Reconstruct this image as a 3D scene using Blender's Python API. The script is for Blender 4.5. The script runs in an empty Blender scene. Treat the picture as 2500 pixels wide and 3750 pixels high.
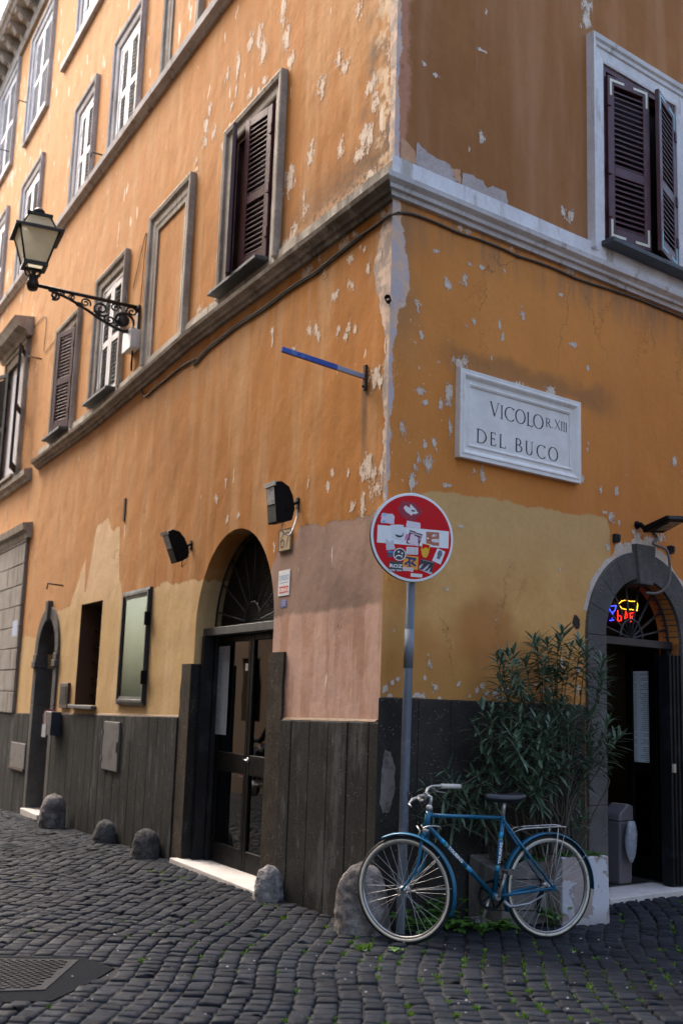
import bpy, bmesh, math, random
import numpy as np
from mathutils import Vector, Matrix
from mathutils.geometry import tessellate_polygon
sc = bpy.context.scene
COL = sc.collection
# ---------------------------------------------------------------- camera
F = 4000.0                      # focal length in photo pixels (photo 2500 x 3750)
ROLL = 0.033; HC = 1.42
PITCH = math.atan((2583. - 1875) * math.cos(ROLL) / F)
V = lambda *a: np.array(a, float)
cf = V(0, math.cos(PITCH), math.sin(PITCH)); r0 = V(1, 0, 0); u0_ = np.cross(r0, cf)
cr = r0 * math.cos(ROLL) + u0_ * math.sin(ROLL); cu = np.cross(cr, cf)
CAM = V(0, 0, HC)
cd = bpy.data.cameras.new('camera'); cam = bpy.data.objects.new('camera', cd); COL.objects.link(cam)
cam.matrix_world = Matrix(((cr[0], cu[0], -cf[0], 0), (cr[1], cu[1], -cf[1], 0), (cr[2], cu[2], -cf[2], HC), (0, 0, 0, 1)))
cd.sensor_fit = 'VERTICAL'; cd.sensor_height = 36; cd.lens = F / 3750 * 36
cd.clip_end = 500; cd.clip_start = .1
cd.dof.use_dof = True; cd.dof.focus_distance = 7.6; cd.dof.aperture_fstop = 2.0
sc.camera = cam
# ---------------------------------------------------------------- sky and sun (overcast, light from the open end of the left street)
SUN_EL, SUN_AZ = math.radians(50), math.radians(-48)      # azimuth from +Y, clockwise
w = bpy.data.worlds.new("World"); sc.world = w; w.use_nodes = True
nt = w.node_tree; sky = nt.nodes.new('ShaderNodeTexSky'); sky.sky_type = 'NISHITA'; sky.sun_disc = False
sky.sun_elevation = SUN_EL; sky.sun_rotation = SUN_AZ; sky.air_density = 1.0; sky.dust_density = 6.0; sky.ozone_density = 0.6
nt.links.new(sky.outputs[0], nt.nodes['Background'].inputs[0]); nt.nodes['Background'].inputs[1].default_value = 0.15
sd = bpy.data.lights.new('sun', 'SUN'); sun = bpy.data.objects.new('sun', sd); COL.objects.link(sun)
sd.energy = 0.7; sd.angle = math.radians(45); sd.color = (1, .96, .91)
sv = Vector((math.sin(SUN_AZ) * math.cos(SUN_EL), math.cos(SUN_AZ) * math.cos(SUN_EL), math.sin(SUN_EL)))
sun.rotation_euler = sv.to_track_quat('Z', 'Y').to_euler(); sun.location = (0, 0, 30)
sc.view_settings.view_transform = 'Standard'; sc.view_settings.look = 'None'; sc.view_settings.gamma = 1
sc.view_settings.exposure = 2.22
# ---------------------------------------------------------------- frames: left wall (L) and right wall (R) meet at P0
def ray(px, py): return cf * F + cr * (px - 1250) - cu * (py - 1875)
def horiz(px):
    lo, hi = 0, 6000
    for _ in range(60):
        m = (lo + hi) / 2
        if ray(px, m)[2] > 0: lo = m
        else: hi = m
    d = ray(px, lo); d[2] = 0; return d / np.linalg.norm(d)
def G(px, py, z=0.):
    d = ray(px, py); return CAM + d * ((z - HC) / d[2])
dL = horiz(-990); dR = horiz(6450); P0 = G(1368, 3408)
nL = V(-dL[1], dL[0], 0); nR = V(dR[1], -dR[0], 0)
Z3 = V(0, 0, 1)
class Frame:
    def __init__(s, o, x, y, z=None): s.o, s.x, s.y, s.z = V(*o), V(*x), V(*y), (Z3 if z is None else V(*z))
    def __call__(s, u, n, z): return s.o + s.x * u + s.y * n + s.z * z
    def hit(s, px, py, n=0.):
        r = ray(px, py); o = s.o + s.y * n; t = ((o - CAM) @ s.y) / (r @ s.y); X = CAM + r * t
        return (X - s.o) @ s.x, (X - s.o) @ s.z
LF = Frame(P0, dL, nL); RF = Frame(P0, dR, nR)
L = LF.hit; R = RF.hit
COTM = -1 / math.tan(math.acos(float(dL @ dR)) / 2)     # mitre at the building's corner
def gz(x, y):
    u = (x - P0[0]) * dL[0] + (y - P0[1]) * dL[1]
    u = np.maximum(u, 0.); return -(.009 * u + .0015 * u * u)
def gL(u): u = max(u, 0); return -(.009 * u + .0015 * u * u)
rnd = random.Random(7)
# ---------------------------------------------------------------- node helpers
class Gx:
    def __init__(s, name):
        s.mat = bpy.data.materials.new(name); s.mat.use_nodes = True; s.t = s.mat.node_tree
        s.b = s.t.nodes['Principled BSDF']; s.out = s.t.nodes['Material Output']
    def put(s, sock, v):
        if v is None: return
        if isinstance(v, bpy.types.NodeSocket): s.t.links.new(v, sock)
        elif isinstance(v, (tuple, list)) and len(v) == 3 and sock.type == 'RGBA': sock.default_value = (*v, 1)
        else: sock.default_value = v
    def m(s, op, a, b=None, c=None, clamp=False):
        n = s.t.nodes.new('ShaderNodeMath'); n.operation = op; n.use_clamp = clamp
        s.put(n.inputs[0], a); s.put(n.inputs[1], b); s.put(n.inputs[2], c); return n.outputs[0]
    def vm(s, op, a, b=None, scale=None):
        n = s.t.nodes.new('ShaderNodeVectorMath'); n.operation = op; s.put(n.inputs[0], a); s.put(n.inputs[1], b)
        if scale is not None: s.put(n.inputs[3], scale)
        return n.outputs['Value'] if op in ('DOT_PRODUCT', 'LENGTH') else n.outputs[0]
    def comb(s, x, y, z):
        n = s.t.nodes.new('ShaderNodeCombineXYZ'); s.put(n.inputs[0], x); s.put(n.inputs[1], y); s.put(n.inputs[2], z); return n.outputs[0]
    def pos(s): return s.t.nodes.new('ShaderNodeNewGeometry').outputs['Position']
    def island(s): return s.t.nodes.new('ShaderNodeNewGeometry').outputs['Random Per Island']
    def sepz(s, v): n = s.t.nodes.new('ShaderNodeSeparateXYZ'); s.put(n.inputs[0], v); return n.outputs
    def noise(s, v, scale, det=4, rough=.55, dist=0., lac=2.0):
        n = s.t.nodes.new('ShaderNodeTexNoise'); s.put(n.inputs['Vector'], v)
        n.inputs['Scale'].default_value = scale; n.inputs['Detail'].default_value = det
        n.inputs['Roughness'].default_value = rough; n.inputs['Distortion'].default_value = dist; return n.outputs['Fac']
    def vor(s, v, scale, feat='F1'):
        n = s.t.nodes.new('ShaderNodeTexVoronoi'); n.feature = feat; s.put(n.inputs['Vector'], v); n.inputs['Scale'].default_value = scale
        return n.outputs['Distance']
    def ss(s, x, lo, hi, a=0., b=1.):
        n = s.t.nodes.new('ShaderNodeMapRange'); n.interpolation_type = 'SMOOTHSTEP'; s.put(n.inputs[0], x)
        n.inputs[1].default_value = lo; n.inputs[2].default_value = hi; n.inputs[3].default_value = a; n.inputs[4].default_value = b; return n.outputs[0]
    def mix(s, f, a, b, mode='MIX'):
        n = s.t.nodes.new('ShaderNodeMix'); n.data_type = 'RGBA'; n.blend_type = mode
        s.put(n.inputs[0], f); s.put(n.inputs[6], a); s.put(n.inputs[7], b); return n.outputs[2]
    def curve(s, x, pts, xm, ym):
        pts = sorted(pts); n = s.t.nodes.new('ShaderNodeValToRGB'); cr_ = n.color_ramp; cr_.interpolation = 'LINEAR'
        while len(cr_.elements) > 1: cr_.elements.remove(cr_.elements[-1])
        for i, (a, b) in enumerate(pts):
            e = cr_.elements[0] if i == 0 else cr_.elements.new(min(1, max(0, a / xm)))
            if i == 0: e.position = min(1, max(0, a / xm))
            v = max(0, b / ym); e.color = (v, v, v, 1)
        s.put(n.inputs[0], s.m('DIVIDE', x, xm)); return s.m('MULTIPLY', n.outputs[0], ym)
    def bump(s, h, strength=.5, dist=.01, prev=None):
        n = s.t.nodes.new('ShaderNodeBump'); s.put(n.inputs['Height'], h); n.inputs['Strength'].default_value = strength
        n.inputs['Distance'].default_value = dist; s.put(n.inputs['Normal'], prev); return n.outputs[0]
    def done(s, color=None, rough=None, metal=None, normal=None, spec=None):
        s.put(s.b.inputs['Base Color'], color); s.put(s.b.inputs['Roughness'], rough); s.put(s.b.inputs['Metallic'], metal)
        s.put(s.b.inputs['Normal'], normal); s.put(s.b.inputs['Specular IOR Level'], spec); return s.mat
def srgb(r, g, b):
    f = lambda c: (c / 255 / 12.92) if c <= 10 else ((c / 255 + .055) / 1.055) ** 2.4
    return (f(r), f(g), f(b))
_mc = {}
def simple(name, c, rough=.5, metal=0., var=.15, scale=20, bump=0., dirt=None, spec=None):
    if name in _mc: return _mc[name]
    g = Gx(name); p = g.pos(); n = g.noise(p, scale, 5, .6)
    lo = tuple(x * (1 - var) for x in c); hi = tuple(min(1, x * (1 + var)) for x in c)
    col = g.mix(n, lo, hi)
    if dirt: col = g.mix(g.ss(g.noise(p, scale * .35, 6, .7), .52, .66), col, dirt)
    nb = g.bump(g.noise(p, scale * 3, 4), bump, .004) if bump else None
    _mc[name] = g.done(col, g.ss(n, .3, .7, max(0, rough - .08), min(1, rough + .08)), metal, nb, spec); return _mc[name]
def emis(name, c, st):
    if name in _mc: return _mc[name]
    g = Gx(name); g.b.inputs['Emission Color'].default_value = (*c, 1); g.b.inputs['Emission Strength'].default_value = st
    _mc[name] = g.done(c, .5); return _mc[name]
# ---------------------------------------------------------------- mesh helpers
class MB:
    def __init__(s): s.v = []; s.f = []; s.sm = []
    def quadf(s, pts, smooth=False):
        k = len(s.v); s.v += [tuple(map(float, p)) for p in pts]; s.f.append(tuple(range(k, k + len(pts)))); s.sm.append(smooth)
    poly = quadf
    def box(s, M, x0, x1, y0, y1, z0, z1):
        k = len(s.v)
        for (x, y, z) in ((x0, y0, z0), (x1, y0, z0), (x1, y1, z0), (x0, y1, z0), (x0, y0, z1), (x1, y0, z1), (x1, y1, z1), (x0, y1, z1)):
            s.v.append(tuple(map(float, M(x, y, z))))
        for q in ((0, 1, 2, 3), (4, 5, 6, 7), (0, 1, 5, 4), (1, 2, 6, 5), (2, 3, 7, 6), (3, 0, 4, 7)):
            s.f.append(tuple(k + i for i in q)); s.sm.append(False)
    def hexa(s, p8):
        k = len(s.v); s.v += [tuple(map(float, p)) for p in p8]
        for q in ((0, 1, 2, 3), (4, 5, 6, 7), (0, 1, 5, 4), (1, 2, 6, 5), (2, 3, 7, 6), (3, 0, 4, 7)):
            s.f.append(tuple(k + i for i in q)); s.sm.append(False)
    def loft(s, rings, closed=True, caps=True, smooth=False, loop=False):
        k = len(s.v); n = len(rings[0])
        for r in rings: s.v += [tuple(map(float, p)) for p in r]
        m = len(rings)
        for i in range(m if loop else m - 1):
            a = k + i * n; b = k + ((i + 1) % m) * n
            for j in range(n if closed else n - 1):
                s.f.append((a + j, a + (j + 1) % n, b + (j + 1) % n, b + j)); s.sm.append(smooth)
        if caps and closed and not loop:
            s.f.append(tuple(range(k, k + n))); s.sm.append(False)
            s.f.append(tuple(range(k + (m - 1) * n, k + m * n))); s.sm.append(False)
    def tube(s, path, r, seg=8, caps=True, loop=False):
        path = [V(*p) for p in path]; rs = r if isinstance(r, (list, tuple)) else [r] * len(path)
        rings = []; up = None
        for i, p in enumerate(path):
            if loop: t = path[(i + 1) % len(path)] - path[i - 1]
            else: t = path[min(i + 1, len(path) - 1)] - path[max(i - 1, 0)]
            t = t / (np.linalg.norm(t) + 1e-12)
            if up is None:
                a = V(0, 0, 1) if abs(t[2]) < .9 else V(1, 0, 0); up = np.cross(t, a)
            up = up - t * (up @ t); up /= np.linalg.norm(up) + 1e-12; w_ = np.cross(t, up)
            rings.append([p + (up * math.cos(q) + w_ * math.sin(q)) * rs[i] for q in np.arange(seg) * 2 * math.pi / seg])
        s.loft(rings, True, caps, True, loop)
    def disc(s, M, prof, seg=24):
        """lathe: prof list of (r, y) around local y axis through origin; M maps (x,y,z)"""
        rings = [[M(r * math.cos(q), y, r * math.sin(q)) for q in np.arange(seg) * 2 * math.pi / seg] for r, y in prof]
        s.loft(rings, True, True, True)
    def prism(s, M, pts, y0, y1):
        """pts 2d (x,z) extruded in y"""
        s.loft([[M(x, y0, z) for x, z in pts], [M(x, y1, z) for x, z in pts]], True, True)
    def plate(s, M, outer, holes, y):
        loops = [[Vector((a, b, 0)) for a, b in outer]] + [[Vector((a, b, 0)) for a, b in h] for h in holes]
        flat = [p for l in loops for p in l]; k = len(s.v)
        s.v += [tuple(map(float, M(p.x, y, p.y))) for p in flat]
        for t in tessellate_polygon(loops): s.f.append(tuple(k + i for i in t)); s.sm.append(False)
    def text(s, M, string, size, y, x0=0., z0=0., align='LEFT', bold=0., sx=1.0):
        c = bpy.data.curves.new('t', 'FONT'); c.body = string; c.size = size; c.align_x = align; c.offset = bold; c.resolution_u = 2
        o = bpy.data.objects.new('t', c); me = bpy.data.meshes.new_from_object(o); k = len(s.v)
        s.v += [tuple(map(float, M(x0 + v.co.x * sx, y, z0 + v.co.y))) for v in me.vertices]
        for p in me.polygons: s.f.append(tuple(k + i for i in p.vertices)); s.sm.append(False)
        bpy.data.meshes.remove(me); bpy.data.objects.remove(o); bpy.data.curves.remove(c)
    def build(s, name, mat, parent=None, bevel=0., label=None, seg=1, origin=None, recalc=True):
        root = parent
        while root is not None and root.parent is not None: root = root.parent
        if root is not None: o0 = V(*root.location)
        elif origin is not None: o0 = V(*origin)
        else:
            a = np.array(s.v); o0 = V((a[:, 0].min() + a[:, 0].max()) / 2, (a[:, 1].min() + a[:, 1].max()) / 2, a[:, 2].min())
        me = bpy.data.meshes.new(name); vs = np.array(s.v) - o0
        me.from_pydata(vs.tolist(), [], s.f); me.polygons.foreach_set('use_smooth', s.sm)
        if recalc:
            bm = bmesh.new(); bm.from_mesh(me); bmesh.ops.recalc_face_normals(bm, faces=bm.faces); bm.to_mesh(me); bm.free()
        me.materials.append(mat); me.update()
        o = bpy.data.objects.new(name, me); COL.objects.link(o)
        if parent is not None:
            o.parent = parent
        else: o.location = o0
        if bevel:
            b = o.modifiers.new('bevel', 'BEVEL'); b.width = bevel; b.segments = seg; b.limit_method = 'ANGLE'; b.angle_limit = math.radians(40)
        if label: o['label'] = label
        return o
def thing(name, loc, label, cat, group=None):
    o = bpy.data.objects.new(name, None); COL.objects.link(o); o.location = tuple(map(float, loc)); o.empty_display_size = .2
    return tag(o, label, cat, group)
def tag(o, label=None, cat=None, group=None, kind=None):
    if label: o['label'] = label
    if cat: o['category'] = cat
    if group: o['group'] = group
    if kind: o['kind'] = kind
    return o
def bez(p, n=10):
    """catmull-rom through points"""
    p = [V(*q) for q in p]; p = [2 * p[0] - p[1]] + p + [2 * p[-1] - p[-2]]; out = []
    for i in range(1, len(p) - 2):
        for k in range(n):
            t = k / n; a, b, c, d = p[i - 1], p[i], p[i + 1], p[i + 2]
            out.append(.5 * (2 * b + (c - a) * t + (2 * a - 5 * b + 4 * c - d) * t * t + (-a + 3 * b - 3 * c + d) * t ** 3))
    out.append(p[-2]); return out
# ================================================================ MATERIALS
def plaster(name, fr, left):
    g = Gx(name); P = g.pos(); rel = g.vm('SUBTRACT', P, tuple(P0))
    u = g.vm('DOT_PRODUCT', rel, tuple(fr.x)); n = g.vm('DOT_PRODUCT', rel, tuple(fr.y)); z = g.sepz(P)[2]
    uv = g.comb(u, n, z)
    st = g.vm('MULTIPLY', uv, (3.2, 1., .38)); st2 = g.vm('MULTIPLY', uv, (9., 1., .9))
    nb = g.noise(uv, .55, 6, .6); nm = g.noise(uv, 2.4, 6, .65); ns = g.noise(st, 1., 5, .6); ns2 = g.noise(st2, 1., 4, .6); nf = g.noise(uv, 22, 5, .7)
    edge = g.m('ADD', g.m('MULTIPLY', g.m('SUBTRACT', g.noise(uv, 1.9, 3, .5), .5), .22), g.m('MULTIPLY', g.m('SUBTRACT', g.noise(uv, 11, 5, .7), .5), .16))
    if left:
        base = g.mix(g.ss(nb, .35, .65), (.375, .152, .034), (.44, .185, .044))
        base = g.mix(g.m('MULTIPLY', g.ss(u, .5, 12), .80), base, (.60, .32, .14))  # paler with distance: part real fading, part light put into the colour
        base = g.mix(g.m('MULTIPLY', g.ss(z, 5, 11), .35), base, (.54, .29, .115))  # paler with height, again fading plus painted light
        base = g.mix(g.ss(ns, .44, .66, 0, .55), base, (.55, .34, .17))
        base = g.mix(g.ss(nm, .5, .7, 0, .55), base, (.34, .16, .05))
    else:
        base = g.mix(g.ss(nb, .35, .65), (.58, .215, .052), (.67, .265, .066))
        base = g.mix(g.ss(ns, .5, .75, 0, .3), base, (.62, .28, .10))
        upp = g.mix(g.ss(g.noise(st, .7, 5, .6), .4, .66), (.29, .122, .042), (.38, .18, .085))
        upp = g.mix(g.ss(nm, .45, .7, 0, .5), upp, (.36, .16, .06))
        base = g.mix(g.ss(z, 5.2, 5.3), base, upp)
    # slow tonal drift and rain streaks
    base = g.mix(g.ss(ns2, .56, .8, 0, .28), base, (.30, .17, .08))
    if left:
        pts = [(1378, 1868), (1301, 1896), (1252, 1910), (1203, 1921), (1119, 1928), (1091, 1937), (1077, 2008), (1021, 2016), (1007, 2037), (985, 2100), (737, 2121), (705, 2117), (684, 2128), (607, 2135), (510, 2173), (446, 2183), (444, 2135), (434, 2124), (441, 1931), (408, 1941), (396, 1886), (359, 1925), (352, 1945), (316, 2038), (309, 2196), (255, 2226), (219, 2231), (133, 2333), (84, 2336), (20, 2336)]
        zb = g.curve(u, [L(*p) for p in pts], 14, 5)
        reg = g.ss(g.m('SUBTRACT', g.m('ADD', zb, g.m('MULTIPLY', edge, .8)), z), -.006, .006)
        och = g.mix(nm, (.53, .35, .15), (.62, .43, .22)); och = g.mix(g.ss(ns, .5, .75, 0, .6), och, (.70, .52, .32))
        och = g.mix(g.ss(g.m('ADD', z, g.m('MULTIPLY', edge, 1.)), 2.3, 2.9, 0, .65), och, (.72, .52, .33))
        pk = g.mix(g.ss(nm, .4, .65), (.47, .275, .195), (.56, .36, .29))
        pk = g.mix(g.ss(g.noise(st, 1.6, 6, .7), .47, .53, 0, .6), pk, (.62, .42, .35))
        z2 = g.curve(u, [L(1405, 2200), L(1300, 2222), L(1200, 2235), L(1049, 2254)], 14, 5)
        up = g.ss(g.m('SUBTRACT', z, g.m('ADD', z2, g.m('MULTIPLY', edge, .5))), -.02, .02)
        upc = g.mix(g.ss(nm, .3, .7), (.29, .20, .155), (.37, .245, .195)); upc = g.mix(g.ss(g.noise(uv, 1.3, 4, .6), .5, .66, 0, .75), upc, (.25, .18, .14))
        pk = g.mix(g.m('MULTIPLY', up, .95), pk, upc)
        isp = g.ss(u, 2.0, 2.1); lo = g.mix(isp, pk, och)
        base = g.mix(reg, base, lo)
        # paler worn halo and drips under the course, smoke by the corner above it
        base = g.mix(g.m('MULTIPLY', g.ss(g.m('ADD', g.m('MULTIPLY', g.m('ABSOLUTE', g.m('SUBTRACT', z, 4.75)), -1.), g.m('MULTIPLY', edge, 2.)), -.35, -.05), g.ss(ns2, .45, .62, 0, .5)), base, (.42, .27, .15))
        soot = g.m('MULTIPLY', g.ss(g.m('ADD', z, g.m('MULTIPLY', g.m('SUBTRACT', nf, .5), 1.0)), 5.95, 5.25), g.ss(u, 2.9, .2))
        soot = g.m('MULTIPLY', soot, g.ss(z, 5.0, 5.25)); base = g.mix(g.m('MULTIPLY', soot, .92), base, (.11, .085, .06))
        s2 = g.m('MULTIPLY', g.ss(g.m('ADD', u, g.m('MULTIPLY', edge, 3.)), .62, .18), g.ss(z, 5.2, 5.5))
        base = g.mix(g.m('MULTIPLY', s2, g.ss(nm, .38, .6)), base, (.14, .10, .065))
        base = g.mix(g.m('MULTIPLY', s2, g.m('MULTIPLY', g.ss(g.noise(uv, 5, 6, .7), .48, .56), g.ss(u, .42, .2))), base, (.60, .45, .30))
        wpts = [(2.6, .0), (3., .05), (3.4, .06), (3.75, .09), (3.95, .05), (4.2, .14), (4.6, .21), (4.88, .16), (4.98, .05), (5.2, .04), (5.5, .07), (6.5, .10), (8, .05), (9, .08)]
        rst = g.m('MULTIPLY', g.ss(g.m('ABSOLUTE', g.m('SUBTRACT', g.m('ADD', u, g.m('MULTIPLY', edge, .25)), .32)), .075, .01), g.m('MULTIPLY', g.ss(z, 2.95, 3.5), g.ss(z, 3.8, 3.7))); base = g.mix(g.m('MULTIPLY', rst, .8), base, (.10, .06, .035))
        rim = g.m('MULTIPLY', g.ss(g.m('ADD', z, edge), 5.5, 5.3), g.m('MULTIPLY', g.ss(z, 5.1, 5.2), g.m('MULTIPLY', g.ss(u, 3., .8), g.ss(nf, .42, .55))))
        base = g.mix(rim, base, (.62, .38, .22))
    else:
        pts = [(1440, 1890), (1560, 1800), (1640, 1812), (1700, 1822), (1760, 1822), (1850, 1830), (1930, 1860), (2010, 1860), (2120, 1885), (2225, 1902), (2232, 1950), (2215, 2030), (2160, 2180), (2130, 2330)]
        cp = [R(*p) for p in pts]; cp[0] = (0, cp[0][1]); cp = [p for i, p in enumerate(cp) if i == 0 or p[0] > cp[i - 1][0]] + [(2.46, 1.9), (2.5, .5), (3.2, .5)]
        zb = g.curve(u, cp, 9, 5)
        reg = g.ss(g.m('SUBTRACT', g.m('ADD', zb, g.m('MULTIPLY', edge, .55)), z), -.006, .006)
        och = g.mix(g.ss(nm, .35, .65), (.62, .325, .105), (.71, .40, .145))
        och = g.mix(g.ss(nb, .5, .7, 0, .7), och, (.47, .22, .075)); och = g.mix(g.ss(g.m('ADD', z, edge), 1.9, 3., 0, .75), och, (.58, .37, .16))
        och = g.mix(g.ss(g.m('ADD', z, g.m('MULTIPLY', edge, 2.)), 2.1, 1.75, 0, .75), och, (.46, .20, .05))
        rs = g.m('MULTIPLY', g.ss(g.m('ADD', g.vm('LENGTH', g.vm('SUBTRACT', g.vm('MULTIPLY', uv, (1., 0., 1.3)), (1.0, 0., 2.6))), edge), .42, .2), .65)
        och = g.mix(rs, och, (.40, .155, .045))
        base = g.mix(reg, base, och)
        # grime under and over the plaque, dark drips below the course
        pl = g.m('MULTIPLY', g.m('MULTIPLY', g.ss(u, .3, .8), g.ss(u, 2.7, 2.2)), g.ss(g.m('ADD', g.m('ABSOLUTE', g.m('SUBTRACT', z, 3.98)), g.m('MULTIPLY', edge, 1.5)), .16, .02))
        base = g.mix(g.m('MULTIPLY', pl, .55), base, (.20, .12, .06))
        base = g.mix(g.m('MULTIPLY', g.m('MULTIPLY', g.ss(z, 4.6, 5.05), g.ss(z, 5.2, 5.1)), g.ss(ns2, .4, .62, .15, .7)), base, (.26, .16, .10))
        base = g.mix(g.m('MULTIPLY', g.ss(g.m('ADD', u, g.m('MULTIPLY', edge, 2.)), .45, .05), g.m('MULTIPLY', g.ss(z, 3.6, 4.4), g.ss(z, 5.2, 5.0, 0, .6))), base, (.25, .15, .08))
        wpts = [(2.6, .0), (3., .03), (3.5, .055), (3.9, .05), (4.05, .09), (4.2, .08), (4.28, .16), (4.5, .15), (4.75, .11), (5.0, .07), (5.2, .03), (5.5, .05), (7, .03), (9, .03)]
        crn = g.m('MULTIPLY', g.ss(g.m('ADD', u, edge), .16, .10), g.ss(z, 5.2, 5.4)); base = g.mix(crn, base, (.48, .22, .13))
    # lime plaster laid bare along the corner
    wz = g.curve(z, wpts, 12, 1); bare = g.ss(g.m('SUBTRACT', g.m('ADD', wz, g.m('MULTIPLY', edge, .65)), u), -.004, .004)
    greyp = g.mix(g.ss(g.noise(uv, 6, 6, .7), .42, .58), (.36, .30, .26), (.66, .50, .40))
    if not left: greyp = g.mix(g.ss(g.noise(uv, 4, 6, .7), .42, .58), (.52, .44, .44), (.68, .47, .33))
    bare = g.m('MULTIPLY', bare, g.ss(z, 2.2, 2.7)); base = g.mix(bare, base, greyp)
    # flecks where the limewash came away: long and upright on the sunnier, higher wall
    a = g.noise(g.vm('MULTIPLY', uv, (7.5, 3, 2.2)), 1., 3, .5); bb = g.noise(uv, .8, 3, .5)
    if left:
        hi = g.m('MAXIMUM', g.ss(u, 8, 13, -.05, .115), g.m('MULTIPLY', g.ss(z, 6.2, 9.0, -.0, .07), 1.))
        hi = g.m('MULTIPLY', hi, g.ss(z, 4.6, 7.5)); thr = g.m('SUBTRACT', g.m('SUBTRACT', .725, hi), g.m('MULTIPLY', g.m('SUBTRACT', bb, .5), .35))
    else: thr = g.m('SUBTRACT', .80, g.m('MULTIPLY', g.m('SUBTRACT', bb, .5), .2))
    fl = g.ss(g.m('SUBTRACT', a, thr), 0., .012)
    a2 = g.noise(g.vm('MULTIPLY', uv, (22, 10, 16)), 1., 4, .65)
    thr2 = g.m('SUBTRACT', .77 if left else .75, g.m('MULTIPLY', g.m('SUBTRACT', bb, .5), .35))
    if not left: thr2 = g.m('SUBTRACT', thr2, g.m('MULTIPLY', g.ss(u, .95, .1), g.m('MULTIPLY', g.ss(z, 2.6, 3.2, 0, .10), g.ss(z, 5, 4))))
    else: thr2 = g.m('SUBTRACT', thr2, g.m('MULTIPLY', g.ss(u, .9, .1), g.m('MULTIPLY', g.ss(z, 2.6, 3.0, 0, .10), g.ss(z, 4.6, 4))))
    fl = g.m('MAXIMUM', fl, g.m('MULTIPLY', g.ss(g.m('SUBTRACT', a2, thr2), 0., .02), g.ss(z, 5.6, 4.9, .25, 1)))
    base = g.mix(g.m('MULTIPLY', fl, .92), base, (.74, .62, .50))
    base = g.mix(g.ss(nf, .35, .75, 0, .22), base, g.mix(.5, base, (.2, .1, .04)))
    # hairline cracks
    ck = g.vor(g.vm('ADD', g.vm('MULTIPLY', uv, (1.3, .6, .55)), g.vm('MULTIPLY', g.comb(nm, nf, g.noise(uv, 5, 4)), (.55, .3, .35))), 1.15, 'DISTANCE_TO_EDGE')
    ckm = g.m('MULTIPLY', g.ss(ck, .006, .0015), g.ss(nb, .52, .6)); base = g.mix(g.m('MULTIPLY', ckm, .6), base, (.12, .07, .04))
    h = g.m('ADD', g.m('MULTIPLY', g.noise(g.vm('MULTIPLY', uv, (1, 1, .7)), 3.2, 4, .45), 1.), g.m('MULTIPLY', nf, .09)); h = g.m('SUBTRACT', h, g.m('MULTIPLY', g.m('MAXIMUM', fl, bare), .06))
    h = g.m('SUBTRACT', h, g.m('MULTIPLY', ckm, .1))
    if left: h = g.m('SUBTRACT', h, g.m('MULTIPLY', reg, .05))
    return g.done(base, g.ss(nf, .3, .7, .82, .95), None, g.bump(h, .5, .04), .12)
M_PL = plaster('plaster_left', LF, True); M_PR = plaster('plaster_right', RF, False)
def stone(name, c1, c2, sc_=3., fine=45, speck=(.5, .5, .5), spk=.70, pits=True, rough=.85, bumpd=.006, streak=None, stv=(6, 6, .8), mk=.4, s0=.54, soot=False):
    g = Gx(name); p = g.pos(); a = g.noise(p, sc_, 6, .65); f = g.noise(p, fine, 4, .7)
    col = g.mix(g.ss(a, .35, .68), c1, c2); col = g.mix(g.ss(f, .35, .7, 0, mk), col, tuple(x * .6 for x in c1))
    if streak:
        s = g.noise(g.vm('MULTIPLY', p, stv), 1., 6, .65); col = g.mix(g.ss(s, s0, s0 + .13, 0, .8), col, streak); sc2 = g.noise(g.vm('MULTIPLY', p, (stv[0] * 3, stv[1] * 3, stv[2] * 3)), 1., 5, .7); col = g.mix(g.m('MULTIPLY', g.ss(sc2, .60, .66, 0, .7), g.ss(a, .45, .6)), col, tuple(x * 1.5 for x in streak))
    v = g.vor(p, fine * 1.1); col = g.mix(g.m('MULTIPLY', g.ss(v, .22, .12), g.ss(g.noise(p, 9, 2), .5, .6)), col, speck)
    h = g.m('ADD', a, g.m('MULTIPLY', f, .5))
    if pits:
        v2 = g.vor(p, 26); pm = g.m('MULTIPLY', g.ss(v2, .2, .1), g.ss(g.noise(p, 5, 3), .45, .6)); col = g.mix(pm, col, tuple(x * .35 for x in c1)); h = g.m('SUBTRACT', h, pm)
    if soot:
        dd = g.vm('LENGTH', g.vm('MULTIPLY', g.vm('SUBTRACT', p, tuple(P0)), (1, 1, 0))); sn = g.noise(g.vm('MULTIPLY', p, (5, 5, 2.2)), 1., 6, .7)
        col = g.mix(g.ss(g.m('SUBTRACT', sn, g.m('MULTIPLY', g.m('SUBTRACT', dd, .3), .16)), .28, .50, 0, .72), col, (.06, .05, .04))
    isl = g.island(); col = g.mix(g.m('MULTIPLY', isl, .25), col, tuple(x * .55 for x in c1))
    return g.done(col, g.ss(f, .3, .7, rough - .08, min(1, rough + .08)), None, g.bump(h, .6, bumpd), .12)
M_DADO = stone('peperino_slabs', (.022, .0215, .020), (.040, .039, .036), 2.2, 50, (.2, .19, .17), streak=(.085, .084, .085), stv=(4, 4, 1.2), s0=.53)
M_DADOR = stone('peperino_slabs_right', (.034, .030, .027), (.058, .051, .045), 2.6, 42, (.3, .28, .25))
M_PEP = stone('peperino_arch', (.095, .09, .086), (.14, .132, .126), 3., 60, (.4, .38, .35))
M_JAMB = stone('tufa_jamb', (.040, .032, .023), (.075, .060, .045), 5., 45, (.3, .25, .2), bumpd=.015)
M_LIME = stone('travertine_grey', (.50, .48, .47), (.70, .68, .67), 3.5, 40, (.65, .62, .58), pits=False, streak=(.20, .17, .14), stv=(7, 7, 1.1), bumpd=.008)
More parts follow.
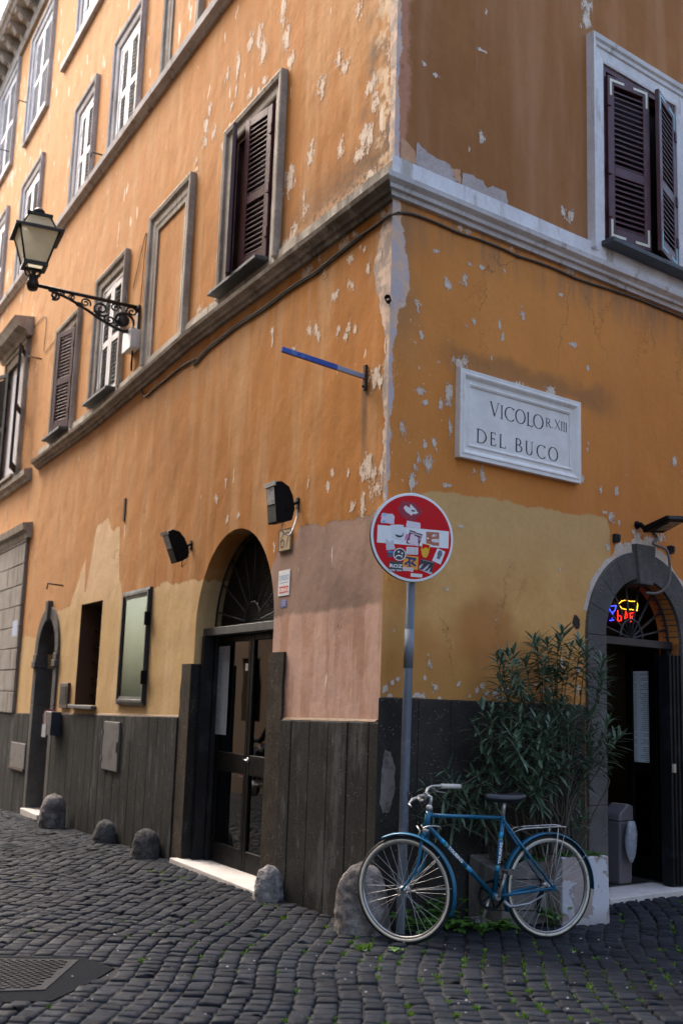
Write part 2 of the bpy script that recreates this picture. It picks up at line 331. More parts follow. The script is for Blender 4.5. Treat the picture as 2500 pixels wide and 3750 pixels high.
M_LIMED = stone('travertine_weathered', (.36, .32, .27), (.55, .51, .45), 3.2, 40, (.5, .46, .4), pits=False, streak=(.12, .095, .07), stv=(8, 8, 1.0), bumpd=.008)
M_SOOT = stone('sooty_course', (.34, .30, .25), (.55, .51, .45), 3.2, 40, (.5, .46, .4), pits=False, streak=(.16, .13, .10), stv=(8, 8, 1.0), bumpd=.008, soot=True)
M_WHITEST = stone('pale_limestone', (.62, .60, .60), (.76, .75, .75), 3., 35, (.75, .75, .75), pits=False, streak=(.34, .29, .24), stv=(6, 6, 1.3), mk=.2, s0=.545, bumpd=.006)
M_MARBLE = stone('marble_slab', (.60, .56, .52), (.72, .69, .66), 4, 60, (.5, .45, .4), pits=False, rough=.5, bumpd=.002)
M_PLAQUE = stone('plaque_marble', (.78, .75, .71), (.88, .86, .83), 7, 55, (.6, .57, .55), pits=False, rough=.7, bumpd=.002, streak=(.60, .53, .46), stv=(4, 4, 4), mk=.08, s0=.58)
M_BLOCK = stone('grey_ashlar', (.28, .26, .235), (.40, .375, .34), 2, 40, (.5, .5, .5), pits=False, streak=(.17, .15, .13))
M_BOLL = stone('granite_bollard', (.12, .105, .098), (.36, .335, .32), 9, 70, (.6, .58, .55), bumpd=.014)
M_BOLLD = stone('dark_bollard', (.05, .048, .047), (.16, .155, .152), 7, 60, (.4, .4, .4), bumpd=.014)
M_CHIP = stone('bare_lime_patch', (.62, .50, .40), (.74, .66, .58), 6, 40, (.8, .75, .7), pits=False, bumpd=.003)
M_CHIPG = stone('bare_grey_patch', (.42, .35, .32), (.52, .44, .41), 4, 40, (.6, .5, .45), pits=False, bumpd=.003)
M_CHIPP = stone('bare_pink_patch', (.55, .30, .17), (.66, .42, .28), 5, 40, (.6, .5, .45), pits=False, bumpd=.003)
M_IRON = simple('black_iron', (.012, .012, .014), .5, .3, .3, 30, .3)
M_BLACK = simple('black_paint', (.004, .004, .0045), .5, 0, .3, 12, .15, spec=.10)
M_BLACKB = simple('worn_black_metal', (.008, .009, .011), .5, .0, .35, 8, .3, dirt=(.022, .026, .032), spec=.25)
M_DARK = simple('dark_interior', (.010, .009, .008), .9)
M_MAROON = simple('maroon_shutter_paint', (.062, .013, .019), .5, 0, .3, 9, .3, dirt=(.075, .034, .036))
M_MAROONL = simple('faded_maroon_paint', (.085, .045, .05), .6, 0, .25, 9, .3)
M_WHITEP = simple('white_paint', (.80, .80, .79), .5, 0, .05, 12, .1)
M_CREAM = simple('cream_bracket', (.62, .60, .47), .5, 0, .2, 30)
M_CYANT = simple('cyan_bracket', (.20, .45, .48), .5, 0, .2, 30)
M_SLATD = simple('dark_louvre', (.010, .010, .012), .55, 0, .2, 12)
M_GREYP = simple('pale_grey_louvre', (.42, .43, .47), .6, 0, .12, 8)
M_SLATE = simple('slate_sill', (.045, .05, .055), .6, 0, .3, 12, .3)
M_LEAD = simple('lead_ledge', (.45, .44, .42), .6, 0, .15, 8)
M_GALV = simple('galvanised_pole', (.115, .135, .165), .55, .15, .22, 14, .15, dirt=(.19, .21, .235))
M_RED = simple('sign_red', (.60, .004, .010), .4, 0, .10, 4, spec=.15)
M_SWHITE = simple('sign_white', (.82, .83, .83), .45, 0, .04, 10, spec=.2)
M_BLUEP = simple('blue_paint', (.02, .07, .33), .4, 0, .25, 25, 0, dirt=(.10, .17, .38))
M_PLASW = simple('white_plastic', (.62, .62, .60), .45, 0, .08, 10)
M_CABLE = simple('cable_grey', (.06, .05, .042), .7, 0, .3, 20)
M_CABLEL = simple('cable_light', (.5, .5, .5), .5, 0, .1, 20)
M_INK = simple('engraved_ink', (.012, .012, .016), .7)
M_RUST = simple('rusty_iron', (.055, .028, .018), .85, .2, .4, 40, .5)
M_TERRA = simple('terracotta', (.22, .09, .05), .85, 0, .2, 15, .3)
def glass(name, refl=1.0, tint=(.9, .95, .95), rough=.0):
    g = Gx(name); t = g.t; tr = t.nodes.new('ShaderNodeBsdfTransparent'); tr.inputs[0].default_value = (*tint, 1)
    gl = t.nodes.new('ShaderNodeBsdfGlossy'); gl.inputs['Roughness'].default_value = rough
    fr = t.nodes.new('ShaderNodeFresnel'); fr.inputs[0].default_value = 1.5
    g.put(fr.inputs['Normal'], g.bump(g.noise(g.pos(), 1.5, 2), .10, .01)); g.put(gl.inputs['Normal'], g.bump(g.noise(g.pos(), 1.5, 2), .10, .01))
    mx = t.nodes.new('ShaderNodeMixShader'); g.put(mx.inputs[0], g.m('MULTIPLY', fr.outputs[0], refl, clamp=True)); g.put(mx.inputs[1], tr.outputs[0]); g.put(mx.inputs[2], gl.outputs[0])
    g.put(g.out.inputs[0], mx.outputs[0]); return g.mat
M_GLASS = glass('door_glass', 1.6, (.55, .58, .58)); M_GLASSC = glass('case_glass', .22, (.75, .85, .85), .04)
def lampglass():
    g = Gx('lantern_glass'); z = g.sepz(g.pos())[2]
    c = g.mix(g.noise(g.pos(), 9, 4), (.62, .60, .48), (.80, .80, .66)); g.done(c, .45)
    t = g.t; tl = t.nodes.new('ShaderNodeBsdfTranslucent'); g.put(tl.inputs[0], c); mx = t.nodes.new('ShaderNodeMixShader'); mx.inputs[0].default_value = .6
    g.put(mx.inputs[1], g.b.outputs[0]); g.put(mx.inputs[2], tl.outputs[0]); g.put(g.out.inputs[0], mx.outputs[0]); return g.mat
M_LAMPG = lampglass()
def leafm(name, a, b, rough=.45):
    g = Gx(name); i = g.island(); c = g.mix(i, a, b); c = g.mix(g.noise(g.pos(), 30, 3), c, tuple(x * .7 for x in a))
    t = g.t; tl = t.nodes.new('ShaderNodeBsdfTranslucent'); g.put(tl.inputs[0], c); mx = t.nodes.new('ShaderNodeMixShader'); mx.inputs[0].default_value = .15
    g.done(c, rough); g.put(mx.inputs[1], g.b.outputs[0]); g.put(mx.inputs[2], tl.outputs[0]); g.put(g.out.inputs[0], mx.outputs[0]); return g.mat
M_LEAF = leafm('oleander_leaf', (.070, .125, .070), (.165, .25, .165)); M_FERN = leafm('fern_leaf', (.05, .14, .015), (.09, .22, .03)); M_WEED = leafm('weed_leaf', (.075, .20, .022), (.14, .31, .045)); M_MOSS = leafm('moss', (.10, .20, .015), (.18, .32, .03), .8)
M_STEM = simple('stem_bark', (.085, .07, .052), .85, 0, .3, 30, .3); M_STEMG = simple('green_stem', (.09, .11, .05), .7, 0, .2, 30)
def cobble():
    g = Gx('basalt_cobbles'); p = g.pos(); i = g.island(); n = g.noise(p, 30, 6, .7); b = g.noise(p, .8, 4, .6)
    c = g.mix(i, (.0095, .0115, .0155), (.024, .028, .036)); c = g.mix(g.ss(n, .4, .75, 0, .5), c, (.036, .041, .051)); c = g.mix(g.ss(b, .45, .65, 0, .3), c, (.016, .0165, .019))
    return g.done(c, g.ss(g.noise(p, 7, 4), .3, .7, .50, .80), None, g.bump(g.m('ADD', g.noise(p, 14, 4, .6), g.m('MULTIPLY', n, .4)), .7, .010), .09)
M_COB = cobble()
def soil():
    g = Gx('joint_soil'); p = g.pos(); c = g.mix(g.noise(p, 18, 6, .7), (.008, .008, .008), (.028, .027, .026)); return g.done(c, .95, None, g.bump(g.noise(p, 40, 5, .7), .8, .012))
M_SOIL = soil()
# ================================================================ THE CORNER BUILDING
B = thing('corner_building', P0, 'tall ochre plastered corner building with peeling paint and a dark stone base', 'building')
def rect(u0, u1, z0, z1): return [(u0, z0), (u1, z0), (u1, z1), (u0, z1)]
def arch(u0, u1, z0, zs, n=20, drop=0.):
    c = (u0 + u1) / 2; r = (u1 - u0) / 2
    return [(u0, z0), (u1, z0)] + [(c + r * math.cos(a), zs + r * math.sin(a)) for a in np.linspace(0, math.pi, n)]
WIN_L = dict(W1=(1.9, 3.24, 5.28, 7.08), W3=(6.37, 7.68, 5.19, 6.99), W4=(8.49, 9.73, 5.12, 6.88), U2=(6.40, 7.67, 8.83, 10.55), U3=(8.52, 9.70, 8.76, 10.53),
             U4=(11.86, 13.42, 8.80, 10.80), U5=(14.7, 16.2, 8.86, 10.95), T1=(11.93, 13.72, 11.72, 14.0), T2=(14.87, 16.8, 11.9, 14.35), T0=(8.85, 10.1, 11.95, 14.0))
FW = .18
def inner(k, w=FW): a, b, c, d = WIN_L[k]; return (a + w, b - w, c + (0 if k[0] in 'WU' else w), d - w)
w5 = (11.95, 13.25, 5.0, 7.15)
DL = (1.70, 3.42, 2.08); D1 = (8.48, 9.42, 2.0); NI = (6.50, 7.42, 1.32, 2.57)
holes = [(arch(DL[0], DL[1], -.6, DL[2], 32), .26), (arch(D1[0] - .03, D1[1] + .03, -.7, D1[2]), .35), (rect(*NI), .28), (rect(*w5), .2), (arch(12.05, 13.9, 1.35, 2.1), .3)]
for k in WIN_L: holes.append((rect(*inner(k)), .16))
mb = MB(); mb.plate(LF, [(0, -.9), (22, -.9), (22, 14.9), (0, 14.9)], [h for h, _ in holes], 0)
for h, d in holes: mb.loft([[LF(a, 0, b) for a, b in h], [LF(a, -d, b) for a, b in h]], True, False)
mb.build('wall', M_PL, B, label='left ochre wall with a pink patch by the door and upper storeys coloured paler for fading and light')
RW = (2.37, 3.44, 5.40, 7.10); DR = (2.33, 3.34, 2.04)
mb = MB(); hr = [(arch(DR[0], DR[1], -.6, DR[2], 32), .2), (rect(*RW), .14)]
mb.plate(RF, [(0, -.9), (9, -.9), (9, 14.9), (0, 14.9)], [h for h, _ in hr], 0)
for h, d in hr: mb.loft([[RF(a, 0, b) for a, b in h], [RF(a, -d, b) for a, b in h]], True, False)
mb.build('wall', M_PR, B, label='right orange wall, darker and browner above the stone course')
# shell added to stop light leaking in: back walls, roof
mb = MB(); PL_ = LF(22, 0, 0); PR_ = RF(9, 0, 0); PB1 = LF(22, -9, 0); PB2 = RF(9, -8, 0)
for a, b in ((PL_, PB1), (PB1, PB2), (PB2, PR_)): mb.quadf([a - Z3, b - Z3, b + Z3 * 14.9, a + Z3 * 14.9])
mb.build('unseen_back_wall', M_PL, B)
mb = MB(); mb.poly([p + Z3 * 14.9 for p in (LF(0, 0, 0), PL_, PB1, PB2, PR_)]); mb.build('unseen_roof', M_TERRA, B)
# dark rooms behind the openings
def room(fr, u0, u1, n0, n1, z0, z1, m, label=None):
    q = MB()
    for n in (n1,): q.quadf([fr(u0, n, z0), fr(u1, n, z0), fr(u1, n, z1), fr(u0, n, z1)])
    q.quadf([fr(u0, n0, z0), fr(u0, n1, z0), fr(u0, n1, z1), fr(u0, n0, z1)]); q.quadf([fr(u1, n0, z0), fr(u1, n1, z0), fr(u1, n1, z1), fr(u1, n0, z1)])
    q.quadf([fr(u0, n0, z1), fr(u1, n0, z1), fr(u1, n1, z1), fr(u0, n1, z1)]); q.quadf([fr(u0, n0, z0), fr(u1, n0, z0), fr(u1, n1, z0), fr(u0, n1, z0)])
    return q.build('room', m, B)
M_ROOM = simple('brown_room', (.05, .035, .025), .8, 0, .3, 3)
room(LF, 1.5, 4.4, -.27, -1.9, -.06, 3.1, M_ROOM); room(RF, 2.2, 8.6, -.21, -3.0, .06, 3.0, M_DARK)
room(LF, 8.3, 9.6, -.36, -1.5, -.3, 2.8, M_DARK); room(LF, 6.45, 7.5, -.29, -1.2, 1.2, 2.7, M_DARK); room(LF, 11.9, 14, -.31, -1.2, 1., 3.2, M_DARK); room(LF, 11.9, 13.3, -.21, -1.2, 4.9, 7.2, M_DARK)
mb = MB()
for k in WIN_L: a, b, c, d = inner(k); mb = MB(); mb.quadf([LF(a - .1, -.165, c - .1), LF(b + .1, -.165, c - .1), LF(b + .1, -.165, d + .1), LF(a - .1, -.165, d + .1)]); mb.build('room', M_DARK, B)  # flat near-black sheets stand for the unlit space behind each window
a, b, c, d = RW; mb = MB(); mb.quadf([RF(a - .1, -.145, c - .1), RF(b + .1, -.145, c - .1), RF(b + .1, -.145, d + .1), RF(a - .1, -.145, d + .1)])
mb.build('room', M_DARK, B)  # same dark sheet painting the shade behind the right window
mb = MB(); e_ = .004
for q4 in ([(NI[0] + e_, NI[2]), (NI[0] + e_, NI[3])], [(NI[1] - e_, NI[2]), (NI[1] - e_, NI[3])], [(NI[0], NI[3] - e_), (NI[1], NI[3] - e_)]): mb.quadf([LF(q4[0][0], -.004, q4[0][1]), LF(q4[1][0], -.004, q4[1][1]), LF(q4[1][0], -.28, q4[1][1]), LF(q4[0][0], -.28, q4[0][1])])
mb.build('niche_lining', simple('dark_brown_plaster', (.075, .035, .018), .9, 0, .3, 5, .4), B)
# ---- string courses
def dz(u): return -.15 * min(1, max(0, (u - 3.8) / 3.4)) - .03 * min(1, max(0, (u - 7) / 4))
def course(fr, prof, u1, mat, label, z0f=lambda u: 0., ustart=None, name='string_course', parent=None, wob=.006, step=.5):
    q = MB(); us = [None] + list(np.arange(.4, u1 + .01, step)) if ustart is None else list(np.linspace(ustart, u1, 12))
    rings = []
    for u in us:
        ring = []
        for n, z in prof:
            uu = n * COTM if u is None else u; d = z0f(uu) + (0 if n <= 0 else (rnd.random() - .5) * wob * (0 if u is None else 1))
            ring.append(fr(uu, n, z + d))
        rings.append(ring)
    q.loft(rings, True, True); return q.build(name, mat, parent or B, label=label)
def P_low(t, f, b): return [(-.02, b), (.035, b), (.045, b + .03), (.075, b + .035), (.085, b + .06), (.125, b + .085), (.135, b + .12), (.04, b + .135), (.032, t), (-.02, t + .01)]
course(LF, P_low(5.32, 0, 5.02), 10.85, M_SOOT, 'weathered lower string course, sooty towards the corner', dz)
course(RF, P_low(5.36, 0, 5.05), 9, M_WHITEST, 'whitewashed lower string course on the right wall')
course(LF, [(-.02, 4.76), (.05, 4.76), (.06, 4.80), (.12, 4.84), (.12, 4.93), (-.02, 4.97)], 22, M_LIMED, 'thin lower string course at the far left end', ustart=10.86)
course(LF, [(-.02, 8.66), (.03, 8.66), (.05, 8.70), (.10, 8.72), (.11, 8.80), (.02, 8.86), (-.02, 8.86)], 22, M_LIME, 'upper string course under the second row of windows')
mb = MB(); mb.box(LF, 8.6, 10.96, -.02, .07, 11.84, 11.96); mb.build('string_course', M_LIME, B, label='short stone ledge high under the third-floor window')
mb = MB(); c_ = mb.loft([[LF(u, n, z) for n, z in ((-.02, 14.3), (.06, 14.3), (.10, 14.42), (-.02, 14.42))] for u in (0, 22)], True, True)
mb.loft([[LF(u, n, z) for n, z in ((-.02, 14.70), (.40, 14.70), (.44, 14.76), (.48, 14.78), (.52, 14.86), (.52, 14.90), (-.02, 15.02))] for u in (0, 22)], True, True)
mb.build('cornice', M_LIMED, B)
for i, u in enumerate(np.arange(6.0, 21.5, .56)):
    mb = MB(); pr = [(0, 14.38), (.09, 14.38), (.15, 14.47), (.24, 14.49), (.32, 14.60), (.38, 14.62), (.38, 14.70), (0, 14.70)]
    mb.loft([[LF(u + d, n, z) for n, z in pr] for d in (0, .17)], True, True); mb.build('cornice_bracket', M_LIMED, B)
# ---- windows
def surround(q, fr, i, w, closed=False, prof=None):
    u0, u1, z0, z1 = i
    prof = prof or [(0, -.03), (0, .022), (.02, .03), (w - .065, .034), (w - .06, .06), (w - .02, .07), (w, .065), (w, -.01)]
    pts = [(u0, z0, -1, -1), (u0, z1, -1, 1), (u1, z1, 1, 1), (u1, z0, 1, -1)]
    rings = [[fr(u + su * d, n, z + (sz * d if (closed or sz > 0) else 0)) for d, n in prof] for u, z, su, sz in pts]
    q.loft(rings, True, not closed, False, closed)
def leaf(fr, hu, dr, wd, z0, z1, ang, n0, mat_f, mat_s, parent, mid=.42, label=None, pitch=.05, st=.075, brk=None):
    a = math.radians(ang)
    def M(x, y, z): return fr(hu + dr * (x * math.cos(a) - y * math.sin(a)), n0 + x * math.sin(a) + y * math.cos(a), z)
    q = MB(); th = .038; zm = z0 + (z1 - z0) * mid
    q.box(M, 0, st, 0, th, z0, z1); q.box(M, wd - st, wd, 0, th, z0, z1)
    for a0, b0 in ((z0, z0 + .12), (zm - .045, zm + .045), (z1 - .085, z1)): q.box(M, st, wd - st, .001, th - .001, a0, b0)
    for zz in (z0 + .25, zm, z1 - .25): q.box(M, -.012, .03, th, th + .014, zz - .05, zz + .05)
    s = q.build('shutter', mat_f, parent, .004, label)
    q = MB()
    for lo, hi in ((z0 + .12, zm - .045), (zm + .045, z1 - .085)):
        z = lo + pitch * .4
        while z < hi - pitch * .3:
            q.hexa([M(st, .004, z + .020), M(wd - st, .004, z + .020), M(wd - st, .033, z - .014), M(st, .033, z - .014),
                    M(st, .004, z + .028), M(wd - st, .004, z + .028), M(wd - st, .033, z - .005), M(st, .033, z - .005)]); z += pitch
    q.build('louvres', mat_s, s)
    if brk:
        for (x, z, sx, sz) in ((0, z0, 1, 1), (wd, z0, -1, 1), (0, z1, 1, -1), (wd, z1, -1, -1)):
            q = MB(); x += sx * .022; z += sz * .03
            q.prism(M, [(x, z), (x + sx * .17, z), (x + sx * .17, z + sz * .024), (x + sx * .024, z + sz * .024), (x + sx * .024, z + sz * .16), (x, z + sz * .16)], th + .001, th + .003)
            q.build('corner_bracket', brk, s)
    return s
def window(fr, o, mat_st, label, fwid=FW, closed=False, blind=False, prof=None):
    q = MB(); i = (o[0] + fwid, o[1] - fwid, o[2] + (fwid if closed else 0), o[3] - fwid); surround(q, fr, i, fwid, closed, prof)
    wn = q.build('window', mat_st, B, label=label); return wn, i
def jamb_frame(fr, i, mat, parent, n=-.10, t=.04):
    u0, u1, z0, z1 = i; q = MB()
    q.box(fr, u0, u0 + t, n, n + .05, z0, z1); q.box(fr, u1 - t, u1, n, n + .05, z0, z1); q.box(fr, u0 + t, u1 - t, n + .001, n + .049, z1 - t, z1)
    return q.build('window_frame', mat, parent, .003)
def sill(fr, u0, u1, z, mat, parent, n=.17, t=.04):
    q = MB(); q.box(fr, u0, u1, .02, n, z - t, z); return q.build('sill', mat, parent, .006)
# W1: brown shutters, ajar, nearest the corner on the left wall
wn, i = window(LF, WIN_L['W1'], M_LIMED, 'first-floor window with maroon shutters next to the corner')
jamb_frame(LF, i, M_MAROON, wn, -.06, .05)
wd = (i[1] - i[0] - .1) / 2
leaf(LF, i[0] + .05, 1, wd * 1.0, i[2] + .06, i[3] - .05, 10, .0, M_MAROON, M_MAROON, wn, .45, 'maroon shutter leaf standing slightly open', brk=None)
leaf(LF, i[1] - .05, -1, wd * 1.0, i[2] + .06, i[3] - .05, 24, .0, M_MAROONL, M_MAROON, wn, .45, 'faded maroon shutter leaf folded edge-on')
sill(LF, i[0] - .02, i[1] + .12, 5.33, M_SLATE, wn)
# W2: blind window, frame only
wn, i = window(LF, (4.14, 5.50, 5.22, 7.05), M_LIMED, 'blind window, a stone frame filled with ochre plaster, lower row')
mb = MB(); surround(mb, LF, (i[0] + .06, i[1] - .06, i[2], i[3] - .06), .05, False, [(0, 0.001), (0, .02), (.05, .025), (.05, 0.001)]); mb.build('inner_moulding', M_LIMED, wn)
wn, i = window(LF, (4.22, 5.50, 8.84, 10.6), M_LIMED, 'blind window, a stone frame filled with ochre plaster, upper row')
mb = MB(); surround(mb, LF, (i[0] + .06, i[1] - .06, i[2], i[3] - .06), .05, False, [(0, 0.001), (0, .02), (.05, .025), (.05, 0.001)]); mb.build('inner_moulding', M_LIMED, wn)
wn, i = window(LF, (2.3, 3.6, 8.84, 10.6), M_LIMED, 'top window frame on the upper storey nearest the corner')
def white_window(k, label, mat=M_WHITEP, sl=M_SLATD, closed=False, stone_=M_LIME, sills=None, fwid=FW):
    wn, i = window(LF, WIN_L[k], stone_, label, fwid, closed)
    jamb_frame(LF, i, mat, wn, -.05, .07); um = (i[0] + i[1]) / 2; t = .07
    leaf(LF, i[0] + t, 1, um - i[0] - t - .004, i[2] + .01, i[3] - t, 1.5, -.05, mat, sl, wn, .5, st=.075, pitch=.055)
    leaf(LF, i[1] - t, -1, i[1] - um - t - .004, i[2] + .01, i[3] - t, 1.5, -.05, mat, sl, wn, .5, st=.075, pitch=.055)
    if sills: sill(LF, i[0] - .05, i[1] + .05, i[2] + .03, sills, wn, .16)
    return wn
M_WP2 = simple('aged_white_paint', (.62, .60, .58), .55, 0, .15, 15, .1)
white_window('W3', 'lower-row window with closed white-framed dark louvres behind the street lamp bracket', mat=M_WP2, stone_=M_LIMED, sills=M_SLATE)
white_window('U2', 'white-framed window with dark panes, upper row, rightmost of the white ones')
white_window('U3', 'white-framed window with dark panes, upper row, above the maroon-shuttered one')
white_window('U4', 'white-framed window half hidden behind the lantern')
white_window('U5', 'white-framed window cut by the left edge of the photo')
white_window('T1', 'top-row window with pale grey shutters, second from the left edge', mat=M_GREYP, sl=M_GREYP, closed=True, stone_=M_LIME)
white_window('T2', 'top-row window with pale grey shutters at the left edge', mat=M_GREYP, sl=M_GREYP, closed=True, stone_=M_LIME)
white_window('T0', 'top-row window above the short stone ledge', closed=True, stone_=M_LIME)
wn, i = window(LF, WIN_L['W4'], M_LIMED, 'lower-row window with one maroon shutter leaf, left of the lamp bracket')
jamb_frame(LF, i, M_MAROON, wn, -.06, .04)
wd = (i[1] - i[0] - .08)
leaf(LF, i[0] + .04, 1, wd * .62, i[2] + .06, i[3] - .04, 14, .0, M_MAROONL, M_MAROON, wn, .48)
leaf(LF, i[1] - .04, -1, wd * .45, i[2] + .06, i[3] - .04, 15, .0, M_MAROON, M_MAROON, wn, .48)
sill(LF, i[0] - .02, i[1] + .1, 5.16, M_SLATE, wn)
# W5: hooded window with open shutters
mb = MB(); surround(mb, LF, w5, .2); wn = mb.build('window', M_LIMED, B, label='window with a projecting stone hood and open shutters at the left edge')
mb = MB(); mb.loft([[LF(u, n, z) for n, z in ((-.02, 7.37), (.08, 7.37), (.12, 7.45), (.26, 7.50), (.30, 7.60), (.33, 7.66), (-.02, 7.70))] for u in (11.6, 13.7)], True, True); mb.build('hood', M_LIMED, wn)
mb = MB(); mb.box(LF, 11.7, 13.6, -.02, .16, 4.94, 5.0); mb.build('sill', M_LIMED, wn, .01)
leaf(LF, w5[0] + .02, 1, .62, w5[2] + .02, w5[3] - .02, 158, .02, M_SLATD, M_WP2, wn, .5, 'shutter leaf standing straight out from the wall')  # pale slat colour stands in for sky light on the louvres
leaf(LF, w5[1] - .02, -1, .62, w5[2] + .02, w5[3] - .02, 160, .03, M_SLATD, M_SLATD, wn, .5)
mb = MB(); mb.box(LF, w5[0] + .01, w5[1] - .01, -.06, -.04, w5[2], w5[3]); mb.build('window_pane', M_GREYP, wn)
# R: right-hand window
prof = [(0, -.03), (0, .025), (.02, .03), (.11, .034), (.12, .05), (.15, .055), (.165, .075), (.20, .085), (.20, -.01)]
mb = MB(); surround(mb, RF, (RW[0], RW[1], 5.30, RW[3]), .20, False, prof)
wn = mb.build('window', M_WHITEST, B, label='first-floor window on the right wall, pale stone frame, maroon louvred shutters ajar')
mb = MB(); mb.box(RF, RW[0] - .06, RW[1] + .16, .03, .17, 5.355, 5.405); mb.build('sill', M_SLATE, wn, .008)
jamb_frame(RF, RW, M_MAROON, wn, -.04, .055)
wd = (RW[1] - RW[0] - .1) / 2 + .01
leaf(RF, RW[0] + .05, 1, wd, RW[2] + .05, RW[3] - .1, 9, .0, M_MAROON, M_MAROON, wn, .42, 'left maroon shutter leaf with cream corner brackets', brk=M_CREAM)
leaf(RF, RW[1] - .05, -1, wd, RW[2] + .05, RW[3] - .1, 19, .0, M_MAROON, M_MAROON, wn, .42, 'right maroon shutter leaf swung open with pale blue corner brackets', brk=M_CYANT)
# ---- stone base
def dad_t(u): return 1.32 - .016 * u
def slabs(fr, edges, top, bot, mat, label, n=.028, jit=.004, corner0=False):
    q = MB()
    for a, b in zip(edges[:-1], edges[1:]):
        d = rnd.random() * jit; g_ = .003; a0 = a + (0 if (corner0 and a == edges[0]) else g_)
        mm = 3; zs0, zs1 = min(bot(a), bot(b)) - .12, 0
        q.hexa([fr(a0, .001, bot(a) - .15), fr(b - g_, .001, bot(b) - .15), fr(b - g_, n + d, bot(b) - .15), fr(a0 if not (corner0 and a == edges[0]) else (n + d) * COTM, n + d, bot(a) - .15),
                fr(a0, .001, top(a)), fr(b - g_, .001, top(b)), fr(b - g_, n + d, top(b) - .008), fr(a0 if not (corner0 and a == edges[0]) else (n + d) * COTM, n + d, top(a) - .008)])
    return q.build('stone_base', mat, B, .005, label, 2)
e0 = [0.] + [float(L(x, 2640)[0]) for x in (1364, 1287, 1216, 1147, 1080)] + [1.44]
slabs(LF, e0, dad_t, gL, M_DADO, 'dark vertical stone slabs between the glass door and the corner', corner0=True)
e1 = [3.69 + k * .27 for k in range(18)]; e1 = [x for x in e1 if x < 8.2] + [8.29]
slabs(LF, e1, dad_t, gL, M_DADO, 'dark vertical stone slabs between the glass door and the arched doorway')
slabs(LF, [9.62 + k * .3 for k in range(42)], dad_t, gL, M_DADO, 'dark vertical stone slabs left of the arched doorway')
e2 = [0.] + [float(R(x, 2700)[0]) for x in (1519, 1639, 1760, 1900)] + [2.07]
slabs(RF, e2, lambda u: 1.485, lambda u: 0., M_DADOR, 'dark pitted stone slabs behind the oleander', corner0=True)
slabs(RF, [3.62, 4.1, 4.6, 5.1, 5.6, 6.1, 7, 8, 9], lambda u: 1.485, lambda u: 0., M_DADOR, 'dark stone slabs right of the bar door')
mb = MB()
for a, b in ((0.02, 1.43), (3.7, 8.28)): mb.hexa([LF(a, .0005, dad_t(a)), LF(b, .0005, dad_t(b)), LF(b, .02, dad_t(b)), LF(a, .02, dad_t(a)), LF(a, .0005, dad_t(a) + .018), LF(b, .0005, dad_t(b) + .018), LF(b, .006, dad_t(b) + .014), LF(a, .006, dad_t(a) + .014)])
mb.build('mortar_fillet', simple('mortar', (.20, .14, .09), .9, 0, .4, 20, .6, dirt=(.08, .06, .04)), B)
# ---- big arched glass door on the left wall
def ragstrip(fr, u0, u1, z0, z1, n, q, wob=.012):
    zs = np.linspace(z0, z1, 16); A = []
    for z in zs: a = rnd.uniform(-wob, wob); b = rnd.uniform(-wob, wob); A.append([fr(u0, .001, z), fr(u0 + a * .3, n, z), fr(u1 + b, n * .8, z), fr(u1 + b * .6, .001, z)])
    q.loft(A, True, True)
mb = MB(); ragstrip(LF, 1.70, 1.45, -.2, 1.82, .03, mb); j = mb.build('door_jamb', M_JAMB, B, label='rough brown tufa jamb right of the glass door')
mb = MB(); ragstrip(LF, 3.42, 3.68, -.2, 1.76, .025, mb); mb.build('door_jamb', M_JAMB, B, label='dark brown tufa jamb left of the glass door')
mb = MB()
mb.hexa([LF(3.415, -.26, -.3), LF(3.422, -.26, -.3), LF(3.422, .02, -.3), LF(3.412, .02, -.3), LF(3.412, -.26, 1.76), LF(3.422, -.26, 1.76), LF(3.422, .02, 1.76), LF(3.412, .02, 1.76)]); mb.build('door_jamb', M_DADO, B)
nd = -.20; zt = 2.02
mb = MB(); a, b = DL[0], DL[1]
mb.box(LF, a + .001, a + .05, nd - .05, nd + .02, -.02, zt); mb.box(LF, b - .16, b - .001, nd - .05, nd + .05, -.02, zt)
mb.box(LF, b - .12, b - .055, nd + .05, nd + .15, -.02, zt); mb.box(LF, a + .05, b - .16, nd - .05, nd + .02, zt - .003, zt + .02)
door = mb.build('door', M_BLACKB, B, .004, 'black framed double glass door under a wide arch')
mb = MB(); mb.box(LF, a, b, nd - .06, nd + .12, zt, zt + .075); mb.build('transom', simple('transom_steel', (.035, .037, .042), .5, .1, .2, 8), door, .005)
leafs = [(a + .05, a + .16, None), (a + .16, a + .86, 1), (a + .86, b - .16, 2)]
for k, (x0, x1) in enumerate(((a + .055, a + .155), (a + .16, a + .83), (a + .835, b - .165))):
    mb = MB(); s_ = .055 if k else .03
    mb.box(LF, x0, x0 + s_, nd - .03, nd + .012, .0, zt - .005); mb.box(LF, x1 - s_, x1, nd - .03, nd + .012, .0, zt - .005)
    for z0, z1 in ((.0, .17), (.80, .97), (zt - .06, zt - .005)): mb.box(LF, x0 + s_, x1 - s_, nd - .029, nd + .011, z0, z1)
    lf = mb.build('door_leaf', M_BLACK, door, .005)
    mb = MB(); mb.box(LF, x0 + s_, x1 - s_, nd - .012, nd - .008, .17, .80); mb.box(LF, x0 + s_, x1 - s_, nd - .012, nd - .008, .97, zt - .06); mb.build('glass_pane', M_GLASS, lf)
    if k == 1:
        mb = MB(); mb.tube([LF(x1 - .03, nd + .012, .93), LF(x1 - .03, nd + .05, .93), LF(x1 - .13, nd + .055, .925)], .009, 8); mb.disc(Frame(LF(x1 - .03, nd + .012, .93), dL, nL), [(0, 0), (.022, 0), (.022, .006), (0, .006)], 16)
        mb.build('door_handle', simple('chrome', (.55, .56, .58), .25, .95, .05, 10), lf)
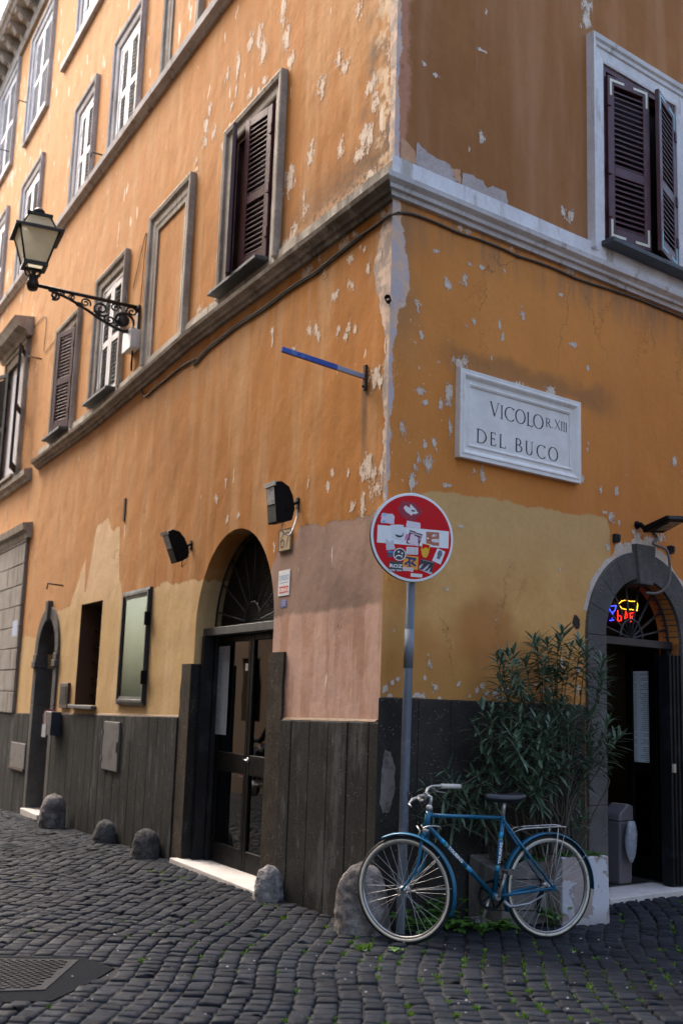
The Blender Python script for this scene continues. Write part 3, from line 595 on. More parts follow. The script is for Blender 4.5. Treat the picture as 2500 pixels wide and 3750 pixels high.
# fanlight: iron rays over wire mesh
c = (a + b) / 2; r = (b - a) / 2; zf = zt + .075
mb = MB()
for q_ in np.linspace(12, 168, 9): t = math.radians(q_); mb.tube([LF(c + .16 * math.cos(t), nd, zf + .20 * math.sin(t)), LF(c + (r - .02) * math.cos(t), nd, DL[2] + (r - .02) * math.sin(t))], .009, 6)
mb.tube([LF(c + .17 * math.cos(t), nd, zf + .21 * math.sin(t)) for t in np.linspace(0, math.pi, 16)], .010, 6)
mb.tube([LF(c + (r - .01) * math.cos(t), nd, DL[2] + (r - .01) * math.sin(t)) for t in np.linspace(0, math.pi, 32)], .012, 6)
fl = mb.build('fanlight', simple('fan_iron', (.022, .023, .025), .55, .1, .2, 20), door)
mb = MB()
for z in np.arange(zf + .012, DL[2] + r, .019):
    h_ = z - DL[2]; x_ = math.sqrt(max(0, (r - .012) ** 2 - max(h_, 0) ** 2))
    if x_ > .03: mb.tube([LF(c - x_, nd - .02, z), LF(c + x_, nd - .02, z)], .0022, 4, False)
mb.build('wire_mesh', simple('mesh_wire', (.035, .04, .04), .5, .4, .1, 20), fl)
mb = MB(); mb.prism(LF, [(c + (r - .003) * math.cos(t), DL[2] + (r - .003) * math.sin(t)) for t in np.linspace(0, math.pi, 32)] + [(a + .003, zf), (b - .003, zf)], nd - .06, nd - .055); mb.build('glass_pane', simple('dusty_dark_glass', (.006, .006, .006), .5, 0, .2, 5, spec=.15), fl)
mb = MB(); s0 = L(655, 3157); mb.hexa([LF(1.62, -.3, -.2), LF(3.50, -.3, -.2), LF(3.50, .10, -.2), LF(1.55, .13, -.2), LF(1.62, -.3, .01), LF(3.50, -.3, -.01), LF(3.50, .10, -.005), LF(1.55, .13, .005)])
mb.build('doorstep', M_MARBLE, B, .006, 'white marble threshold of the glass door', 2)
# ---- arched doorway far left
def voussoirs(fr, c, r0_, r1_, zs, n, k, nn, mat, label, key=None, legs=None, inner_n=-.12):
    q = MB()
    for i_ in range(k):
        t0, t1 = math.pi * i_ / k + .003, math.pi * (i_ + 1) / k - .003; ts = np.linspace(t0, t1, 5)
        ring = [(c + r0_ * math.cos(t), zs + r0_ * math.sin(t)) for t in ts] + [(c + r1_ * math.cos(t), zs + r1_ * math.sin(t)) for t in ts[::-1]]
        q.prism(fr, ring, inner_n, nn)
    for (z0, z1) in legs or []:
        q.box(fr, c - r1_, c - r0_, inner_n, nn, z0, z1); q.box(fr, c + r0_, c + r1_, inner_n, nn, z0, z1)
    s = q.build('stone_arch', mat, B, .006, label, 2)
    if key:
        q = MB(); q.prism(fr, key, inner_n - .02, nn + .035); q.build('keystone', mat, s, .006)
    return s
c1 = (D1[0] + D1[1]) / 2; r1 = (D1[1] - D1[0]) / 2
s = voussoirs(LF, c1, r1, r1 + .17, D1[2], 0, 6, .03, M_PEP, 'narrow grey stone arch of the far doorway', [(c1 - .05, D1[2] + r1 - .03), (c1 + .05, D1[2] + r1 - .03), (c1 + .08, D1[2] + r1 + .25), (c1 - .08, D1[2] + r1 + .25)], [(-.5, 1.28), (1.285, 1.80)], -.345)
mb = MB()
for x in (c1 - r1 - .185, c1 + r1 - .02): mb.box(LF, x, x + .205, -.13, .06, 1.80, 1.90); mb.box(LF, x + .01, x + .195, -.125, .045, 1.90, 1.995)
mb.build('capital', M_PEP, s, .01)
mb = MB(); mb.box(LF, D1[0], D1[1], -.3, .09, -.3, -.12); mb.build('doorstep', M_MARBLE, B, .006, 'small pale doorstep of the far arched doorway')
mb = MB(); mb.box(LF, D1[0] + .34, D1[1], -.36, -.32, -.2, 2.5); mb.build('door', simple('dark_green_grey_door', (.010, .010, .010), .6, 0, .2, 5), B, .004, 'dark wooden door standing in the far arched doorway')
# niche sill, grille
mb = MB(); mb.box(LF, NI[0] - .05, NI[1] + .05, -.05, .07, NI[2] - .045, NI[2]); mb.build('niche_sill', M_SLATE, B, .006)
mb = MB()
for u in np.linspace(NI[0] + .08, NI[1] - .3, 5): mb.tube([LF(u, -.20, NI[2]), LF(u, -.20, NI[3])], .011, 6)
for z in np.linspace(NI[2] + .12, NI[3] - .12, 6): mb.box(LF, NI[0], NI[1], -.215, -.185, z - .012, z + .012)
mb.build('window_grille', M_IRON, B, label='black iron bars in the deep rectangular niche')
# rusticated portal at the far left
mb = MB(); zz = 1.14; row = 0
pa = arch(12.05, 13.9, 1.35, 2.1)
while zz < 3.85:
    h_ = .325; z1 = min(zz + h_, 3.86)
    lim = 12.0 if zz < 2.1 else (12.975 - math.sqrt(max(0.05, .93 ** 2 - (zz - 2.1) ** 2)) if zz < 3.03 else 14.4)
    cuts = [10.62] + ([11.35] if row % 2 else [11.0, 11.7]) + ([lim] if lim < 14 else [12.5, 13.4, 14.4]); cuts = [x for x in cuts if x <= lim]
    if cuts[-1] < lim: cuts.append(lim)
    for x0, x1 in zip(cuts[:-1], cuts[1:]):
        if x1 - x0 > .05: mb.box(LF, x0 + .005, x1 - .005, .002, .05 + rnd.random() * .004, zz + .005, z1 - .005)
    zz = z1; row += 1
po = mb.build('portal', M_BLOCK, B, .008, 'grey ashlar portal at the left edge of the photo')
mb = MB(); mb.loft([[LF(u, n, z) for n, z in ((-.01, 3.80), (.06, 3.80), (.07, 3.88), (.13, 3.92), (.15, 4.02), (-.01, 4.05))] for u in (10.50, 14.6)], True, True); mb.build('hood', M_LIMED, po)
# ---- bar door on the right wall
c2 = (DR[0] + DR[1]) / 2; r2 = (DR[1] - DR[0]) / 2; ro = r2 + .225; zs2 = DR[2]
q = MB()
for i_ in range(9):
    t0, t1 = math.pi * i_ / 9 + .0015, math.pi * (i_ + 1) / 9 - .0015
    if i_ == 4: continue
    ts = np.linspace(t0, t1, 6); q.prism(RF, [(c2 + r2 * math.cos(t), zs2 + r2 * math.sin(t)) for t in ts] + [(c2 + ro * math.cos(t), zs2 + ro * math.sin(t)) for t in ts[::-1]], -.16, .03)
t0, t1 = math.pi * 4 / 9, math.pi * 5 / 9
s = q.build('stone_arch', M_PEP, B, .004, 'grey speckled stone arch of the bar door', 2)
q = MB(); kx = .085; q.prism(RF, [(c2 - kx, zs2 + r2 - .05), (c2 + kx, zs2 + r2 - .05), (c2 + kx + .045, zs2 + ro + .06), (c2 - kx - .045, zs2 + ro + .06)], -.17, .06); q.build('keystone', M_PEP, s, .006, seg=2)
for sx in (-1, 1):
    for z0, z1 in ((-.2, .72), (.723, 1.70), (1.703, zs2 - .003)):
        q = MB(); x0, x1 = sorted((c2 + sx * r2, c2 + sx * ro)); q.box(RF, x0, x1, -.16, .03 + rnd.random() * .003, z0, z1); q.build('jamb_stone', M_PEP, s, .005, seg=2)
# lime smear round the arch
q = MB(); ts = np.linspace(.12, math.pi - .25, 60); o_ = []; i2 = []
for t in ts:
    wd_ = .03 + .05 * rnd.random() * (1.6 if 1.1 < t < 2.1 else .6) + (.07 if 1.3 < t < 1.75 else 0)
    o_.append((c2 + (ro + wd_) * math.cos(t), zs2 + (ro + wd_) * math.sin(t))); i2.append((c2 + (ro - .004) * math.cos(t), zs2 + (ro - .004) * math.sin(t)))
q.plate(RF, o_ + i2[::-1], [], .0025); q.build('lime_repair', M_CHIP, B)
# fanlight with iron rays
zt2 = 2.015; nf_ = -.10
mb = MB(); mb.box(RF, DR[0] + .001, DR[1] - .001, nf_ - .04, nf_ + .04, zt2 - .03, zt2 + .035); door = mb.build('door', simple('transom_dark', (.018, .019, .022), .5, .1, .2, 8), B, .004, 'bar door with a fan-shaped iron transom window, leaf ajar')
mb = MB(); fc = (c2 - .02, zt2 + .035)
for q_ in (14, 34, 56, 78, 100, 122, 145, 166): t = math.radians(q_); mb.tube([RF(fc[0], nf_, fc[1]), RF(c2 + (r2 - .01) * math.cos(t), nf_, zs2 + (r2 - .01) * math.sin(t))], .0105, 6)
mb.tube([RF(fc[0] + .15 * math.cos(t), nf_ + .005, fc[1] + .16 * math.sin(t)) for t in np.linspace(0, math.pi, 18)], .011, 6)
mb.tube([RF(c2 + (r2 - .008) * math.cos(t), nf_, zs2 + (r2 - .008) * math.sin(t)) for t in np.linspace(0, math.pi, 30)], .012, 6)
mb.build('fanlight', simple('fan_iron2', (.045, .045, .05), .45, .4, .2, 20), door)
mb = MB(); mb.box(RF, DR[0] + .001, DR[0] + .055, nf_ - .05, nf_ + .02, .05, zt2 - .03); mb.box(RF, DR[1] - .05, DR[1] - .001, nf_ - .05, nf_ + .02, .05, zt2 - .03); mb.build('door_frame', M_BLACKB, door, .003)
# folded metal shutter leaves against the right jamb
mb = MB()
for k in range(4): x = DR[1] - .075 - k * .036; mb.box(RF, x, x + .028, nf_ + .02, nf_ + .17 - k * .012, .052, 1.93)
fs = mb.build('folding_shutter', M_BLACKB, door, .003, 'worn black folding shutter panels')
mb = MB(); mb.box(RF, DR[1] - .20, DR[1] - .17, nf_ + .15, nf_ + .17, .96, 1.03); mb.build('latch', simple('tape', (.45, .38, .3), .7), fs)
# inner glazed leaf swung inwards
hx, hn = float(R(2407, 2600, -.15)[0]), -.15; fu_ = float(R(2294, 2600, -.52)[0]); fd_ = V(fu_ - hx, -.52 - hn); W_ = np.linalg.norm(fd_); fd_ /= W_
IL = Frame(RF(hx, hn, 0), dR * fd_[0] + nR * fd_[1], (nR * fd_[0] - dR * fd_[1]) * -1)
mb = MB()
for x0, x1 in ((0, .09), (W_ - .09, W_)): mb.box(IL, x0, x1, -.02, .02, .06, 1.97)
for z0, z1 in ((.06, .24), (.92, 1.02), (1.88, 1.97)): mb.box(IL, .09, W_ - .09, -.019, .019, z0, z1)
lf = mb.build('door_leaf', M_BLACK, door, .004)
mb = MB(); mb.box(IL, .09, W_ - .09, -.003, .003, .24, .92); mb.box(IL, .09, W_ - .09, -.003, .003, 1.02, 1.88); mb.build('glass_pane', M_GLASS, lf)
mb = MB(); mb.hexa([RF(2.16, -.9, -.1), RF(4.4, -.9, -.1), RF(4.4, .13, -.1), RF(2.22, .13, -.1), RF(2.16, -.9, .052), RF(4.4, -.9, .052), RF(4.4, .13, .042), RF(2.22, .13, .042)])
mb.build('doorstep', M_MARBLE, B, .006, 'worn marble step at the bar door', 2)
# ---- flaked patches
def flakemat():
    g = Gx('flaked_limewash'); t = g.t; at = t.nodes.new('ShaderNodeUVMap'); at.uv_map = 'flake'; u_ = g.vm('SUBTRACT', at.outputs[0], (.5, .5, 0)); p = g.pos()
    r = g.m('MULTIPLY', g.vm('LENGTH', u_), 2.)
    n1 = g.m('SUBTRACT', g.noise(g.vm('MULTIPLY', p, (1, 1, .55)), 20, 3, .6), .5); n2 = g.m('SUBTRACT', g.noise(g.vm('MULTIPLY', p, (1, 1, .7)), 75, 4, .7), .5)
    e = g.m('ADD', g.m('ADD', r, g.m('MULTIPLY', n1, 2.6)), g.m('MULTIPLY', n2, 2.4)); al = g.ss(e, .66, .48)
    c = g.mix(g.ss(g.noise(p, 30, 4, .7), .35, .65), (.54, .42, .32), (.68, .58, .48)); c = g.mix(g.m('MULTIPLY', g.ss(e, .50, .66), .55), c, (.55, .33, .18))
    g.done(c, .9, None, g.bump(al, .6, .004), .2); tr = t.nodes.new('ShaderNodeBsdfTransparent'); mx = t.nodes.new('ShaderNodeMixShader'); g.put(mx.inputs[0], al); g.put(mx.inputs[1], tr.outputs[0]); g.put(mx.inputs[2], g.b.outputs[0]); g.put(g.out.inputs[0], mx.outputs[0]); return g.mat
M_FLAKE = flakemat()
def blob(q, fr, px, py, w_, h_, n=.0022):
    u, z = fr.hit(px, py); u1, _ = fr.hit(px + w_ / 2, py); _, z1 = fr.hit(px, py + h_ / 2); ru, rz = abs(u1 - u) * 1.42 + .010, abs(z1 - z) * 1.3 + .010; ln = rnd.uniform(-.25, .25) * ru; n += rnd.random() * .0012
    q.quadf([fr(u + a_ * ru + b_ * ln, n, z + b_ * rz) for a_, b_ in ((-1, -1), (1, -1), (1, 1), (-1, 1))])
def blobs(lst, fr, label):
    q = MB()
    for b_ in lst: blob(q, fr, *b_)
    o = q.build('bare_plaster', M_FLAKE, B, label=label, recalc=False); uvl = o.data.uv_layers.new(name='flake')
    for i_ in range(len(lst)):
        for k, uv_ in enumerate(((0, 0), (1, 0), (1, 1), (0, 1))): uvl.data[i_ * 4 + k].uv = uv_
def zl(lst, ox, oy, sc_): return [(ox + x * sc_, oy + y * sc_, w_ * sc_, h_ * sc_) for x, y, w_, h_ in lst]
cl = zl([(590,60,40,180),(610,240,40,180),(640,380,40,110),(435,230,30,150),(460,330,35,180),(380,270,30,100),(300,420,18,160),(290,575,14,70),(470,515,32,50),(377,598,32,55),(433,578,18,45),(263,670,14,45),(940,378,34,110),(985,432,45,85),(833,545,40,135),(1070,65,38,130),(1145,560,60,130),(1175,650,35,140),(1100,890,60,170),(1140,870,36,170),(1078,985,60,80),(765,985,38,130),(955,950,30,140),(632,1140,55,190),(722,1245,16,95),(727,1355,35,75),(655,1480,40,120),(610,1560,60,70),(120,700,22,80),(95,810,28,110),(147,850,26,85),(90,900,22,70),(205,925,18,60),(232,480,20,60),(35,1025,15,30),(35,1080,15,25),(170,1630,14,70),(1195,1635,34,80),(1020,1650,30,45),(1020,1810,28,80),(922,1885,34,60),(1130,1720,14,65),(1040,1495,30,40),(975,1560,70,70),(1225,1365,30,60),(55,1970,30,40),(757,2110,26,80),(800,2090,14,80),(815,2140,22,60),(1010,2080,28,90),(1045,2095,18,60),(940,2110,22,60),(990,2150,30,40),(518,2110,14,50),(520,2180,10,60),(655,2230,20,40),(1150,1110,50,60),(1110,1590,14,30),(1080,1580,10,25),(850,1730,10,25),(740,1740,50,60),(820,1660,24,60)], 700, 0, .574)
cl += zl([(60,590,40,90),(90,630,35,60),(100,700,50,90),(40,640,30,60),(35,790,20,130),(100,170,50,110),(30,620,20,60),(130,600,25,70),(115,190,16,80),(70,560,20,50)], 1300, 1250, .765)
cl += zl([(1040,200,20,120),(985,215,25,60),(855,118,22,45),(880,45,16,40),(965,40,10,40),(1100,130,20,60),(390,270,14,30),(275,180,14,40),(335,280,10,50),(325,90,8,80),(580,430,14,60),(755,90,6,70)], 600, 1700, .7013)
blobs(cl, LF, 'pale flaked spots scattered over the left wall')
crr = zl([(1065,30,45,70),(1060,100,50,90),(515,715,28,50),(940,1110,30,50),(985,1130,30,60),(443,1205,40,30),(405,1190,25,20),(970,1405,40,35),(340,1480,26,50),(430,1465,20,60),(415,1480,34,14),(180,1590,24,55),(200,1745,16,45),(475,1680,14,25),(435,1700,14,20),(608,1690,10,50),(625,1765,12,40),(730,1645,22,45),(725,1600,6,40),(995,1800,30,16),(568,1868,8,25),(432,1895,26,55),(395,1895,40,40),(672,1290,15,30),(280,1310,20,16),(635,1415,10,22),(218,335,12,16),(280,393,36,14),(520,265,40,10),(540,55,5,30),(450,780,4,24),(455,1380,20,12),(520,1398,24,10),(928,1540,14,10)], 1400, 0, .7015)
crr += zl([(520,100,36,50),(490,105,40,50),(790,210,50,22),(935,235,40,50),(445,250,34,120),(455,420,12,80),(320,240,60,30),(335,290,16,22),(230,430,34,80),(375,490,26,50),(350,580,40,80),(270,670,34,80),(440,690,26,10),(610,640,20,70),(570,620,12,40),(1115,485,16,24),(1108,510,8,40),(1085,660,12,34),(1175,715,12,30),(1250,720,12,40),(1225,840,24,45),(1260,870,10,35),(1190,820,22,14),(1525,575,20,40),(1110,130,12,24),(1205,980,14,30),(435,1188,22,16),(978,1095,14,14),(350,1545,14,50),(500,885,30,6),(345,1500,8,20),(675,1335,8,12),(185,1385,6,12),(640,180,90,14),(560,155,60,12),(850,235,60,10),(410,300,10,60),(300,560,14,60),(330,500,12,40),(285,600,16,40),(385,520,10,36)], 1300, 1250, .765)
crr += zl([(450,45,10,40),(472,140,20,34),(405,180,50,20),(285,122,14,12),(250,150,18,40),(308,105,10,14),(427,98,8,12),(575,128,12,18),(655,155,14,20),(680,135,16,24),(625,180,16,20),(700,165,16,28),(740,165,30,30),(795,160,34,32),(690,195,16,12),(912,130,16,14),(1030,40,10,50),(1100,70,12,40),(1105,150,12,60),(950,150,10,20),(760,190,40,14),(270,180,30,10),(490,190,12,8)], 1200, 2400, .829)
crr += [(2380, 1985, 60, 36), (2300, 1995, 30, 30), (2330, 1960, 26, 40), (2420, 1975, 30, 30)]
blobs(crr, RF, 'pale flaked spots scattered over the right wall')
def flake(pts, ox, oy, sc_, mat, label, n=.0035, fr=RF):
    q = MB(); pp = [(ox + x * sc_, oy + y * sc_) for x, y in pts]; out = []
    for i_ in range(len(pp)):
        a_, b_ = pp[i_], pp[(i_ + 1) % len(pp)]
        for t in np.linspace(0, 1, 6)[:-1]: out.append(fr.hit(a_[0] + (b_[0] - a_[0]) * t + rnd.uniform(-2.2, 2.2), a_[1] + (b_[1] - a_[1]) * t + rnd.uniform(-2.2, 2.2)))
    q.plate(fr, out, [], n); q.build('bare_plaster', mat, B, label=label)
flake([(178,740),(235,800),(345,858),(365,890),(365,925),(395,950),(300,930),(210,885),(170,855)], 1400, 0, .7015, M_CHIPG, 'grey bare patch above the course, nearer the corner', .005)
flake([(415,905),(440,905),(520,945),(545,985),(570,970),(640,1000),(655,1078),(500,1015),(410,968)], 1400, 0, .7015, M_CHIPG, 'grey bare patch above the course, nearer the window', .005)
flake([(95,720),(130,745),(170,795),(172,858),(95,825)], 1400, 0, .7015, M_CHIPP, 'pinkish bare patch right at the corner above the course', .004)
flake([(360,880),(400,885),(410,965),(380,940),(360,905)], 1400, 0, .7015, M_CHIPP, 'small orange bare patch between the grey ones', .004)
flake([(600,80),(650,60),(700,78),(680,130),(640,150),(600,140)], 560, 1985, .3763, M_CHIPP, 'a', .004) if False else None
flake([(235,420),(262,425),(280,500),(278,600),(255,690),(225,695),(213,650),(220,520)], 1200, 2400, .829, simple('lens_render', (.20, .175, .155), .95, 0, .35, 25, 1., dirt=(.11, .095, .085)), 'pale lens-shaped scar on the stone base at the corner', .037, RF)
# ================================================================ THE STREET
# joint bed: one sheet following the fall of the left street, reaching far beyond the view
us = [-60, -30, -12, -6, -3, -1, 0, 1, 2, 3, 4, 5, 6, 7, 8, 9, 10, 12, 14, 16, 18, 20, 23, 26, 30, 60]; ns = [-70, -20, -8, -3, -1, 0, 1, 2, 4, 8, 20, 60]
mb = MB(); mb.v = []; k = 0
for n in ns:
    for u in us:
        p = LF(u, n, gL(min(u, 26)) - .007); mb.v.append(tuple(p))
for i in range(len(ns) - 1):
    for j in range(len(us) - 1): a = i * len(us) + j; mb.f.append((a, a + 1, a + len(us) + 1, a + len(us))); mb.sm.append(False)
tag(mb.build('ground', M_SOIL, recalc=True), kind='structure')
# cobbles: rows running across the view, every stone its own rounded block
rg = np.random.default_rng(11)
ax = math.radians(8.5); ex = V(math.cos(ax), -math.sin(ax)); ey = V(math.sin(ax), math.cos(ax))
cov = [G(*p)[:2] for p in ((-500, 3505), (290, 3518), (165, 3628), (-500, 3650))]
covb = [G(*p)[:2] for p in ((-500, 3497), (310, 3506), (420, 3545), (330, 3600), (190, 3665), (-500, 3690))]
def inpoly(x, y, P):
    c = np.zeros(np.shape(x), bool); j = len(P) - 1
    for i in range(len(P)):
        xi, yi = P[i]; xj, yj = P[j]; c ^= ((yi > y) != (yj > y)) & (x < (xj - xi) * (y - yi) / (yj - yi + 1e-12) + xi); j = i
    return c
verts = []; faces = []; joints = []
u = -14.; row = 0
while u < 7:
    wd = .114 * (1 + .07 * rg.standard_normal())
    v = -5. + rg.random() * .1
    while v < 25:
        rd = max(.070, .094 * (1 + .12 * rg.standard_normal()))
        warp = .09 * math.sin(v * .55 + u * .25) + .05 * math.sin(v * 1.5 + 1) + .02 * math.sin(v * 3.9 + u * .9)
        cx, cy = ex * (u + wd / 2 + warp) + ey * (v + rd / 2); v += rd
        aw = -(.09 * .55 * math.cos(v * .55 + u * .25) + .075 * math.cos(v * 1.5 + 1))
        if cy < 4.2: continue
        az = math.atan2(cx, cy)
        if az < -.52 or az > .46: continue
        pu = (cx - P0[0]) * dL[0] + (cy - P0[1]) * dL[1]; pn = (cx - P0[0]) * nL[0] + (cy - P0[1]) * nL[1]; qn = (cx - P0[0]) * nR[0] + (cy - P0[1]) * nR[1]
        if (pn < .02 and qn < .04) or pn > 5.8 or pu > 21: continue
        if inpoly(cx, cy, covb): continue
        joints.append((cx - ex[0] * wd / 2, cy - ex[1] * wd / 2, pu, pn, qn))
        g_ = .0035 + .003 * rg.random(); a, b = wd / 2 - g_, rd / 2 - g_ * .8
        rot = rg.normal() * .05 + aw; cr_, sr_ = math.cos(rot), math.sin(rot); hz = rg.normal() * .0035 + .006 * math.sin(u * 3 + v * 2); tx, ty = rg.normal() * .028, rg.normal() * .035
        base = [(-1, -.72), (-1, .72), (-.66, 1), (.66, 1), (1, .72), (1, -.72), (.66, -1), (-.66, -1)]; jt = 1 + rg.normal(size=(8, 2)) * .07
        k = len(verts); zc = float(gz(cx, cy))
        for (sc__, dz_) in ((1.0, -.035), (.985, -.008), (.90, .001), (.55, .0045)):
            for i, (bx, by) in enumerate(base):
                x = bx * a * sc__ * jt[i, 0]; y = by * b * sc__ * jt[i, 1]
                if abs(bx) < .9: x = bx * 1.25 * a * sc__ * jt[i, 0]
                if abs(by) < .9: y = by * 1.25 * b * sc__ * jt[i, 1]
                zz = dz_ + hz + (x * tx + y * ty if dz_ > -.03 else 0)
                X = x * cr_ - y * sr_; Y = x * sr_ + y * cr_
                verts.append((cx + ex[0] * X + ey[0] * Y, cy + ex[1] * X + ey[1] * Y, zc + zz + .004))
        verts.append((cx, cy, zc + .005 + hz + .004))
        for r_ in range(3):
            for i in range(8): faces.append((k + r_ * 8 + i, k + r_ * 8 + (i + 1) % 8, k + (r_ + 1) * 8 + (i + 1) % 8, k + (r_ + 1) * 8 + i))
        for i in range(8): faces.append((k + 24 + i, k + 24 + (i + 1) % 8, k + 32))
    u += wd; row += 1
me = bpy.data.meshes.new('cobblestones'); me.from_pydata(verts, [], faces); me.polygons.foreach_set('use_smooth', [True] * len(faces)); me.materials.append(M_COB)
bm = bmesh.new(); bm.from_mesh(me); bmesh.ops.recalc_face_normals(bm, faces=bm.faces); bm.to_mesh(me); bm.free()
o = bpy.data.objects.new('cobblestone_pavement', me); COL.objects.link(o); tag(o, kind='structure')
# moss and grass tufts in the joints (denser to the right and in the middle)
def blade_tuft(q, x, y, z, n, r, h):
    for _ in range(n):
        a = rnd.uniform(0, 6.283); d = rnd.uniform(0, r); px, py = x + d * math.cos(a), y + d * math.sin(a); b = rnd.uniform(0, 6.283); s_ = rnd.uniform(.003, .007); hh = h * rnd.uniform(.4, 1.2); lx, ly = rnd.uniform(-.7, .7) * hh, rnd.uniform(-.7, .7) * hh
        q.quadf([(px - s_ * math.cos(b), py - s_ * math.sin(b), z), (px + s_ * math.cos(b), py + s_ * math.sin(b), z), (px + lx + s_ * .6 * math.cos(b), py + ly + s_ * .6 * math.sin(b), z + hh), (px + lx - s_ * .6 * math.cos(b), py + ly - s_ * .6 * math.sin(b), z + hh * .9)])
mb = MB(); pn_ = lambda x, y: math.sin(x * 2.3 + 1.3 * math.sin(y * 1.7)) + math.sin(y * 3.1 + x * 1.1) * .7
for (x, y, pu, pn, qn) in joints:
    if y > 10.5: continue
    dens = .30 if qn > 0 and x > -.6 else .06
    if x > .9 and y < 7: dens = .55
    if -1.1 < x < .3 and 5.6 < y < 8.2: dens = max(dens, .24)
    if x < -1.3: dens = .02
    if pn_(x, y) < -.2: dens *= .2
    if rnd.random() < dens: blade_tuft(mb, x, y + rnd.uniform(-.05, .05), float(gz(x, y)) - .006, rnd.randint(10, 30), rnd.uniform(.010, .034), .020)
tag(mb.build('moss', M_MOSS, recalc=False), 'bright green moss and tiny grass in the joints of the cobbles', 'moss', kind='stuff')
# small litter: pale pebbles and petals on the stones
mb = MB()
for _ in range(70):
    x = rnd.uniform(-1.4, 1.9); y = rnd.uniform(5.2, 7.6); s_ = rnd.uniform(.003, .009)
    if (x - P0[0]) * nR[0] + (y - P0[1]) * nR[1] < .1 and x > .2: continue
    z = float(gz(x, y)) + .016; mb.loft([[(x + s_ * f_ * math.cos(t), y + s_ * f_ * math.sin(t) * .7, z + h_) for t in (0, 1.2, 2.6, 3.9, 5.2)] for f_, h_ in ((1, 0), (.7, s_ * .6))])
tag(mb.build('litter', simple('pale_litter', (.45, .42, .38), .8, 0, .4, 60)), 'pale crumbs and petals scattered on the cobbles', 'litter', kind='stuff')
# iron cover in the paving, lower left
zc = .006
mb = MB(); cv3 = [V(x, y, float(gz(x, y)) + zc) for x, y in cov]
def shr(P_, f): c_ = sum(P_) / len(P_); return [c_ + (p - c_) * f for p in P_]
mb.loft([[p - Z3 * .03 for p in cv3], cv3, shr(cv3, .96)], True, True); cvr = mb.build('utility_cover', simple('cast_iron', (.016, .018, .022), .6, .0, .3, 40, .5, spec=.15)); tag(cvr, 'cast-iron street cover with a bar pattern, lower left', 'cover')
mb = MB(); A_, B_, C_, D_ = cv3; sd_ = B_ - A_; td = D_ - A_
e1_ = sd_ / np.linalg.norm(sd_); e2_ = V(-e1_[1], e1_[0], 0) * -1
P2 = [p[:2] for p in shr(cv3, .90)]
for i in range(-4, 60):
    for j in range(0, 26):
        p = A_ + e1_ * (i * .045 + (j % 2) * .022) + e2_ * (j * .030 + .01)
        if inpoly(p[0], p[1], P2): mb.box(Frame(p, e1_, e2_), -.016, .016, -.006, .006, 0, .006)
mb.build('raised_bars', M_BLACKB, cvr)
mb = MB(); mb.loft([[V(x, y, float(gz(x, y)) - .010) for x, y in covb], [V(x, y, float(gz(x, y)) + .001) for x, y in covb]], True, True)
tag(mb.build('asphalt_collar', simple('asphalt', (.007, .009, .012), .85, 0, .3, 60, .6, spec=.06)), kind='structure')
# stone bollards (kerb guards) along the wall
def bollard(fr, u, n, rw, rd_, h, mat, label, lean=0., z0=0., grp='guard stones along the foot of the wall', sq=2.6, origin=None):
    q = MB(); rings = []; ph = rnd.uniform(0, 6)
    for i_ in range(15):
        t = i_ / 14; f_ = (1 - t ** sq * .999) ** .5 * (1 + .10 * (1 - t)); zz = -.08 + (h + .08) * t
        ring = []
        for a_ in np.arange(20) * 2 * math.pi / 20:
            s_ = 1 + .06 * math.sin(3 * a_ + ph + t * 3) + .05 * math.sin(5 * a_ - ph * 2 + t * 5) + rnd.uniform(-.015, .015)
            ring.append(fr(u + rw * f_ * s_ * math.cos(a_) + lean * t * h, n + rd_ * f_ * s_ * math.sin(a_), z0 + zz))
        rings.append(ring)
    q.loft(rings, True, True, True); o = q.build('stone_bollard', mat, origin=fr(u, n, z0)); sub = o.modifiers.new('sub', 'SUBSURF'); sub.levels = sub.render_levels = 2
    tx = bpy.data.textures.new('rough', 'CLOUDS'); tx.noise_scale = .05; dm = o.modifiers.new('rough', 'DISPLACE'); dm.texture = tx; dm.strength = .022; dm.texture_coords = 'LOCAL'
    return tag(o, label, 'stone bollard', grp)
CF = Frame(P0, (1, 0, 0), (0, 1, 0))
g0 = G(1335, 3450); bollard(Frame(P0, (1, 0, 0), (0, -1, 0)), g0[0] - P0[0] - .01, P0[1] - g0[1] - .27, .165, .11, .44, M_BOLL, 'big rounded granite guard stone at the corner, behind the front bicycle wheel', sq=4.5)
bollard(LF, 1.30, .14, .085, .11, .25, stone('pale_guard_stone', (.22, .205, .195), (.50, .48, .46), 11, 70, (.7, .68, .66), bumpd=.014), 'small pale rounded guard stone right of the glass door threshold', .0, gL(1.3), sq=5)
bollard(LF, 3.98, .17, .13, .13, .27, M_BOLLD, 'dark squat guard stone left of the glass door', .0, gL(4.1), sq=5)
bollard(LF, 5.35, .15, .12, .12, .24, M_BOLLD, 'smallest dark guard stone, between two others on the left', -.1, gL(5.4), sq=4)
bollard(LF, 7.25, .22, .16, .15, .41, M_BOLL, 'tall pale-topped guard stone beside the far arched doorway', -.12, gL(7.3), sq=5)
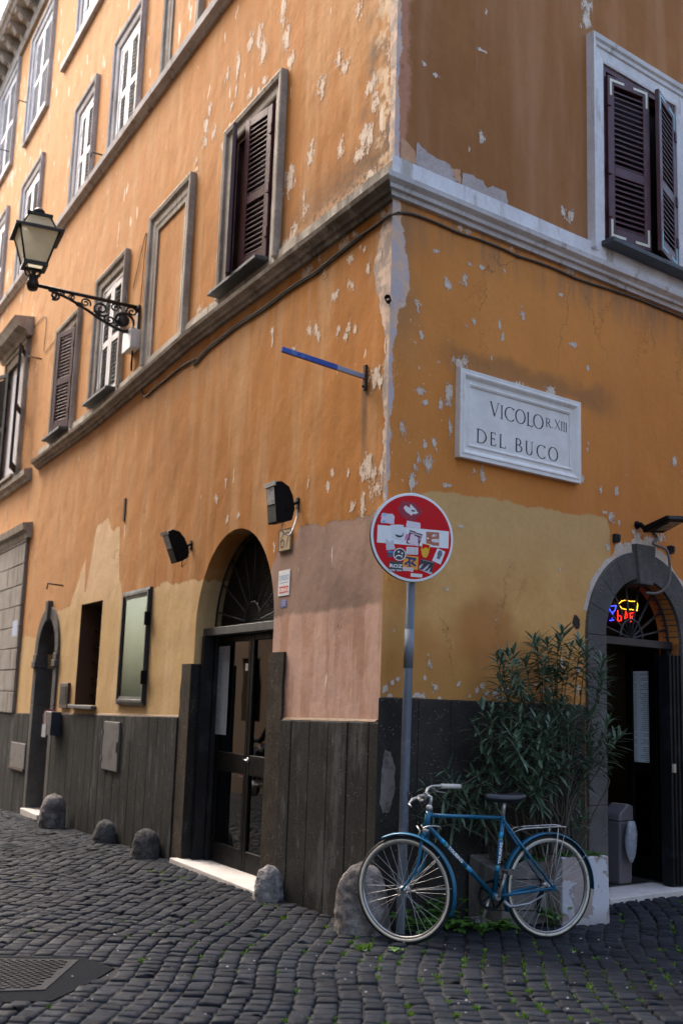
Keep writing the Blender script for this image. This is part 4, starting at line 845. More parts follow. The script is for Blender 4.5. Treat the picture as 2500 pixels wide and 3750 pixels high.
# ---- the buildings across the two streets (out of view, sized for the shade they cast; they show in the door glass)
def opp(fr, n0, ua, ub, h, mat, label, arches, sgn=1):
    root = thing('opposite_building', fr((ua + ub) / 2, n0, 0), label, 'building')
    q = MB(); hs = []
    for k, u in enumerate(np.arange(ua + 1.2, ub - 1.5, 2.6)):
        if k in arches: hs.append((arch(u, u + 1.5, -1, 2.0), .3))
        else: hs.append((rect(u + .2, u + 1.2, 1.0, 2.4), .2))
        for z in (4.6, 8.0):
            if z + 1.9 < h: hs.append((rect(u + .2, u + 1.3, z, z + 1.8), .2))
    q.plate(fr, [(ua, -1), (ub, -1), (ub, h), (ua, h)], [h_ for h_, _ in hs], n0)
    for h_, d in hs: q.loft([[fr(a_, n0, b_) for a_, b_ in h_], [fr(a_, n0 + d, b_) for a_, b_ in h_]], True, False)
    q.build('wall', mat, root)
    q = MB(); q.box(fr, ua, ub, n0 + .31, n0 + 4, -1, h - .02); q.build('building_body', M_DARK, root)
    q = MB()
    for h_, d in hs:
        if len(h_) > 6:
            c_ = (h_[0][0] + h_[1][0]) / 2; r_ = (h_[1][0] - h_[0][0]) / 2; ts = np.linspace(0, math.pi, 16)
            q.prism(fr, [(c_ + r_ * math.cos(t), 2 + r_ * math.sin(t)) for t in ts] + [(c_ - r_, -.6), (c_ - r_ - .22, -.6)] + [(c_ + (r_ + .22) * math.cos(t), 2 + (r_ + .22) * math.sin(t)) for t in ts[::-1]] + [(c_ + r_ + .22, -.6), (c_ + r_, -.6)], n0 - .04, n0 + .02)
    if q.v: q.build('stone_arch', M_LIME, root)
    q = MB(); q.box(fr, ua, ub, n0 - .5, n0 + .2, h, h + .2); q.build('eaves', M_LIMED, root); return root
opp(LF, 6.0, -9, 21, 13.5, simple('cream_render', (.42, .33, .22), .9, 0, .15, 2), 'cream building with arched doors across the left street, mirrored in the glass door', (2, 3, 5, 8))
opp(RF, 5.6, 2.2, 12, 7.5, simple('brown_render', (.30, .19, .12), .9, 0, .15, 2), 'brown rendered building out of view across the right lane, added for its shade', ())
# ================================================================ THINGS ON THE WALLS
def curved(q, fr, pts, n, r, steps=8, seg=6, wob=0.):
    P_ = [fr(*(lambda uz: (uz[0], n, uz[1]))(fr.hit(x, y, n))) for x, y in pts]; q.tube(bez(P_, steps), r, seg)
# --- street name plaque
pu0, pu1, pz0, pz1 = .645, 2.01, 3.235, 3.90
pl = thing('street_name_plaque', RF(1.33, 0, pz0), 'framed white marble street plaque engraved VICOLO DEL BUCO R. XIII', 'street sign')
mb = MB(); mb.box(RF, pu0 + .08, pu1 - .08, .003, .028, pz0 + .08, pz1 - .08); mb.build('slab', M_PLAQUE, pl, .002)
mb = MB(); surround(mb, RF, (pu0 + .125, pu1 - .125, pz0 + .115, pz1 - .115), .12, True, [(0, .01), (0, .036), (.018, .044), (.03, .034), (.05, .036), (.072, .056), (.085, .060), (.092, .054), (.12, .056), (.12, .0)])
mb.build('moulded_frame', M_PLAQUE, pl, .002)
# roman capitals as strokes: (thick, points) on a 0..1 high grid
Tk, Th = .135, .062
def arc(cx, cz, rx, rz, a0, a1, n=18): return [(cx + rx * math.cos(math.radians(a)), cz + rz * math.sin(math.radians(a))) for a in np.linspace(a0, a1, n)]
SER = lambda x, z, w_=.11: ('s', [(x - w_, z), (x + w_, z)])
GL = {
 'V': (.78, [(Tk, [(.06, 1), (.40, .0)]), (Th, [(.40, .0), (.72, 1)]), SER(.06, 1), SER(.72, 1)]),
 'I': (.22, [(Tk, [(.11, 0), (.11, 1)]), SER(.11, 0), SER(.11, 1)]),
 'C': (.78, [('o', arc(.48, .5, .42, .5, 48, 312)), (Th, [(.765, .80), (.78, .98)]), (Th, [(.74, .05), (.79, .2)])]),
 'O': (.94, [('o', arc(.47, .5, .42, .5, 0, 360, 30))]),
 'L': (.58, [(Tk, [(.11, 0), (.11, 1)]), (Th, [(.11, .025), (.56, .025)]), (Th, [(.555, .02), (.60, .20)]), SER(.11, 1), SER(.05, 0, .05)]),
 'R': (.70, [(Tk, [(.11, 0), (.11, 1)]), ('o', arc(.25, .74, .28, .235, 90, -90)), (Th, [(.11, .975), (.25, .975)]), (Th, [(.11, .505), (.28, .505)]), (Tk, [(.30, .5), (.68, .0)]), SER(.11, 0), SER(.05, 1, .05)]),
 '.': (.16, [(.11, [(.07, -.01), (.07, .09)])]),
 'X': (.80, [(Tk, [(.08, 1), (.72, 0)]), (Th, [(.70, 1), (.08, 0)]), SER(.08, 1), SER(.72, 0), SER(.70, 1, .09), SER(.08, 0, .09)]),
 'D': (.82, [(Tk, [(.11, 0), (.11, 1)]), ('o', arc(.30, .5, .48, .485, 90, -90)), (Th, [(.08, .975), (.30, .975)]), (Th, [(.08, .025), (.30, .025)]), SER(.05, 0, .05), SER(.05, 1, .05)]),
 'E': (.58, [(Tk, [(.11, 0), (.11, 1)]), (Th, [(.05, .975), (.50, .975)]), (Th, [(.11, .52), (.42, .52)]), (Th, [(.05, .025), (.54, .025)]), (Th, [(.50, .98), (.50, .84)]), (Th, [(.42, .60), (.42, .44)]), (Th, [(.53, .02), (.56, .18)])]),
 'B': (.66, [(Tk, [(.11, 0), (.11, 1)]), ('o', arc(.24, .755, .25, .225, 90, -90)), ('o', arc(.26, .27, .33, .25, 90, -90)), (Th, [(.05, .975), (.25, .975)]), (Th, [(.11, .525), (.27, .525)]), (Th, [(.05, .025), (.27, .025)])]),
 'U': (.78, [(Tk, [(.12, .32), (.12, 1)]), ('o', arc(.38, .32, .26, .31, 180, 360)), (Th, [(.64, .32), (.64, 1)]), SER(.12, 1), SER(.64, 1)]),
}
def strokes(q, M, ch, x0, z0, h, y, wx=.92):
    w_, st_ = GL[ch]; s = h
    for th, pts in st_:
        P_ = [(x0 + x * s * wx, z0 + z * s) for x, z in pts]
        if th == 's': th = .035
        for (a_, b_) in zip(P_[:-1], P_[1:]):
            dx, dz_ = b_[0] - a_[0], b_[1] - a_[1]; l = math.hypot(dx, dz_)
            if l < 1e-9: continue
            if th == 'o':
                v_ = abs(dz_) / l; t = (Th * .8 + (Tk - Th * .8) * v_ ** 1.6) * s
            else: t = th * s
            nx, nz = -dz_ / l * t / 2, dx / l * t / 2; ex_, ez_ = dx / l * t * .10, dz_ / l * t * .10
            q.quadf([M(a_[0] - ex_ + nx, y, a_[1] - ez_ + nz), M(b_[0] + ex_ + nx, y, b_[1] + ez_ + nz), M(b_[0] + ex_ - nx, y, b_[1] + ez_ - nz), M(a_[0] - ex_ - nx, y, a_[1] - ez_ - nz)]); y += .00002
    return x0 + w_ * s * wx
def z2p(x, y): return (1650 + x * .3061, 1330 + y * .3061)
def letter_at(chs, boxes, name='engraved_lettering'):
    q = MB()
    for ch, (xl, yb, xr, hgt) in zip(chs, boxes):
        u_a, z_a = R(*z2p(xl, yb), .029); _, z_t = R(*z2p(xl, yb - hgt), .029); u_b, _ = R(*z2p(xr, yb + (xr - xl) * .25), .029)
        h = z_t - z_a; strokes(q, RF, ch, u_a, z_a, h, .0288, (u_b - u_a) / h / GL[ch][0])
    q.build(name, M_INK, pl)
# glyph boxes read on the plaque: left x, baseline y at left, right x, cap height (enlarged-view pixels)
letter_at('VICOLO', [(468, 620, 575, 165), (590, 662, 625, 160), (640, 675, 752, 165), (768, 705, 892, 165), (908, 745, 980, 160), (982, 765, 1106, 165)])
letter_at('R.XIII', [(1134, 758, 1196, 105), (1208, 774, 1222, 105), (1240, 783, 1306, 110), (1312, 806, 1334, 108), (1340, 814, 1362, 108), (1367, 822, 1389, 108)])
letter_at('DELBUCO', [(306, 945, 425, 165), (468, 980, 540, 160), (580, 1008, 652, 160), (768, 1055, 855, 162), (888, 1088, 985, 160), (1022, 1125, 1125, 160), (1164, 1155, 1280, 162)])
# --- no-entry sign on its pole
gp = G(1465, 3425); ptop = V(gp[0] + .022, gp[1], 2.84)
sg = thing('road_sign', gp, 'round red no-entry road sign covered in stickers on a grey pole by the corner', 'road sign')
mb = MB(); pt = ptop - V(gp[0], gp[1], 0); pm = gp + (ptop - gp) * .5
mb.tube([gp - Z3 * .1, gp, gp + (ptop - gp) * .33, pm, ptop], .0305, 20); mb.build('pole', M_GALV, sg)
mb = MB(); mb.tube([ptop, ptop + Z3 * .006, ptop + Z3 * .012], [.034, .034, .028], 20); mb.build('pole_cap', M_GALV, sg)
mb = MB(); k_ = gp + (ptop - gp) * .59; mb.tube([k_, k_ + (ptop - gp) * .09], .0315, 20); mb.build('pole_collar', simple('pale_band', (.17, .19, .22), .6, .1, .2, 30), sg)
sa = math.radians(19.5); SX = V(math.cos(sa), math.sin(sa), 0); SY = V(math.sin(sa), -math.cos(sa), 0)
rl = math.radians(-1.6); SX2 = SX * math.cos(rl) + Z3 * math.sin(rl); SZ2 = Z3 * math.cos(rl) - SX * math.sin(rl)
pc = gp + (ptop - gp) * (2.555 / 2.84) + SY * .052; SF = Frame(pc, SX2, SY, SZ2)
def S(x, y, n=.0): return SF.hit(1330 + x * .23597, 1780 + y * .23597, n)
sc0 = S(757, 795); SF = Frame(SF(sc0[0], 0, sc0[1]), SX2, SY, SZ2); SR = .298
mb = MB(); mb.loft([[SF(r_ * math.cos(t), n_, r_ * math.sin(t)) for t in np.arange(72) * 2 * math.pi / 72] for r_, n_ in ((SR - .004, -.012), (SR, -.012), (SR + .001, .004), (SR - .003, .006))], True, True)
face = mb.build('sign_panel', M_SWHITE, sg)
mb = MB(); mb.quadf([SF((SR - .0165) * math.cos(t), .0072, (SR - .0165) * math.sin(t)) for t in np.arange(72) * 2 * math.pi / 72]); mb.build('red_disc', M_RED, face)
mb = MB(); mb.loft([[SF(r_ * math.cos(t), n_, r_ * math.sin(t)) for t in np.arange(72) * 2 * math.pi / 72] for r_, n_ in ((SR + .0005, -.018), (SR + .0025, -.018), (SR + .0025, .003), (SR + .0005, .003))], True, False, True, True); mb.build('rim', M_BLACKB, face)
mb = MB(); mb.box(SF, -.09, .09, -.052, -.018, .10, .13); mb.box(SF, -.09, .09, -.052, -.018, -.15, -.12); mb.build('bracket', M_GALV, sg)
def spoly(pts, n, mat, name, parent=None, jag=0.):
    P_ = []
    for i_ in range(len(pts)):
        a_, b_ = pts[i_], pts[(i_ + 1) % len(pts)]
        for t in (np.linspace(0, 1, 7)[:-1] if jag else (0,)): P_.append(S(a_[0] + (b_[0] - a_[0]) * t + rnd.uniform(-jag, jag), a_[1] + (b_[1] - a_[1]) * t + rnd.uniform(-jag, jag), 0))
    q = MB(); q.plate(SF, P_, [], .0072 + n); return q.build(name, mat, parent or face)
K = lambda n, r, g_, b: simple('ink_' + n, srgb(r, g_, b), .5, 0, .06, 40)
spoly([(215, 603), (1318, 706), (1310, 971), (203, 876)], .0006, M_SWHITE, 'white_bar')
def sticker(name, pts, n, mat, label, jag=0.):
    o = spoly(pts, n, mat, 'sticker', face, jag); o['label'] = label; return o
sticker('s', [(600, 225), (790, 270), (920, 400), (760, 560), (600, 480), (520, 360)], .0005, simple('red_residue', (.30, .010, .035), .5), 'darker square of residue')
sticker('s', [(612, 340), (650, 303), (712, 345), (722, 285), (775, 330), (808, 372), (842, 420), (795, 440), (765, 425), (738, 462), (690, 425), (648, 395)], .0009, K('torn', 225, 222, 222), 'torn white sticker remnant near the top', 5)
spoly([(730, 372), (795, 380), (790, 402), (745, 400)], .0013, K('blk', 60, 60, 62), 'sticker_mark', None, 4)
s1 = sticker('s', [(278, 417), (450, 440), (474, 470), (470, 590), (262, 572)], .0009, K('pale', 215, 205, 220), 'pale torn sticker with light blue corners', 5)
spoly([(282, 420), (345, 430), (342, 470), (280, 462)], .0012, K('lblue', 150, 195, 225), 'sticker_mark', s1); spoly([(295, 540), (330, 535), (330, 570), (285, 568)], .0012, K('mblue', 90, 165, 215), 'sticker_mark', s1)
sticker('s', [(672, 538), (865, 575), (880, 600), (872, 665), (652, 640)], .0009, K('lilac', 222, 212, 222), 'pale blank sticker above the bar', 3)
s2 = sticker('s', [(412, 600), (620, 605), (612, 635), (660, 655), (640, 870), (560, 880), (420, 790)], .0010, K('white2', 222, 224, 228), 'white sticker with a black curved drawing', 3)
spoly([(482, 752), (520, 758), (560, 770), (590, 765), (612, 720), (618, 690), (608, 780), (570, 802), (530, 800), (500, 785)], .0013, K('blk', 60, 60, 62), 'sticker_mark', s2)
def stext(txt, x0, y0, x1, y1, size, n, mat, parent, bold=.0, sx=1.):
    a_ = S(x0, y0, 0); b_ = S(x1, y1, 0); dx, dz_ = b_[0] - a_[0], b_[1] - a_[1]; l = math.hypot(dx, dz_); e = V(dx, dz_) / l
    c = bpy.data.curves.new('t', 'FONT'); c.body = txt; c.offset = bold; c.resolution_u = 3; o = bpy.data.objects.new('t', c); bpy.context.view_layer.update(); me_ = bpy.data.meshes.new_from_object(o)
    xs = [v_.co.x for v_ in me_.vertices]; ys = [v_.co.y for v_ in me_.vertices]; w0 = max(xs) - min(xs); h0 = max(ys) - min(ys); hz = size
    q = MB(); q.v = []
    for v_ in me_.vertices:
        X = (v_.co.x - min(xs)) / w0 * l; Y = (v_.co.y - min(ys)) / h0 * hz
        q.v.append(tuple(SF(a_[0] + e[0] * X - e[1] * Y, .0072 + n, a_[1] + e[1] * X + e[0] * Y)))
    for p in me_.polygons: q.f.append(tuple(p.vertices)); q.sm.append(False)
    bpy.data.meshes.remove(me_); bpy.data.objects.remove(o); bpy.data.curves.remove(c); return q.build('lettering', mat, parent)
stext('NO. IF ITS BAD NO 137', 430, 800, 610, 850, .0035, .0013, K('blk', 60, 60, 62), s2)
s3 = sticker('s', [(713, 680), (912, 757), (850, 940), (650, 890)], .0015, K('plum', 105, 40, 70), 'plum and white torn sticker reading SORBONNE', 4)
spoly([(735, 735), (790, 770), (840, 800), (835, 860), (850, 935), (720, 905), (670, 870), (715, 820), (720, 770)], .0018, K('pinkw', 226, 205, 212), 'sticker_mark', s3, 8)
spoly([(655, 740), (700, 755), (690, 800), (640, 850), (625, 840), (640, 790)], .0020, K('magenta', 215, 120, 175), 'sticker_mark', s3, 3)
for t in (20, 5, -10, -25, -40): c_ = (835, 820); q_ = math.radians(t); spoly([(c_[0] + 8 * math.cos(q_), c_[1] - 8 * math.sin(q_)), (c_[0] + 55 * math.cos(q_ + .08), c_[1] - 55 * math.sin(q_ + .08)), (c_[0] + 55 * math.cos(q_ - .04), c_[1] - 55 * math.sin(q_ - .04))], .0021, K('pinkw', 226, 205, 212), 'sticker_mark', s3)
stext('SORBONNE', 705, 722, 900, 795, .0095, .0022, K('wt', 235, 235, 235), s3, .02)
sticker('s', [(333, 815), (360, 830), (400, 870), (462, 825), (482, 985), (352, 998)], .0013, K('greyt', 196, 198, 204), 'crumpled grey torn sticker below the bar', 5)
s4 = sticker('s', [(366, 1003), (462, 1010), (460, 1110), (362, 1105)], .0009, K('navy', 45, 60, 95), 'small navy sticker with orange lettering')
spoly([(372, 1006), (460, 1012), (458, 1040), (370, 1036)], .0012, K('sky', 50, 135, 190), 'sticker_mark', s4); stext('TRIBE', 375, 1070, 452, 1074, .006, .0013, K('orng', 205, 90, 60), s4, .01); stext('EUROPA', 372, 1097, 455, 1101, .006, .0013, K('orng', 205, 90, 60), s4, .01)
s5 = sticker('s', [(660, 945), (842, 955), (838, 1068), (655, 1060)], .0009, K('paper', 222, 218, 218), 'white sticker with lines of small print')
for y_ in (972, 991, 1010, 1029, 1046): spoly([(672, y_), (822, y_ + 7), (822, y_ + 11), (672, y_ + 4)], .0012, K('grey1', 140, 138, 140), 'sticker_mark', s5)
s6 = sticker('s', [(905, 890), (1028, 915), (1012, 1000), (1005, 1040), (985, 1090), (960, 1115), (920, 1105), (900, 1070), (892, 1020), (884, 985)], .0010, K('yel', 232, 180, 20), 'yellow sticker with a round face drawn in red')
spoly([(912, 900), (1018, 922), (1000, 985), (975, 958), (945, 955), (920, 975), (900, 975)], .0013, M_RED, 'sticker_mark', s6)
for pts in ([(925, 990), (955, 997), (955, 1001), (925, 994)], [(972, 995), (998, 998), (998, 1002), (972, 999)], [(950, 1035), (975, 1040), (974, 1044), (950, 1040)], [(935, 1065), (955, 1076), (985, 1068), (958, 1082)]): spoly(pts, .0014, M_RED, 'sticker_mark', s6)
s7 = sticker('s', [(1140, 965), (1262, 1022), (1188, 1220), (1058, 1160)], .0009, K('paper2', 224, 226, 230), 'white sticker with a grey hooded head')
spoly([(1155, 1010), (1180, 998), (1205, 1010), (1216, 1045), (1208, 1080), (1180, 1115), (1178, 1145), (1122, 1122), (1140, 1095), (1138, 1050)], .0012, K('grey2', 95, 98, 112), 'sticker_mark', s7)
for y_ in (1030, 1052, 1075, 1095): spoly([(1155, y_), (1205, y_ + 6), (1205, y_ + 9), (1155, y_ + 3)], .0014, K('grey3', 170, 172, 182), 'sticker_mark', s7)
s8 = sticker('s', [(648, 1078), (838, 1096), (846, 1110), (832, 1305), (602, 1282), (602, 1200)], .0010, K('amber', 230, 155, 30), 'amber sticker with a navy monogram')
for pts in ([(690, 1105), (720, 1105), (722, 1245), (692, 1245)], [(640, 1095), (740, 1108), (812, 1118), (800, 1140), (760, 1150), (640, 1118)], [(630, 1200), (690, 1160), (700, 1180), (665, 1215), (690, 1222), (630, 1228)], [(722, 1190), (775, 1145), (812, 1120), (810, 1150), (760, 1185), (812, 1235), (808, 1252), (775, 1245), (722, 1205)], [(672, 1240), (750, 1245), (750, 1256), (672, 1252)]): spoly(pts, .0013, K('mono', 45, 40, 100), 'sticker_mark', s8)
sticker('s', [(605, 1255), (768, 1270), (762, 1330), (605, 1315)], .0015, K('torn2', 214, 190, 190), 'torn pale strip over the amber sticker', 6)
s9 = sticker('s', [(888, 1128), (1090, 1180), (1048, 1378), (845, 1290)], .0010, K('charc', 48, 44, 50), 'black sticker with pale slashes and small lettering')
for pts in ([(865, 1235), (920, 1205), (880, 1275), (850, 1285)], [(905, 1300), (1018, 1210), (985, 1275), (940, 1310)], [(985, 1310), (1030, 1270), (1020, 1310), (1000, 1345)], [(850, 1290), (1055, 1340), (1048, 1378)]): spoly(pts, .0013, K('paleg', 190, 186, 196), 'sticker_mark', s9)
stext('L ASPETTO E UNA GUERRA', 895, 1150, 1080, 1192, .0035, .0014, K('wt', 235, 235, 235), s9)
s10 = sticker('s', [(964, 710), (1166, 722), (1166, 932), (1080, 925), (1028, 905), (965, 892)], .0010, K('tan', 185, 105, 75), 'orange brown square sticker with a cartoon grin')
spoly([(1045, 850), (1060, 825), (1160, 825), (1162, 880), (1080, 875)], .0013, K('wt', 235, 235, 235), 'sticker_mark', s10); spoly([(1045, 780), (1070, 750), (1110, 745), (1132, 775), (1090, 788)], .0013, K('wt', 235, 235, 235), 'sticker_mark', s10); spoly([(970, 805), (1000, 798), (1012, 818), (985, 828)], .0013, K('wt', 235, 235, 235), 'sticker_mark', s10)
for pts in ([(1010, 770), (1030, 745), (1035, 750), (1018, 775), (1022, 865), (1016, 865)], [(1042, 775), (1090, 735), (1135, 770), (1132, 775), (1090, 742), (1046, 780)], [(1090, 760), (1108, 758), (1108, 778), (1092, 778)], [(1030, 915), (1060, 900), (1082, 922), (1070, 926), (1056, 908)]): spoly(pts, .0015, K('blk', 60, 60, 62), 'sticker_mark', s10)
for x_ in (1075, 1092, 1110, 1128, 1145): spoly([(x_, 828), (x_ + 3, 828), (x_ + 5, 878), (x_ + 2, 878)], .0015, K('blk', 60, 60, 62), 'sticker_mark', s10)
s11 = spoly(arc(554, 1062, 98, 98, 0, 350, 36), .0018, K('wt', 235, 235, 235), 'sticker'); s11['label'] = 'round black and white sticker with a sad crying face'
spoly(arc(554, 1062, 86, 86, 0, 350, 36), .0021, K('blk', 60, 60, 62), 'sticker_mark', s11)
for cx_, cy_, r_ in ((538, 1022, 14), (592, 1046, 13), (597, 1078, 6)): spoly(arc(cx_, cy_, r_, r_, 0, 340, 14), .0024, K('wt', 235, 235, 235), 'sticker_mark', s11)
spoly(arc(540, 1120, 58, 50, -165, -10, 12) + arc(540, 1122, 44, 36, -10, -165, 12), .0024, K('wt', 235, 235, 235), 'sticker_mark', s11)
s12 = sticker('s', [(397, 1163), (602, 1175), (598, 1335), (388, 1318)], .0016, K('blk', 60, 60, 62), 'black sticker lettered ROZ DHR TFW')
stext('ROZ', 400, 1262, 596, 1276, .0235, .0019, K('wt', 235, 235, 235), s12, .03); stext('DHR TFW', 396, 1318, 590, 1328, .0115, .0019, K('wt', 235, 235, 235), s12, .03)
sticker('s', [(726, 1352), (906, 1370), (902, 1422), (724, 1408)], .0009, K('offw', 224, 220, 214), 'blank white strip at the bottom of the sign')
# --- house number
mb = MB(); na, nb_ = L(1028, 1944), L(1068, 2006); u0, u1 = nb_[0], na[0]; z0, z1 = 2.63, 2.81
num = thing('house_number', LF((u0 + u1) / 2, 0, z0), 'small stone tile with house number 67 above the notice', 'number plate')
mb.box(LF, u0, u1, .001, .014, z0, z1); mb.build('tile', simple('buff_tile', (.46, .33, .19), .8, 0, .12, 12, .3), num, .003)
mb = MB(); wd = u1 - u0
for a_, b_ in ((0, .006), (1, -.006)): mb.box(LF, u0 + a_ * wd, u0 + a_ * wd + b_ * 1., .0135, .016, z0, z1)
mb.box(LF, u0 + .006, u1 - .006, .0135, .016, z0, z0 + .006); mb.box(LF, u0 + .006, u1 - .006, .0135, .016, z1 - .006, z1); mb.build('border', M_INK, num)
NF = Frame(LF(u1, .0165, z0), -dL, nL); h_ = .115; zb = .03; mb = MB()
def thick(q, M, pts, t, y=0.):
    for a_, b_ in zip(pts[:-1], pts[1:]):
        dx, dz_ = b_[0] - a_[0], b_[1] - a_[1]; l = math.hypot(dx, dz_) + 1e-9; nx, nz = -dz_ / l * t / 2, dx / l * t / 2; ex_, ez_ = dx / l * t * .3, dz_ / l * t * .3
        q.quadf([M(a_[0] - ex_ + nx, y, a_[1] - ez_ + nz), M(b_[0] + ex_ + nx, y, b_[1] + ez_ + nz), M(b_[0] + ex_ - nx, y, b_[1] + ez_ - nz), M(a_[0] - ex_ - nx, y, a_[1] - ez_ - nz)]); y += .00003
w6 = wd * .32
thick(mb, NF, [(wd * .18 + w6 * x, zb + h_ * z) for x, z in [(.85, 1.0), (.45, .88), (.12, .6), (0, .35), (.08, .1), (.45, 0), (.85, .1), (.95, .3), (.8, .5), (.45, .55), (.12, .42)]], .010)
thick(mb, NF, [(wd * .56 + w6 * x, zb + h_ * z) for x, z in [(0, .92), (.1, 1.0), (1.0, 1.0), (.75, .6), (.5, .3), (.42, 0)]], .010); mb.build('digits', M_INK, num)
# --- notices by the door
def notice(u0, u1, z0, z1, label, mat, fr=LF, name='notice', n=.001, t=.004):
    o = thing(name, fr((u0 + u1) / 2, n, z0), label, 'notice'); q = MB(); q.box(fr, u0, u1, n, n + t, z0, z1); q.build('sheet', mat, o); return o
u1_, u0_2 = 1.635, 1.43; nt_ = notice(u0_2, u1_, 2.27, 2.475, 'white closing-day notice reading CHIUSO DOMENICA right of the glass door', K('paperw', 214, 216, 220))
TF = Frame(LF(u1_, .0055, 2.27), -dL, nL); ww = u1_ - u0_2
mb = MB(); mb.text(TF, 'CHIUSO', .058, 0, ww * .5, .125, 'CENTER', .001, .85); mb.build('lettering', K('ltblue', 105, 160, 200), nt_)
mb = MB(); mb.box(TF, ww * .1, ww * .92, .0, .0003, .02, .075); mb.build('red_panel', K('redp', 200, 60, 70), nt_)
mb = MB(); mb.text(TF, 'DOMENICA', .042, .0006, ww * .51, .032, 'CENTER', .001, .80); mb.build('lettering', K('wt', 235, 235, 235), nt_)
mb = MB(); mb.box(TF, ww * .15, ww * .85, 0, .0003, .1, .106); mb.build('rule', K('ltblue', 105, 160, 200), nt_)
nt2 = notice(1.475, 1.575, 2.175, 2.235, 'tiny blue sticker under the closing-day notice', K('bluest', 70, 85, 160), n=.001, t=.002)
mb = MB(); TF = Frame(LF(1.57, .0035, 2.18), -dL, nL)
for k in range(4): mb.box(TF, .006 + .003 * (k % 2), .08, 0, .0003, .010 + k * .012, .014 + k * .012)
mb.build('print', K('bluew', 150, 160, 205), nt2)
def menu(fr, u0, u1, z0, z1, n, label, rev, pm=None):
    o = thing('menu_sheet', fr((u0 + u1) / 2, n, z0), label, 'menu'); q = MB(); q.box(fr, u0, u1, n, n + .002, z0, z1); q.build('sheet', pm or K('menup', 140, 150, 160), o)
    q = MB(); z = z1 - .03; a_, b_ = (u1, u0) if rev else (u0, u1)
    while z > z0 + .02:
        l1 = rnd.uniform(.25, .5); gap = rnd.random() < .12
        if not gap:
            x0, x1 = sorted((a_ + (b_ - a_) * .1, a_ + (b_ - a_) * (.1 + l1))); q.box(fr, x0, x1, n + .0022, n + .0028, z, z + .004)
            x0, x1 = sorted((a_ + (b_ - a_) * .8, a_ + (b_ - a_) * .92)); q.box(fr, x0, x1, n + .0022, n + .0028, z, z + .004)
        z -= .0165
    q.build('printed_lines', K('grey4', 90, 95, 105), o)
mu0, mu1 = L(838, 2500, nd + .01)[0], L(795, 2500, nd + .01)[0]
menu(LF, mu0, mu1, L(815, 2690, nd)[1], L(815, 2368, nd)[1], nd + .013, 'long narrow menu sheet taped inside the glass double door', True)
for (x0, y0, x1, y1, lab, c_) in ((898, 2430, 925, 2455, 'small white sticker on the upper door pane', 'w'), (877, 2822, 904, 2848, 'small white and red sticker on the lower door pane', 'r')):
    a_, b_ = L(x0, y0, nd), L(x1, y1, nd); o = notice(b_[0], a_[0], b_[1], a_[1], lab, K('paperw', 214, 216, 220), n=nd - .005, t=.002, name='door_sticker')
    q = MB(); TF = Frame(LF(a_[0], nd - .0025, b_[1]), -dL, nL); w_ = a_[0] - b_[0]; h_ = a_[1] - b_[1]
    if c_ == 'w': q.text(TF, 'ITALIANA', h_ * .45, 0, w_ * .5, h_ * .3, 'CENTER', 0, .7); q.build('lettering', K('grey4', 90, 95, 105), o)
    else: q.box(TF, w_ * .08, w_ * .35, 0, .0003, h_ * .15, h_ * .8); q.box(TF, w_ * .4, w_ * .9, 0, .0003, h_ * .15, h_ * .3); q.build('print', K('redp', 200, 60, 70), o)
# interior: lit shelf with bottles behind the glass door
ni = -1.55; a_, b_ = L(905, 2515, ni), L(965, 2515, ni); u0, u1 = min(a_[0], b_[0]) - .25, max(a_[0], b_[0]) + .1; zl_ = L(930, 2521, ni)[1]
sh = thing('back_bar_shelf', LF((u0 + u1) / 2, ni, zl_ - .6), 'lit shelf of bottles seen through the glass door', 'shelf')
mb = MB(); mb.box(LF, u0, u1, ni - .25, ni, zl_ - .28, zl_ - .25); mb.box(LF, u0, u1, ni - .25, ni, zl_ - .6, zl_ - .57); mb.box(LF, u0, u1, ni - .27, ni - .25, zl_ - .6, zl_ + .06); mb.box(LF, u0, u1, ni - .25, ni + .02, zl_ + .03, zl_ + .06); mb.build('shelf_board', simple('shelf_wood', (.20, .12, .06), .6), sh)
mb = MB(); mb.tube([LF(u0 + .03, ni, zl_), LF(u1 - .03, ni, zl_)], .018, 8); mb.build('tube_light', emis('tube_glow', (1., .88, .55), 2.), sh)
for k in range(9):
    q = MB(); x = u0 + .05 + k * (u1 - u0 - .1) / 8; q.disc(Frame(LF(x, ni - .1, zl_ - .25), dL, Z3, nL), [(0, 0), (.028, 0), (.028, .13), (.011, .17), (.011, .20), (0, .2)], 10)
    o = q.build('bottle', simple('bottle_' + 'abc'[k % 3], [(.25, .22, .03), (.06, .12, .02), (.3, .12, .02)][k % 3], .2)); tag(o, 'small bottle on the lit shelf behind the glass door', 'bottle', 'bottles on the lit shelf')
# --- menu display case / glazed window at left of the door
a_, b_ = L(510, 2163), L(584, 2583); cu1, cu0 = 5.65, 4.70; cz0, cz1 = 1.35, 2.62
cz0 = L(535, 2588)[1]; cz1 = L(560, 2145)[1]
cs = thing('display_case', LF((cu0 + cu1) / 2, 0, cz0), 'tall black framed glass display case on the ochre wall', 'display case')
mb = MB(); surround(mb, LF, (cu0 + .10, cu1 - .10, cz0 + .10, cz1 - .10), .10, True, [(0, .0), (0, .028), (.03, .032), (.035, .042), (.062, .042), (.066, .032), (.09, .028), (.09, .0)]); mb.build('case_frame', simple('case_metal', (.014, .015, .018), .5, .1, .2, 10), cs)
mb = MB(); mb.box(LF, cu0 + .10, cu1 - .10, .018, .022, cz0 + .10, cz1 - .10); mb.build('glass_pane', M_GLASSC, cs)
mb = MB(); mb.box(LF, cu0 + .1, cu1 - .1, .004, .01, cz0 + .1, cz1 - .1); mb.build('back_panel', simple('case_back', (.03, .035, .037), .7, 0, .1, 3), cs)
